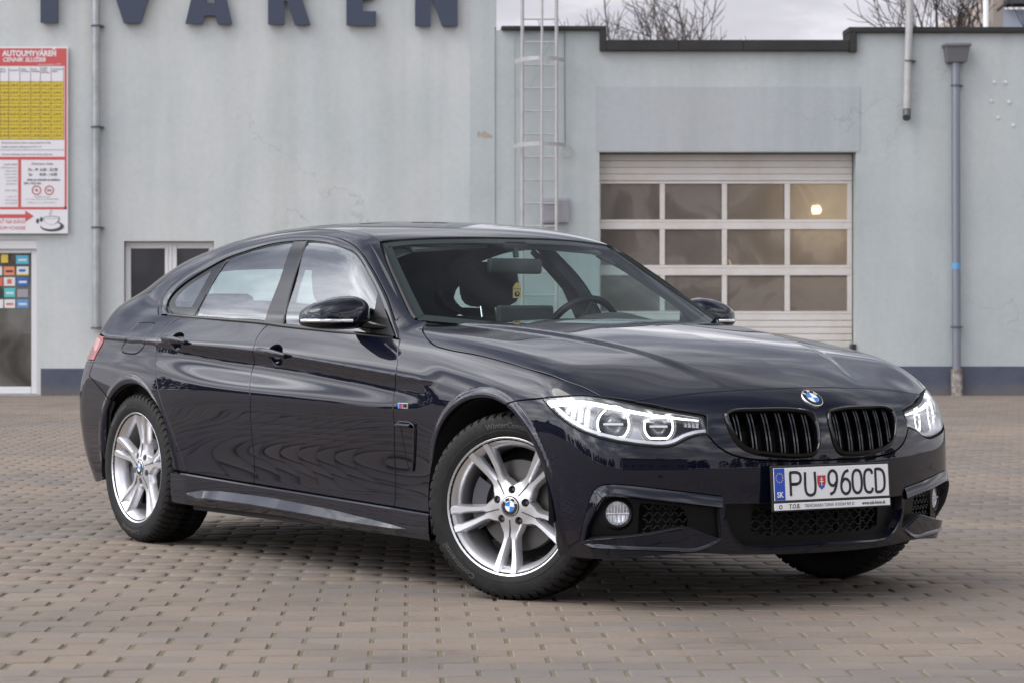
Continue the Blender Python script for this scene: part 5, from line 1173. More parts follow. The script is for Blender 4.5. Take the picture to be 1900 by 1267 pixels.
# ---- front bumper
def fpt(y,z,f=None):
    q,h=cast(f or lower,np.array([[1.6,-abs(y),z]]),np.array([[-1.,0,0]]),tmax=2.5,n=300);return tuple(q[0])
fb=dd(np.vstack([cat_rom([fpt(.003,.182),CRV['bb'][5]],.03),cat_rom(CRV['bb'][:6],.02)[::-1],cat_rom(CRV['fa2'],.015),cat_rom(CRV['bg'],.02)[::-1],cat_rom(CRV['lb'],.012),cat_rom(CRV['kfb'],.012),[fpt(.003,.503)]]))
CRV['pod_o']=None
pod=chain('pod_t','pod_tip','pod_b','pod_l',ds=.012)
it=dd(np.vstack([cat_rom([fpt(.003,.36)]+CRV['int_t'][1:],.015),cat_rom(CRV['int_l'][:6],.012),[fpt(.003,.214)]]))
intake=dd(mirror_close(it))
BUMP=panel('front_bumper',dd(mirror_close(fb)),FRONT,M['car_paint'],CAR,h=(.011,.009),gap=.003,flange=.02,holes=[pod,flipy(pod),intake],hflange=.035,hgap=.0)
def front_details(s):
    # pod lining and grille
    F_=M['gloss_black']
    O=np.array(pod);ctr=O.mean(0);n=fnorm(lower,O)
    inn=O-n*.030
    panel('fog_light_surround',dd(pod),FRONT,M['intake_black'],CAR,h=(.02,.02),off=.028,side=s,gap=-.004,flange=0,holes=[fog_hole,dd(rounded(np.array(CRV['podmesh']),.02))])
    # bright upper lip of the pod: a ledge that stands out and faces up
    A=resamp(cat_rom([CRV['pod_l'][0]]+[tuple(p) for p in CRV['pod_t']],.01),90);n=fnorm(lower,A);tt=np.linspace(0,1,90)[:,None]
    dn=np.array([[0,0,-1.]]);t=np.gradient(A,axis=0);t/=np.linalg.norm(t,axis=1)[:,None];inw=np.cross(n,t);inw*=np.sign((inw*(O.mean(0)-A)).sum(1))[:,None]
    wd=.016+.020*np.clip((tt-.12)*6,0,1)
    B=A+inw*(wd+.004)+n*.011*np.minimum(1,tt*4)
    A0=A+inw*.0045
    strip('fog_light_lip',A0-n*.02,[A0-n*.003,A0+n*.0015,(A+B)/2+n*.0025,B,B+inw*.003-n*.004,B+inw*.006-n*.014,B+inw*.004-n*.045],M['car_paint'],CAR,side=s,angle=35)
    # side edge of the pod and blade along the bottom
    tp=np.array([CRV['pod_b'][5],CRV['pod_b'][4],CRV['pod_b'][3],CRV['pod_b'][2],CRV['pod_b'][1],CRV['pod_b'][0]]);bt=np.array(CRV['blade_lo'])
    Pf=FRONT.to(cat_rom(tp,.01));Qf=FRONT.to(cat_rom(bt,.01));u=np.linspace(max(Pf[0,0],Qf[0,0])+.002,min(Pf[-1,0],Qf[-1,0])-.001,70)
    zt=np.interp(u,Pf[:,0],Pf[:,1])+.002;zb=np.minimum(np.interp(u,Qf[:,0],Qf[:,1]),zt-.003)
    def onb(zz): O_,D_=FRONT.ray(np.stack([u,zz],-1),0);return cast(lower,O_,D_,tmax=2,n=150)[0]
    P1=onb(zt);P2=onb(zb);n1=fnorm(lower,P1);n2=fnorm(lower,P2);w1=np.clip(np.sin(np.pi*np.linspace(0,1,70))*3,0,1)[:,None]
    strip('front_blade',P1-n1*.05,[P1-n1*.004,P1+n1*.004*w1-np.array([0,0,.003]),P2+n2*.006*w1+np.array([0,0,.012]),P2+n2*.009*w1+np.array([0,0,.007]),P2+n2*.0095*w1+np.array([0,0,.002]),P2-np.array([0,0,.006])*w1-n2*.004],M['car_paint'],CAR,side=s,angle=30)
    # grille behind the pod: wavy slats
    g=np.array(CRV['podmesh']);wavy('fog_light_grille',s,(.545,.640),(-.665,-.485),.25,.385,6,.032,lambda y:None)
    # fog lamp
    c=np.array(CRV['fogc'][0]);nf=fnorm(lower,np.array([c]))[0];nf=np.array([.86,-.50,.0]);nf/=np.linalg.norm(nf)
    fog(c,nf,s)
def fpts(y,z):
    y=np.abs(np.asarray(y,float));z=np.asarray(z,float)+0*y
    q,h=cast(lower,np.stack([0*y+1.6,-y,z],-1),np.tile([-1.,0,0],(len(y),1)),tmax=2.5,n=200);return q
def wavy(name,s,xr,yr,z0,z1,rows,dep,_):
    ys=np.linspace(yr[0],yr[1],40)
    for i in range(rows):
        z=z0+(z1-z0)*(i+.5)/rows;q=fpts(ys,z);q=q-fnorm(lower,q)*dep
        ph=(ys*36+i*.5)%1;w_=.006*np.where(ph<.35,1,np.where(ph<.5,1-(ph-.35)/.15*2,np.where(ph<.85,-1,-1+(ph-.85)/.15*2)))
        q[:,2]+=w_;q[:,1]*=s
        mb=MB();mb.tube(q,.0032,5);mb.build(name,M['satin_black'],CAR,smooth=True)
    for k in range(3):
        y=yr[0]+(yr[1]-yr[0])*(k+.5)/3;q=fpts([y,y],np.array([z0,z1]));q=q-fnorm(lower,q)*(dep+.006);q[:,1]*=s
        mb=MB();mb.tube(q,.003,5);mb.build('grille_post',M['satin_black'],CAR)
def fog(c,nf,s):
    X=np.cross((0,0,1),nf);X/=np.linalg.norm(X);Z=np.cross(nf,X)
    Mx=Matrix(((X[0],nf[0],Z[0],c[0]),(X[1],nf[1],Z[1],c[1]),(X[2],nf[2],Z[2],c[2]),(0,0,0,1)))
    def put(name,prof,m,par,n=40):
        V,Fc=lathe(prof,n);V=[tuple(Mx@Vector(v)) for v in V]
        if s<0: V=[(v[0],-v[1],v[2]) for v in V];Fc=[f[::-1] for f in Fc]
        return mesh(name,V,Fc,m,par,smooth=True,angle=35)
    o=put('fog_light',[(.0,-.012),(.02,-.010),(.034,-.004),(.040,.003)],M['reflector'],CAR)
    put('fog_light_bezel',[(.040,-.02),(.042,.006),(.046,.009),(.052,.005),(.066,-.004),(.072,-.03)],M['satin_black'],o)
    put('fog_light_lens',[(.0001,.010),(.02,.008),(.041,.003)],M['glass_lens'],o)
    mb=MB()
    for z in (0,): 
        P=[Mx@Vector((x,.006,z)) for x in (-.038,.038)]
        if s<0:P=[Vector((v[0],-v[1],v[2])) for v in P]
        mb.tube(P,.0028,6)
    mb.build('fog_light_bar',M['lamp_white'],o)
    mb=MB()
    for k in range(-3,4):
        h=math.sqrt(.036**2-(k*.0105)**2);P=[Mx@Vector((k*.0105,.000,z)) for z in (-h,h)]
        if s<0:P=[Vector((v[0],-v[1],v[2])) for v in P]
        mb.tube(P,.0016,5)
    mb.build('fog_light_ribs',M['lamp_white'],o)
fc=np.array(CRV['fogc'][0]);fog_hole=np.array([(fc[0]+.0,fc[1],fc[2])+.062*np.array([math.cos(t)*.5,math.cos(t)*.86,math.sin(t)]) for t in np.linspace(0,2*math.pi,33)[:-1]])
both(front_details)
# centre intake: lining, slats, box behind
panel('intake_surround',intake,FRONT,M['intake_black'],CAR,field=lower,off=.03,h=(.03,.02),gap=-.004,flange=0,holes=[np.array([fpt(abs(y),z) if y<=0 else tuple(np.array(fpt(y,z))*[1,-1,1]) for y,z in ((-.30,.350),(-.30,.262),(-.26,.246),(0,.242),(.26,.246),(.30,.262),(.30,.350),(0,.352))])])
for i in range(5):
    mb=MB();z=.256+i*.0205;P=[]
    for y in np.linspace(-.32,.32,130):
        ph=(y*22+i*.5)%1;w_=.0055*(1 if ph<.35 else (1-(ph-.35)/.15*2) if ph<.5 else -1 if ph<.85 else -1+(ph-.85)/.15*2)
        P.append((float(XF(np.array(abs(y)),np.array(z)))-.04,y,z+w_))
    mb.tube(P,.0034,5);mb.build('grille_slat',M['satin_black'],CAR,smooth=True)
for y in (-.2,-.1,0,.1,.2): MB().box((.70,y-.003,.245),(.722,y+.003,.355)).build('grille_post',M['satin_black'],CAR)
# lower lip edge line of the intake
A=cat_rom([CRV['int_l'][1]]+CRV['int_l'][2:6]+[fpt(.003,.214)],.012);A=np.vstack([A,flipy(A)[::-1][1:]]);n=fnorm(lower,A)
strip('intake_lip',A-n*.03+np.array([0,0,.004]),[A+n*.001+np.array([0,0,.004]),A+n*.006,A+n*.001-np.array([0,0,.010]),A-n*.004-np.array([0,0,.012])],M['car_paint'],CAR,angle=30)
# black cavity behind nose
mb=MB();mb.box((.35,-.56,.20),(.60,.56,.62));mb.box((.50,-.34,.20),(.655,.34,.60));mb.build('radiator_box',M['cavity'],CAR)
# ---- kidneys
def kidney(s):
    K=np.array(khole)
    P2=NZ.to(K);
    if area2(P2)<0: K=K[::-1];P2=P2[::-1]
    def lay(d,off):
        q=inset(P2,d);O,Dr=NZ.ray(q,-2.2);r,h=cast(lambda p:lower(p)+off,O,Dr,tmax=3,n=400);return r
    rows=[lay(-.001,.012),lay(-.001,.0),lay(.002,-.008),lay(.008,-.010),lay(.013,-.004),lay(.015,.03),lay(.016,.06)]
    rows=[np.vstack([r,r[:1]]) for r in rows]
    fr=strip('kidney_grille',rows[0],rows[1:],M['gloss_black'],CAR,side=s,angle=60)
    lo=lay(.012,.0)
    ymin,ymax=lo[:,1].min(),lo[:,1].max()
    for k in range(6):
        yc=ymin+(ymax-ymin)*(k+.62)/6.25
        for dy in (-.0065,.0065):
            y=yc+dy
            # vertical extent of opening at y
            z=[]
            for i in range(len(lo)):
                a,b=lo[i],lo[(i+1)%len(lo)]
                if (a[1]-y)*(b[1]-y)<=0 and abs(a[1]-b[1])>1e-9: t=(y-a[1])/(b[1]-a[1]);z.append(a[2]+t*(b[2]-a[2]))
            if len(z)<2: continue
            z0,z1=min(z)-.006,max(z)+.004;V=[];n_=10
            for j in range(n_+1):
                zz=z0+(z1-z0)*j/n_;x=float(XF(np.array(abs(y)),np.array(zz)))-.010-.010*(j/n_)**3
                for (dx,ddy) in ((-.03,-.0022),(-.002,-.0028),(.001,0),(-.002,.0028),(-.03,.0022)): V.append((x+dx,(y+ddy)*1.0,zz))
            Fc=[(j*5+q,j*5+q+1,(j+1)*5+q+1,(j+1)*5+q) for j in range(n_) for q in range(4)]
            if s<0: V=[(v[0],-v[1],v[2]) for v in V];Fc=[f[::-1] for f in Fc]
            mesh('slat',V,Fc,M['gloss_black'],fr)
    # glossy black wedge between lamp and kidney
both(kidney)
# ---- headlights
LP=Ortho((-.72,.62,-.32))
def headlight(s):
    lens=dd(chain('lens','lens2','lens3',ds=.012))
    pan=panel('headlight',lens,LP,M['glass_lens'],CAR,field=lower,off=.002,h=(.03,.03),side=s,gap=.001,flange=.003)
    # dark surround in the shut line
    A=np.vstack([lens,lens[:1]]);n=fnorm(lower,A)
    P2=LP.to(lens);cc=area2(P2)>0;Q2=P2 if cc else P2[::-1]
    def lay(d,off):
        q=inset(Q2,d);q=q if cc else q[::-1];O,Dr=LP.ray(q,-2.);r,h=cast(lambda p:lower(p)+off,O,Dr,tmax=3,n=400);return np.vstack([r,r[:1]])
    strip('headlight_seal',lay(-.010,.012),[lay(-.006,.006),lay(.000,.005),lay(.003,.010)],M['matt_black'],pan,side=s)
    strip('headlight_housing',lay(.001,.006),[lay(.007,.02),lay(.014,.045),lay(.022,.075)],M['lamp_chrome'],pan,side=s,angle=50)
    panel('headlight_back',dd(lens),LP,M['lamp_chrome'],pan,field=lower,off=.085,h=(.04,.04),side=s,gap=.0,flange=0)
    # brow light guide
    e=resamp(cat_rom(CRV['eyebrow_t'],.01),60);ne=fnorm(lower,e);
    dn=np.array([0,0,-1.]);t=np.gradient(e,axis=0);t/=np.linalg.norm(t,axis=1)[:,None];iv=np.cross(ne,t);iv*=np.sign(iv[:,2:3])*-1
    u=np.linspace(0,1,60)[:,None];wd=.020*(1-u)**.8+.0045
    a=e-ne*.012;strip('headlight_brow',a,[a+iv*wd],M['lamp_glow'],pan,side=s)
    a2=a+iv*wd;strip('headlight_brow_shelf',a2,[a2-ne*.03+iv*.004],M['reflector'],pan,side=s)
    # lower chrome sweep
    l3=resamp(cat_rom(CRV['lens3'],.01),60);n3=fnorm(lower,l3);t=np.gradient(l3,axis=0);t/=np.linalg.norm(t,axis=1)[:,None];iv=np.cross(n3,t);iv*=np.sign(iv[:,2:3])
    u=np.linspace(0,1,60)[:,None];a=l3-n3*.012+iv*.004
    strip('headlight_sweep',a,[a+iv*.010-n3*.004,a+iv*.014-n3*.03],M['lamp_chrome'],pan,side=s)
    for nm,(r,cy) in (('ring1',(.054,0)),('ring2',(.049,0))):
        c=np.array(CRV[nm][0]);nn=np.array([.80,-.58,.12]);nn/=np.linalg.norm(nn)
        X=np.cross((0,0,1),nn);X/=np.linalg.norm(X);Z=np.cross(nn,X)
        def tr(v): q=c+X*v[0]+nn*v[1]+Z*v[2];return (q[0],q[1]*s,q[2])
        def add(name,V,Fc,m,sm=True):
            V=[tr(v) for v in V];Fc=Fc if s>0 else [f[::-1] for f in Fc];return mesh(name,V,Fc,m,pan,smooth=sm,angle=40)
        # ring with a flat bottom, open at the top
        pts=[]
        for k in range(61):
            a=math.radians(118+k/60*304);x,z=r*math.cos(a)*.98,r*math.sin(a)
            z=max(z,-r*.80);pts.append((x,.004,z))
        mb=MB();mb.tube(pts,.0035,8);add('headlight_ring',mb.V,mb.F,M['lamp_glow'])
        V,Fc=lathe([(r*.93,.002),(r*.86,-.014),(r*.70,-.030),(r*.66,-.05)],48);add('projector_bowl',V,Fc,M['reflector'])
        V,Fc=lathe([(.0001,.004),(r*.30,.001),(r*.52,-.009),(r*.68,-.026),(r*.70,-.04)],40);add('projector_lens',V,Fc,M['lens_dark'])
        mb=MB();mb.box((-r*.62,.003,-.0035),(r*.62,.010,.0035),.001);add('projector_bar',mb.V,mb.F,M['lamp_white'],False)
        V,Fc=lathe([(r*1.10,-.004),(r*1.20,.006),(r*1.26,-.02)],48);add('projector_bezel',V,Fc,M['alloy'])
    # outboard reflector optics: small facets
    mb=MB();b0=np.array([.415,-.80,.675]);
    cen=[];
    for i in range(6):
        for j in range(5):
            x0=.352+i*.022;z=.702-j*.019-.0
            y=-.86+i*.0135
            if z<.66-(i*.018)+.008: continue
            q=np.array([x0,y,z]);q=q-fnorm(lower,q[None])[0]*(float(lower(q[None])[0])+.035)
            mb.box(q-np.array([.0085,.006,.0075]),q+np.array([.0085,.006,.0075]),.0015)
    V=[(v[0],v[1]*s,v[2]) for v in mb.V];F2=mb.F if s>0 else [f[::-1] for f in mb.F];mesh('headlight_optics',V,F2,M['lamp_glow_soft'],pan)
    # inner end: small marker
    mb=MB();q=np.array([.645,-.50,.632]);
    for k in range(4):
        p=q+np.array([-.02,.0,0])+np.array([.006,.012,-.001])*k;mb.box(p-np.array([.004,.004,.011]),p+np.array([.004,.004,.011]),.001)
    V=[(v[0],v[1]*s,v[2]) for v in mb.V];F2=mb.F if s>0 else [f[::-1] for f in mb.F];mesh('headlight_marker',V,F2,M['lamp_white'],pan)
mat('lens_dark',(.05,.055,.065),rough=.03,coat=1,coatr=.01,ior=1.6)
both(headlight)
# ---- side skirt
def skirt(s):
    top=resamp(np.vstack([cat_rom(CRV['s1'],.02),cat_rom(CRV['s2'],.02),cat_rom(CRV['s3'],.02),cat_rom(CRV['s4'],.02)]),120);top[:,2]-=.004
    bot=resamp(cat_rom(CRV['s_bot'],.02),120)
    u=np.linspace(0,1,120)
    up=np.array(CRV['s_up']);lo=np.array(CRV['s_lo'])
    x=top[:,0];zu=np.interp(x,up[:,0],up[:,2]);zl=np.interp(x,lo[:,0],lo[:,2]);w_=np.clip(np.interp(x,[up[0,0],up[0,0]+.25,-1.0,up[-1,0]-.1,up[-1,0]],[0,.75,1,.2,0]),0,1)
    zl=np.where(w_>0,zl,zu);y0=top[:,1]
    yb=-np.array([float(W(np.array(a),np.array(.26))) for a in x])
    def row(z,y): return np.stack([x,y,z],-1)
    zt=top[:,2];zb=bot[:,2]
    rows=[row(zt,y0+.02),row(zt,y0-.006),row(zt-.005,y0-.0125),row(zt*.6+zu*.4,y0-.012),row(zu+.006,y0-.0105),row(zu-.001*w_,y0-.010),row(zl+.003-.0*w_,y0-.011-.032*w_),row(zl-.004,y0-.011-.0315*w_),row(zl*.5+zb*.5,y0-.007-.006*w_),row(zb+.006,y0-.006),row(zb,y0-.002),row(zb+.004,y0+.05),row(zb+.01,y0+.15)]
    strip('side_skirt',rows[0],rows[1:],M['car_paint'],CAR,side=s,angle=32)
    # end cap behind/at the rear wheel
    q=np.array([r[0] for r in rows]);q2=q.copy();q2[:,1]+=.12
    strip('skirt_end',q,[q2],M['satin_black'],CAR,side=s)
both(skirt)
# ---- fender vent and badge
def vent(s):
    v=[np.array(p) for p in CRV['vent']];n=np.array([0,-1.,0])
    def yy(x,z): return -float(W(np.array(x),np.array(z)))
    # slim blade outline that stands proud
    P=cat_rom([(-.595,0,.608),(-.50,0,.604),(-.485,0,.590),(-.500,0,.53),(-.535,0,.45),(-.548,0,.425)],.01)
    P=np.array([(p[0],yy(p[0],p[2])-.004,p[2]) for p in P]);mb=MB();mb.tube(P,.0028,8)
    if s<0: mb.V=[(a[0],-a[1],a[2]) for a in mb.V];mb.F=[f[::-1] for f in mb.F]
    mb.build('fender_vent',M['car_paint'],CAR,smooth=True)
    A=np.array([(x,yy(x,.603)-.002,.606-.0*(x+.5)) for x in np.linspace(-.60,-.50,16)]);B=A+np.array([0,-.018,-.010]);C_=A+np.array([.004,-.012,-.017]);D=A+np.array([0,.002,-.020])
    strip('fender_vent_fin',A,[B,C_,D],M['car_paint'],CAR,side=s,angle=30)
    A=np.array([(x,yy(x,.50)-.0,z) for x,z in zip(np.linspace(-.585,-.50,8),np.full(8,.590))]);
    rows=[]
    for f in np.linspace(0,1,8):
        z=.590-.16*f;x0=-.590+.008*f;x1=-.492-.050*f;rows.append(np.array([(x,yy(x,z)-.0012+.004*math.sin(math.pi*(x-x0)/(x1-x0)),z) for x in np.linspace(x0,x1,8)]))
    strip('fender_vent_inset',rows[0],rows[1:],M['gloss_black'],CAR,side=s)
    # three-colour emblem
    x0,z0=-.583,.668;g=None
    base=MB();base.box((-.592,yy(-.565,z0)-.004,z0-.011),(-.524,yy(-.565,z0)+.004,z0+.010),.001)
    if s<0: base.V=[(a[0],-a[1],a[2]) for a in base.V];base.F=[f[::-1] for f in base.F]
    b=base.build('fender_badge',M['chrome'],CAR)
    for k,(m_,w_) in enumerate((('m_light',.008),('m_violet',.008),('m_red',.009))):
        mb=MB();x=-.590+k*.0088;y=yy(-.565,z0)-.0046;mb.add([(x,y,z0-.010),(x+.008,y,z0-.010),(x+.0125,y,z0+.009),(x+.0045,y,z0+.009)],[(0,1,2,3)])
        if s<0: mb.V=[(a[0],-a[1],a[2]) for a in mb.V];mb.F=[f[::-1] for f in mb.F]
        mb.build('badge_stripe',M[m_],b)
    V,Fc=text_mesh('M',.020,.0006,xs=1.3,bold=.0002);y=yy(-.545,z0)-.005
    V=[((-.542+v[0]*1),y-v[2],z0+v[1]) for v in V] 
    if s<0: V=[(-.542-(v[0]+.542),-v[1],v[2]) for v in V]
    mesh('badge_letter',V,Fc,M['plate_black'],b)
mat('m_light',(.05,.25,.65),rough=.3);mat('m_violet',(.06,.05,.3),rough=.3);mat('m_red',(.6,.02,.03),rough=.3)
both(vent)
# ---- mirrors
def wing_mirror(s):
    c=np.array([-.985,-.912,.981]);V=[];Fc=[];nu,nv=40,28
    def P(a,b):
        # a around (in y-z), b from front pole to rear rim; outer end low and pointed, inner end tall
        e=.5;sy=np.sign(math.cos(a))*abs(math.cos(a))**e;sz=np.sign(math.sin(a))*abs(math.sin(a))**e
        r=math.sin(b)**.85;x=.095*max(0,math.cos(b))**.8
        k=(1-sy*r)/2          # 0 outer .. 1 inner
        hi=.094*(.46+.54*math.sin(min(1,k*1.05+.08)*math.pi*.60)**1.1);lo=.037*(.75+.25*math.sin(math.pi*k))
        z=sz*r*(hi if sz>0 else lo)
        return c+np.array([x+.03*(1-k)**2*-1.,-.135*sy*r,z])
    for j in range(nv+1):
        b=math.pi/2*j/nv
        for i in range(nu): V.append(P(2*math.pi*i/nu,b))
    for j in range(nv):
        for i in range(nu): Fc.append((j*nu+i,j*nu+(i+1)%nu,(j+1)*nu+(i+1)%nu,(j+1)*nu+i))
    k=len(V)
    for i in range(nu): p=V[nv*nu+i];V.append(p+np.array([-.034,0,0])+(c-p)*np.array([0,.06,.06]))
    for i in range(nu): Fc.append((nv*nu+i,nv*nu+(i+1)%nu,k+(i+1)%nu,k+i))
    Fc.append(tuple(k+i for i in range(nu)))
    V=[(v[0],v[1]*s,v[2]) for v in V]
    if s>0: Fc=[f[::-1] for f in Fc]
    zs=c[2]+.001
    mi=[1 if np.mean([V[q][2] for q in f])<zs-.007 else 0 for f in Fc]
    o=mesh('wing_mirror',V,Fc,[M['car_paint'],M['gloss_black']],CAR,smooth=True,angle=50,mi=mi)
    # turn signal strip
    A=np.array([P(0.,b) for b in np.linspace(math.pi/2,.10,24)]+[P(math.pi,.10)]);A=resamp(A,40);o_=A-c;o_/=np.linalg.norm(o_,axis=1)[:,None]
    up=np.array([0,0,1.])
    strip('mirror_signal',A-up*.009,[A+o_*.0035-up*.008,A+o_*.0045-up*.002,A+o_*.003+up*.0035,A+up*.005],M['chrome'],o,side=s)
    # mirror glass at the back
    G=[c+np.array([-.033,0,0])+(P(2*math.pi*i/nu,math.pi/2)-c)*np.array([0,.9,.9]) for i in range(nu)]
    G=[(g[0],g[1]*s,g[2]) for g in G];mesh('mirror_glass',G,[tuple(range(nu)) if s>0 else tuple(reversed(range(nu)))],M['chrome'],o)
    # foot and triangle
    rows=[]
    for t in np.linspace(0,1,8):
        p=np.array([-.955,-.845,.975])*(1-t)+np.array([-.86,-.800,.955])*t;wx=.032+.03*t;wz=.012+.012*t*0+.006*(1-t)
        rows.append(np.array([p+np.array([wx*math.cos(a),0,wz*math.sin(a)]) for a in np.linspace(0,2*math.pi,17)]))
    strip('mirror_foot',rows[0],rows[1:],M['gloss_black'],o,side=s)
    T_=[CRV['mt'][0],tuple(CRV['di'][1]),tuple(CRV['db'][-1]),CRV['mt'][2],CRV['mt'][1]]
    T_=np.array([CRV['mt'][0],CRV['di'][1],CRV['db'][-1],(-.90,-.815,.936),(-.915,-.79,1.0)],float)
    n=fnorm(green,T_);T2=T_-n*.004;T3=T_-n*.012
    V=[tuple(p) for p in T2]+[tuple(p) for p in T3];V=[(v[0],v[1]*s,v[2]) for v in V];m_=len(T2);Fc=[tuple(range(m_))]+[(i,(i+1)%m_,(i+1)%m_+m_,i+m_) for i in range(m_)]
    mesh('mirror_triangle',V,Fc,M['satin_black'],CAR)
both(wing_mirror)
# ---- number plate
def plate():
    c=Vector((.800,0,.428));g=empty('number_plate');g.parent=CAR;g.location=c
    g.rotation_euler=(0,D2R(-4),0)
    def bx(n,y0,y1,z0,z1,x0,x1,m,par=g,bev=.0015): 
        mb=MB();mb.box((x0,y0,z0),(x1,y1,z1),bev);return mb.build(n,M[m],par,smooth=False)
    bx('plate_holder',-.268,.268,-.094,.064,-.012,.0,'plate_black',bev=.004)
    bx('plate_sheet',-.260,.260,-.055,.055,-.001,.0025,'plate_white',bev=.0012)
    bx('plate_band',-.259,-.213,-.054,.054,.002,.0032,'plate_blue',bev=0)
    bx('dealer_strip',-.262,.262,-.088,-.064,-.001,.003,'plate_white',bev=.0012)
    def tx(name,t,size,y,z,m,xs=1,bold=0,par=g,x=.0034,sp=1.0,align='CENTER',shear=0,ext=.0004):
        V,Fc=text_mesh(t,size,ext,xs=xs,bold=bold,spacing=sp,align=align,shear=shear);V=[(x+v[2],y+v[0],z+v[1]) for v in V];return mesh(name,V,Fc,M[m],par)
    ys=[-.176,-.109,None,.003,.066,.129,.186,.240]
    # plate characters as rounded strokes
    glyph={'P':[[(0,0),(0,1),(.6,1),(.9,.93),(1,.76),(.9,.58),(.6,.50),(0,.50)]],'U':[[(0,1),(0,.25),(.12,.07),(.38,0),(.62,0),(.88,.07),(1,.25),(1,1)]],
     '9':[[(.12,.0),(.55,.08),(.85,.32),(1,.65),(.93,.88),(.65,1),(.35,1),(.07,.88),(0,.68),(.07,.50),(.35,.38),(.65,.38),(.93,.52)]],
     '6':[[(.88,1),(.45,.92),(.15,.68),(0,.35),(.07,.12),(.35,0),(.65,0),(.93,.12),(1,.32),(.93,.50),(.65,.62),(.35,.62),(.07,.48)]],
     '0':[[(.5,1),(.2,.95),(0,.78),(0,.22),(.2,.05),(.5,0),(.8,.05),(1,.22),(1,.78),(.8,.95),(.5,1)]],
     'C':[[(1,.80),(.88,.95),(.55,1),(.2,.95),(0,.78),(0,.22),(.2,.05),(.55,0),(.88,.05),(1,.20)]],
     'D':[[(0,0),(0,1),(.5,1),(.85,.9),(1,.72),(1,.28),(.85,.1),(.5,0),(0,0)]]}
    for ch,y0,w_ in (('P',-.188,.046),('U',-.122,.044),('9',-.017,.038),('6',.040,.040),('0',.094,.038),('C',.148,.036),('D',.199,.040)):
        mb=MB()
        for st in glyph[ch]:
            sharp=ch in 'PD'
            P=[(.0030,y0+a*w_,-.0405+b*.079) for a,b in st]
            P=cat_rom(P,.004) if not sharp else np.vstack([cat_rom(P[:2],.01),cat_rom(P[1:-1] if ch=='D' else P[1:],.004),cat_rom(P[-2:],.01)])
            P=np.array(P);t=np.gradient(P,axis=0);t/=np.linalg.norm(t,axis=1)[:,None]+1e-9;n=np.stack([0*t[:,0],-t[:,2],t[:,1]],-1)*.0050
            k=len(P);V=[tuple(p+q) for p,q in zip(P,n)]+[tuple(p-q) for p,q in zip(P,n)];V+= [(v[0]+.0008,v[1],v[2]) for v in V]
            Fc=[(i,i+1,k+i+1,k+i)[::-1] for i in range(2*k,3*k-1)] ;Fc=[(2*k+i,2*k+i+1,3*k+i+1,3*k+i) for i in range(k-1)]+[(i,i+1,2*k+i+1,2*k+i) for i in range(k-1)]+[(k+i,k+i+1,3*k+i+1,3*k+i) for i in range(k-1)]
            mb.add(V,Fc)
        mb.build('plate_character',M['plate_black'],g)
    sh=[(-.062+.0185*a,.020*b) for a,b in ((-1,1.15),(1,1.15),(1,-.1),(.75,-.7),(0,-1.3),(-.75,-.7),(-1,-.1))]
    sh=[(y+.013,z+.002) for y,z in sh]
    def poly(name,P,x0,x1,m): mb=MB();mb.prism(P,x0,x1,'x');return mb.build(name,M[m],g)
    poly('plate_shield',sh,.0026,.0034,'shield_red')
    poly('shield_hill',[(y,z) for y,z in [(-.0625,-.010),(-.056,-.005),(-.049,-.008),(-.042,-.005),(-.0355,-.010),(-.0362,-.014),(-.049,-.023),(-.0618,-.014)]],.0034,.0038,'shield_blue')
    mb=MB();mb.box((.0036,-.0502,-.010),(.0042,-.0478,.020));mb.box((.0036,-.0575,.003),(.0042,-.0405,.0055));mb.box((.0036,-.0552,.011),(.0042,-.0428,.0133));mb.build('shield_cross',M['badge_white'],g)
    tx('plate_country','SK',.026,-.236,-.036,'plate_white',xs=.95,bold=.0006)
    mb=MB()
    for k in range(12):
        a=k*math.pi/6;y,z=-.236+.0155*math.cos(a),.022+.0155*math.sin(a);mb.add([(.0034,y+.0022*math.cos(b),z+.0022*math.sin(b)) for b in np.linspace(0,2*math.pi,6)[:-1]],[(0,1,2,3,4)])
    mb.build('plate_stars',M['eu_yellow'],g)
    tx('dealer_name','T.O.B.',.021,-.175,-.0765,'plate_black',xs=.9,x=.0032,shear=.15,bold=.0003)
    tx('dealer_address','TRENČIANSKA TURNÁ  ✆ 032/64 969 33'.replace('✆','©'),.0155,-.018,-.0765,'print_grey',xs=.82,x=.0032,shear=.15)
    tx('dealer_site','www.tob-bmw.sk',.0175,.185,-.0765,'plate_black',xs=.86,x=.0032,bold=.0003)
    mb=MB();V,Fc=lathe([(.0075,.0),(.0045,.0004)],20,'x');mb.add([(v[0]+.0033,v[1]-.236,v[2]-.0765) for v in V],Fc);mb.build('dealer_roundel',M['plate_black'],g)
plate()
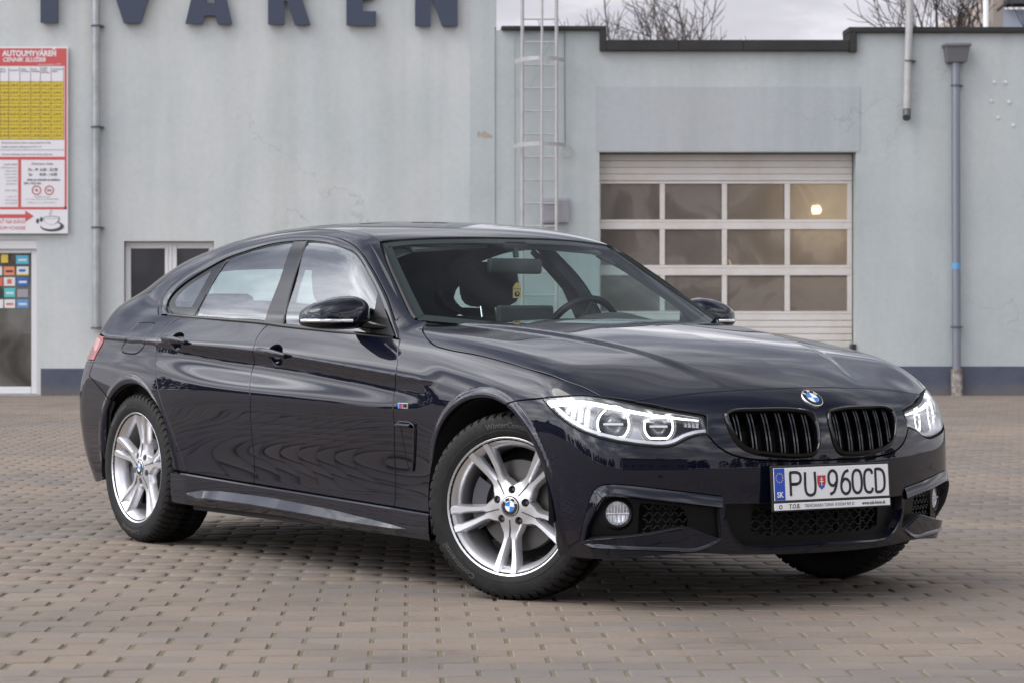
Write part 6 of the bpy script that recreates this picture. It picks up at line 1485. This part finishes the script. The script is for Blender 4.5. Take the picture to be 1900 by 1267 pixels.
# ---- roundels
def roundel(name,Mx,r,par,m_s=1):
    def put(n,V,Fc,m,p,sm=False):
        return mesh(n,[tuple(Mx@Vector(v)) for v in V],Fc,m,p,smooth=sm)
    V,Fc=lathe([(r,-.003),(r,.002),(r*.97,.0034),(r*.93,.0036)],40,'z');o=put(name,V,Fc,M['chrome'],par,True)
    if m_s==0: q_=par
    else: q_=o
    V,Fc=lathe([(r*.93,.0034),(0.0001,.0036)],40,'z');o=q_;put('badge_field',V,Fc,M['plate_black'],q_)
    V,Fc=lathe([(r*.60,.0040),(r*.56,.0042)],40,'z');put('badge_inner_ring',V,Fc,M['chrome'],o)
    for k in range(4):
        V=[(0,0,.0042)]+[(r*.56*math.cos(a),r*.56*math.sin(a),.0042) for a in np.linspace(k*math.pi/2,(k+1)*math.pi/2,9)]
        put('badge_quadrant',V,[tuple(range(10))],M['badge_blue' if k in (1,3) else 'badge_white'],o)
    for ch,a in (('B',140),('M',90),('W',40)):
        V,Fc=text_mesh(ch,r*.38,.0002,bold=.0003);c_,s_=math.cos(D2R(a-90)),math.sin(D2R(a-90));R0=r*.765
        V=[(v[0]*c_-v[1]*s_+R0*math.cos(D2R(a)),v[0]*s_+v[1]*c_+R0*math.sin(D2R(a)),.0044+v[2]) for v in V];put('badge_letter',V,Fc,M['badge_white'],o)
    return o
p=np.array(CRV['roundel'][0]);p[1]=0;p=np.array(cast(lower,np.array([[p[0],0,2.]]),np.array([[0,0,-1.]]),tmax=2,n=300)[0][0]);n=fnorm(lower,p[None])[0]
def frame(o,z,up):
    z=Vector(z).normalized();x=Vector(up).cross(z).normalized();y=z.cross(x);Mx=Matrix((x,y,z)).transposed().to_4x4();Mx.translation=Vector(o);return Mx
roundel('hood_badge',frame(p+n*.001,n,(0,0,1)),.041,CAR)
# tow-eye cover and washer flap outlines
def outline_groove(name,pts,m,par,s=1,r=.0011):
    P=np.array(pts);mb=MB();mb.tube(P,r,5,cap=False)
    if s<0: mb.V=[(a[0],-a[1],a[2]) for a in mb.V];mb.F=[f[::-1] for f in mb.F]
    return mb.build(name,m,par,smooth=True)
hk=np.array(CRV['hook'][0]);pts=[]
for a in np.linspace(0,2*math.pi,33): pts.append(np.array(fpt(-hk[1]+.031*math.cos(a),hk[2]+.031*math.sin(a))))
outline_groove('tow_eye_cover',pts,M['cavity'],CAR)
for s in (1,-1):
    pts=[np.array(p) for p in CRV['washer']];outline_groove('washer_cover',cat_rom(pts,.01),M['cavity'],CAR,s)
# parking sensor dots
for s in (1,-1):
    for y,z in ((.62,.455),):
        q=np.array(fpt(y,z));n=fnorm(lower,q[None])[0];V,Fc=lathe([(.010,.0005),(.0001,.0012)],20,'z');Mx=frame(q,n,(0,0,1));V=[Mx@Vector(v) for v in V]
        if s<0: V=[(v[0],-v[1],v[2]) for v in V];Fc=[f[::-1] for f in Fc]
        mesh('parking_sensor',V,Fc,M['car_paint'],CAR,smooth=True)
# ================================================================== wheels
def build_wheel():
    """right-hand wheel about its own centre; outward is -Y"""
    root=bpy.data.objects.new('wheel',None);COL.objects.link(root)
    RT=.333
    # tyre: blocks round the tread
    prof=[(.232,-.105,0),(.240,-.112,0),(.262,-.1195,0),(.285,-.1205,0),(.303,-.117,0),(.316,-.110,1),(.3245,-.101,1),(.3285,-.088,2),(.3305,-.066,2),(.331,-.0645,2),(.324,-.063,3),(.324,-.057,3),(.332,-.0555,2),(.3335,-.030,2),(.3335,-.0285,2),(.3255,-.027,3),(.3255,-.021,3),(.334,-.0195,2),(.334,.0195,2)]
    prof=prof+[(r,-y,t) for r,y,t in prof[::-1][0:]]
    NB=60;V=[];Fc=[];ang=[]
    for b in range(NB):
        a0=2*math.pi*b/NB;da=2*math.pi/NB
        for f,g in ((0,0),(.62,0),(.68,1),(.94,1)): ang.append((a0+da*f,g,b))
    for a,g,b in ang:
        for r,y,t in prof:
            skew=.045*(abs(y)/.1)*(1 if t>=1 else 0);rr=r
            if g and t in (1,2): rr=r-(.009 if t==2 else .007)
            if not g and t==1 and b%2: rr=r-.0012
            aa=a+skew*(1 if y<0 else -1)
            V.append((rr*math.cos(aa),y,rr*math.sin(aa)))
    p=len(prof);n=len(ang)
    for k in range(n):
        for j in range(p-1): Fc.append((k*p+j,k*p+j+1,((k+1)%n)*p+j+1,((k+1)%n)*p+j))
    ty=mesh('tyre',V,Fc,M['tyre'],root,smooth=True,angle=28)
    # flatten the contact patch a little
    # rim barrel and lip
    rp=[(.150,-.040),(.190,.045),(.196,.09),(.224,.100),(.2305,.106),(.234,.106)]
    V,Fc=lathe([(.2345,-.104),(.2405,-.1065),(.2440,-.1095),(.2455,-.1125),(.2430,-.1140),(.2400,-.1125),(.2340,-.1060),(.2265,-.0960),(.2150,-.086),(.2080,-.060),(.2040,-.020),(.2060,.05),(.222,.088),(.236,.102)],96)
    mesh('rim',V,Fc,M['alloy'],root,smooth=True,angle=40)
    # spokes and hub as one casting
    out=[(.2385,.050),(.215,.0485),(.185,.0425),(.155,.0350),(.130,.0295),(.112,.0270),(.098,.0285),(.087,.0350)]
    inn=[(.2385,.0175),(.215,.0180),(.185,.0155),(.155,.0110),(.132,.0070),(.118,.0042),(.108,.0)]
    hb=(.0765)
    P=[]
    for k in range(5):
        a=math.radians(-90+72*k)
        loc=[(r,-s_) for r,s_ in reversed(out)]+[]
        seq=[(r,-s_) for r,s_ in out[::-1]]+[(r,-s_) for r,s_ in inn]+[(r,s_) for r,s_ in inn[::-1][1:]]+[(r,s_) for r,s_ in out]
        for r,s_ in seq: P.append((r*math.cos(a)-s_*math.sin(a),r*math.sin(a)+s_*math.cos(a)))
        a2=a+math.radians(36);P.append((hb*math.cos(a2),hb*math.sin(a2)))
    P=np.array(P)
    # smooth the outline a little where spokes meet the hub
    lug=[]
    for k in range(5):
        a=math.radians(-90+36+72*k);c=np.array([.0590*math.cos(a),.0590*math.sin(a)]);lug.append(np.array([c+.0128*np.array([math.cos(t),math.sin(t)]) for t in np.linspace(0,2*math.pi,17)[:-1]]))
    cen=np.array([(.0345*math.cos(t),.0345*math.sin(t)) for t in np.linspace(0,2*math.pi,33)[:-1]])
    if area2(P)<0:P=P[::-1]
    def H(x,z):
        r=np.hypot(x,z);return np.interp(r,[0,.035,.06,.085,.12,.18,.215,.2385],[-.094,-.094,-.0895,-.084,-.0845,-.094,-.102,-.108])
    bev=.0052
    P1=inset(P,bev);V2,F2,loops=trim(P1,[inset(c_ if area2(c_)>0 else c_[::-1],-.0015) for c_ in lug+[cen]],.012,.012)
    V=[];Fc=[]
    for x,z in V2:
        # crowned spokes: ridge along the middle of every arm
        V.append((x,float(H(x,z)),z))
    Fc=[f if True else f for f in F2]
    q=Fc[0];nn=np.cross(np.array(V[q[1]])-V[q[0]],np.array(V[q[2]])-V[q[0]])
    if nn[1]>0: Fc=[f[::-1] for f in Fc]
    lp=loops[0];n=len(lp);k0=len(V)
    for (x,z) in P: V.append((x,float(H(x,z))+.0080,z))
    k1=len(V)
    for i,(x,z) in enumerate(inset(P,-.004)): V.append((x,float(H(x,z))+.034 if np.hypot(x,z)<.235 else float(H(x,z))+.02,z))
    def quad(a,b,c,d,ref):
        f=(a,b,c,d);nn=np.cross(np.array(V[b])-V[a],np.array(V[d])-V[a]);m_=np.array(V[a])-ref
        return f
    for i in range(n):
        j=(i+1)%n;Fc.append((lp[i],lp[j],k0+j,k0+i));Fc.append((k0+i,k0+j,k1+j,k1+i))
    for li in range(1,len(loops)):
        lp=loops[li];n2=len(lp);k2=len(V)
        for i in lp: x,y,z=V[i];V.append((x,y+.022,z))
        for i in range(n2): j=(i+1)%n2;Fc.append((lp[j],lp[i],k2+i,k2+j))
    bm=bmesh.new();me=bpy.data.meshes.new('spokes')
    me.from_pydata(V,[],Fc);bm.from_mesh(me);bmesh.ops.recalc_face_normals(bm,faces=bm.faces);bm.to_mesh(me);bm.free()
    link('spokes',me,M['alloy'],root,smooth=True,angle=33)
    # groove lines near the hub between the arms
    for k in range(5):
        mb=MB();a=math.radians(-90+72*k);q=[(r*math.cos(a),float(H(r*math.cos(a),r*math.sin(a)))-.0005,r*math.sin(a)) for r in (.048,.07,.108)];mb.tube(q,.0021,6);mb.build('spoke_groove',M['alloy_dark'],root)
    for k in range(5):
        mb=MB();a=math.radians(-90+36+72*k);V,Fc=lathe([(.0001,-.078),(.007,-.078),(.0085,-.074),(.0085,-.06)],6);V=[(v[0]+.059*math.cos(a),v[1],v[2]+.059*math.sin(a)) for v in V];mb.add(V,Fc);mb.build('wheel_bolt',M['alloy_dark'],root)
    V,Fc=lathe([(.0345,-.080),(.0340,-.094),(.0325,-.0955)],40);mesh('centre_cap',V,Fc,M['plate_black'],root,smooth=True)
    roundel('cap_badge',frame((0,-.0945,0),(0,-1,0),(0,0,1)),.0325,root,0)
    # back of hub, brake disc, caliper
    V,Fc=lathe([(.0001,-.05),(.075,-.05),(.078,-.02),(.16,-.018),(.163,-.010),(.163,.006),(.078,.01)],72);mesh('brake_disc',V,Fc,M['brake_iron'],root,smooth=True,angle=35)
    V,Fc=lathe([(.120,-.050),(.176,-.050),(.180,-.045),(.180,.03),(.120,.03)],20,a0=math.radians(150),a1=math.radians(215),close=True);mesh('brake_caliper',V,Fc,M['alloy_dark'],root,smooth=True,angle=30)
    V,Fc=lathe([(.19,.06),(.0001,.06)],48);mesh('wheel_back',V,Fc,M['cavity'],root)
    # raised writing on the sidewall
    def arc_text(t,size,a_mid,R0,par,xs=1.0,bold=.0006):
        V,Fc=text_mesh(t,size,.0006,xs=xs,bold=bold,spacing=1.05);out_=[]
        for x,y,z in V:
            a=math.radians(a_mid)-x/R0;r=R0+y
            yy=np.interp(r,[.262,.285,.303],[-.1195,-.1205,-.117]);out_.append((r*math.cos(a),yy-.0004-z,r*math.sin(a)))
        return mesh('sidewall_lettering',out_,Fc,M['tyre_letter'],par)
    arc_text('WinterContact',.026,93,.285,root,1.05);arc_text('Continental',.028,-40-90,.284,root,1.2)
    V,Fc=lathe([(.262,-.1192),(.2645,-.1212),(.267,-.1199)],96);mesh('sidewall_ring',V,Fc,M['tyre'],root,smooth=True)
    return root
def dup(o,parent):
    c=o.copy();COL.objects.link(c);c.parent=parent
    for ch in list(o.children): dup(ch,c)
    return c
W0=build_wheel();W0.parent=CAR
W0.location=(0,-.7325,.331);W0.rotation_euler=(0,D2R(4),D2R(27))
w2=dup(W0,CAR);w2.location=(-2.81,-.735,.331);w2.rotation_euler=(0,D2R(-32),0)
w3=dup(W0,CAR);w3.location=(0,.7325,.331);w3.rotation_euler=(0,D2R(10),math.pi+D2R(25))
w4=dup(W0,CAR);w4.location=(-2.81,.735,.331);w4.rotation_euler=(0,0,math.pi)
# ---- wheel housings and underbody
def housing(s,x0):
    A1,A2=((-6,200) if x0>-1 else (-15,190))
    V=[];Fc=[];rows=[]
    for y,r in ((-.875 if x0>-1 else -.835,.375),(-.50,.375)):
        rows.append(np.array([(x0+r*math.cos(a),y,.335+r*math.sin(a)) for a in np.linspace(D2R(A1),D2R(A2),40)]))
    rows.append(np.array([(x0,-.50,.335)]*40))
    strip('wheel_housing',rows[0],rows[1:],M['cavity'],CAR,side=s,smooth=False)
    r0=rows[0].copy()
for s in (1,-1):
    for x0 in (-.02,-2.81): housing(s,x0)
mb=MB();mb.box((-2.38,-.79,.17),(-.42,.79,.30));mb.box((-3.55,-.62,.22),(-3.2,.62,.60));mb.box((.36,-.50,.20),(.60,.50,.32));mb.box((-3.2,-.48,.19),(.40,.48,.34));mb.box((-.42,-.50,.3),(.42,.50,.66))
mb.build('underbody',M['matt_black'],CAR)
# ================================================================== cabin
def cabin():
    def V2(s,y): return y*s
    # floor tub and door cards block the view down inside
    mb=MB();mb.box((-3.1,-.78,.30),(-.62,.78,.34));mb.build('cabin_floor',M['trim_cloth'],CAR)
    for s in (1,-1):
        rows=[];xs=np.linspace(-3.0,-.70,40)
        for z,o_ in ((.34,.10),(.80,.075),(.90,.07),(.935,.05)):
            rows.append(np.array([(x,-(float(W(np.array(x),np.array(min(z,.9))))-o_) if z<.92 else -(float(Gx(np.array(x)))-.03),z+(.0 if z<.9 else np.interp(x,[-3,-.7],[.07,-.03]))) for x in xs]))
        strip('door_lining',rows[0],rows[1:],M['trim_cloth'],CAR,side=s)
    # dashboard
    xs=[];sec=[(-.62,.93),(-.74,.955),(-.86,.955),(-.98,.935),(-1.02,.90),(-1.03,.72),(-.98,.55)]
    Y=np.linspace(-.74,.74,61);rows=[]
    for (x,z) in sec:
        rows.append(np.array([(x+.10*(1-(y/.78)**2)-.08,y,z+.030*math.exp(-((y-.37)/.17)**2)*(1 if -1.0<x<-.7 else .2)-.012*(abs(y)/.74)**3) for y in Y]))
    strip('dashboard',rows[0],rows[1:],M['dash'],CAR,angle=50)
    # instrument hood in front of the driver (left-hand drive)
    rows=[]
    for x,h in ((-.74,.0),(-.80,.045),(-.92,.068),(-1.0,.062),(-1.005,.03)):
        rows.append(np.array([(x,.37+.21*t,.945+h*(1-abs(t)**2.6)) for t in np.linspace(-1,1,25)]))
    strip('instrument_hood',rows[0],rows[1:],M['dash'],CAR,angle=60)
    mb=MB();mb.box((-1.02,-.150,.925),(-.985,.115,1.040),.010);d=mb.build('dash_screen',M['dash'],CAR)
    # steering wheel
    c=Vector((-1.16,.37,.90));ax=Vector((-.90,0,.42)).normalized();x=Vector((0,1,0));y=ax.cross(x)
    P=[c+(x*math.cos(a)+y*math.sin(a))*.185 for a in np.linspace(0,2*math.pi,41)]
    mb=MB();mb.tube(P,.0155,10,cap=False);st=mb.build('steering_wheel',M['satin_black'],CAR,smooth=True)
    mb=MB();
    for a in (0,math.pi,-math.pi/2): mb.tube([c,c+(x*math.cos(a)+y*math.sin(a))*.18],.016,8)
    V,Fc=lathe([(.0001,.02),(.06,.018),(.075,0),(.07,-.03)],24,'z');Mx=Matrix((x,y,ax)).transposed().to_4x4();Mx.translation=c;mb.add([tuple(Mx@Vector(v)) for v in V],Fc);mb.build('steering_hub',M['satin_black'],st,smooth=True)
    # seats
    def seat(s,x0,rear=False):
        y0=-.37*s
        g=empty('front_seat');g.parent=CAR
        def blob(name,c,h,rot,m,par,e=3):
            bm=bmesh.new();bmesh.ops.create_cube(bm,size=2)
            bmesh.ops.subdivide_edges(bm,edges=bm.edges[:],cuts=5,use_grid_fill=True)
            for v in bm.verts:
                p=v.co;l=(abs(p.x)**e+abs(p.y)**e+abs(p.z)**e)**(1/e);v.co=Vector((p.x/l*h[0],p.y/l*h[1],p.z/l*h[2]))
            me=bpy.data.meshes.new(name);Mx=Matrix.Translation(c)@Matrix.Rotation(rot,4,'Y');bm.transform(Mx);bm.to_mesh(me);bm.free();return link(name,me,m,par,smooth=True)
        blob('seat_cushion',(x0+.05,y0,.50),(.27,.25,.09),D2R(-6),M['trim_cloth'],g,4)
        blob('backrest',(x0-.25,y0,.745),(.085,.245,.255),D2R(-16),M['trim_cloth'],g,4)
        blob('headrest',(x0-.375,y0,1.135),(.055,.140,.098),D2R(-10),M['trim_cloth'],g,4)
        for d in (-.06,.06): MB().tube([(x0-.330,y0+d,.965),(x0-.365,y0+d,1.12)],.006,8).build('headrest_post',M['chrome'],g)
    seat(1,-1.45);seat(-1,-1.45)
    bm=MB();bm.box((-2.62,-.62,.40),(-2.15,.62,.55),.05);bm.build('rear_bench',M['trim_cloth'],CAR,smooth=True,angle=40)
    rows=[np.array([(x,y,z) for y in np.linspace(-.64,.64,20)]) for x,z in ((-2.58,.50),(-2.74,.96),(-2.80,1.0),(-2.92,1.0),(-3.45,.98))];strip('rear_backrest',rows[0],rows[1:],M['trim_cloth'],CAR)
    for y in (-.36,.36):
        b2=MB();b2.box((-2.90,y-.12,.99),(-2.80,y+.12,1.10),.035);b2.build('rear_headrest',M['trim_cloth'],CAR,smooth=True,angle=60)
    # headliner
    xs=np.linspace(-3.0,-1.16,30);ys=np.linspace(-.56,.56,15);V=[];Fc=[]
    for x in xs:
        for y in ys: V.append((x,y,float(R(np.array(x),np.array(abs(y))))-.035-.02*(abs(y)/.56)**4))
    for i in range(29):
        for j in range(14): Fc.append((i*15+j,i*15+j+1,(i+1)*15+j+1,(i+1)*15+j))
    mesh('headliner',V,Fc,M['headliner'],CAR,smooth=True)
    # sun visors
    for s in (1,-1):
        V=[(-1.15,-.10*s,1.285),(-1.13,-.46*s,1.262),(-1.30,-.46*s,1.315),(-1.31,-.10*s,1.335)];V2_=[(a,b,c_-.012) for a,b,c_ in V];mesh('sun_visor',V+V2_,[(0,1,2,3),(7,6,5,4),(0,4,5,1),(1,5,6,2),(2,6,7,3),(3,7,4,0)],M['headliner'],CAR)
    # inner pillars (far-side A and B)
    for s in (1,-1):
        A=resamp(cat_rom(CRV['wsin'],.02),20);B=resamp(cat_rom(CRV['di'][:8],.02)[::-1],20)
        nA=fnorm(green,A);nB=fnorm(green,B)
        strip('pillar_lining',A-nA*.02+np.array([0,.01,0]),[A*.6+B*.4-nA*.055,A*.2+B*.8-nB*.045,B-nB*.016],M['headliner'],CAR,side=s)
        P=[np.array(CRV['bp_r']),np.array(CRV['bp_f'])];a=resamp(P[0],10);b=resamp(P[1],10);n=fnorm(green,a)
        strip('pillar_lining',a-n*.015,[a-n*.05+np.array([.01,0,0]),b-n*.05-np.array([.01,0,0]),b-n*.015],M['headliner'],CAR,side=s)
        D_=cat_rom(CRV['di'],.02);nd=fnorm(green,D_);up=D_+np.array([0,.06,.045]);strip('roof_lining_edge',D_-nd*.014,[D_-nd*.03+np.array([0,.01,.01]),up],M['headliner'],CAR,side=s)
        Bt=cat_rom(CRV['db'],.03);nb=fnorm(green,Bt);strip('sill_lining',Bt-nb*.014,[Bt-nb*.04-np.array([0,0,.01]),Bt+np.array([0,.09,-.06])],M['trim_cloth'],CAR,side=s)
    # rear-view mirror with hanging tag
    mb=MB();mb.box((-1.115,-.130,1.168),(-1.085,.130,1.230),.012);rm=mb.build('rearview_mirror',M['dash'],CAR,smooth=True,angle=50);rm.rotation_euler=(0,0,0)
    MB().tube([(-1.09,.0,1.235),(-1.10,0,1.285)],.012,8).build('mirror_stalk',M['dash'],rm)
    mb=MB();mb.box((-1.185,-.06,1.262),(-1.085,.06,1.300),.015);mb.build('sensor_cover',M['matt_black'],CAR)
    cabin.tag()
def tagf():
    t=empty('hanging_tag',(0,0,0),0,'small wooden house-shaped tag with a black clock emblem hanging from the rear-view mirror','tag')
    # hangs inside the car, so it is placed in world space
    Mw=Matrix.Translation((CARX,CARY,0))@Matrix.Rotation(CARTH,4,'Z');p=Mw@Vector((-1.10,.012,1.100));t.location=p;t.rotation_euler=(0,0,D2R(4))
    mb=MB();mb.prism([(-.017,-.030),(.017,-.030),(.017,.012),(.010,.026),(0,.034),(-.010,.026),(-.017,.012)],-.002,.002,'y');mb.build('tag_body',M['wood_tag'],t)
    V,Fc=lathe([(.011,-.0026),(.0001,-.0028)],20);mesh('tag_clock',[(v[0],v[1],v[2]-.014) for v in V],Fc,M['plate_black'],t)
    MB().box((-.001,-.0034,-.014),(.001,-.0028,-.006)).box((0,-.0034,-.015),(.006,-.0028,-.013)).build('clock_hands',M['badge_white'],t)
    MB().box((-.017,-.0026,.006),(.017,-.0022,.008)).build('tag_line',M['plate_black'],t)
    MB().tube([(0,0,.033),(.001,0,.075)],.0012,5).build('tag_string',M['matt_black'],t)
cabin.tag=tagf
cabin()
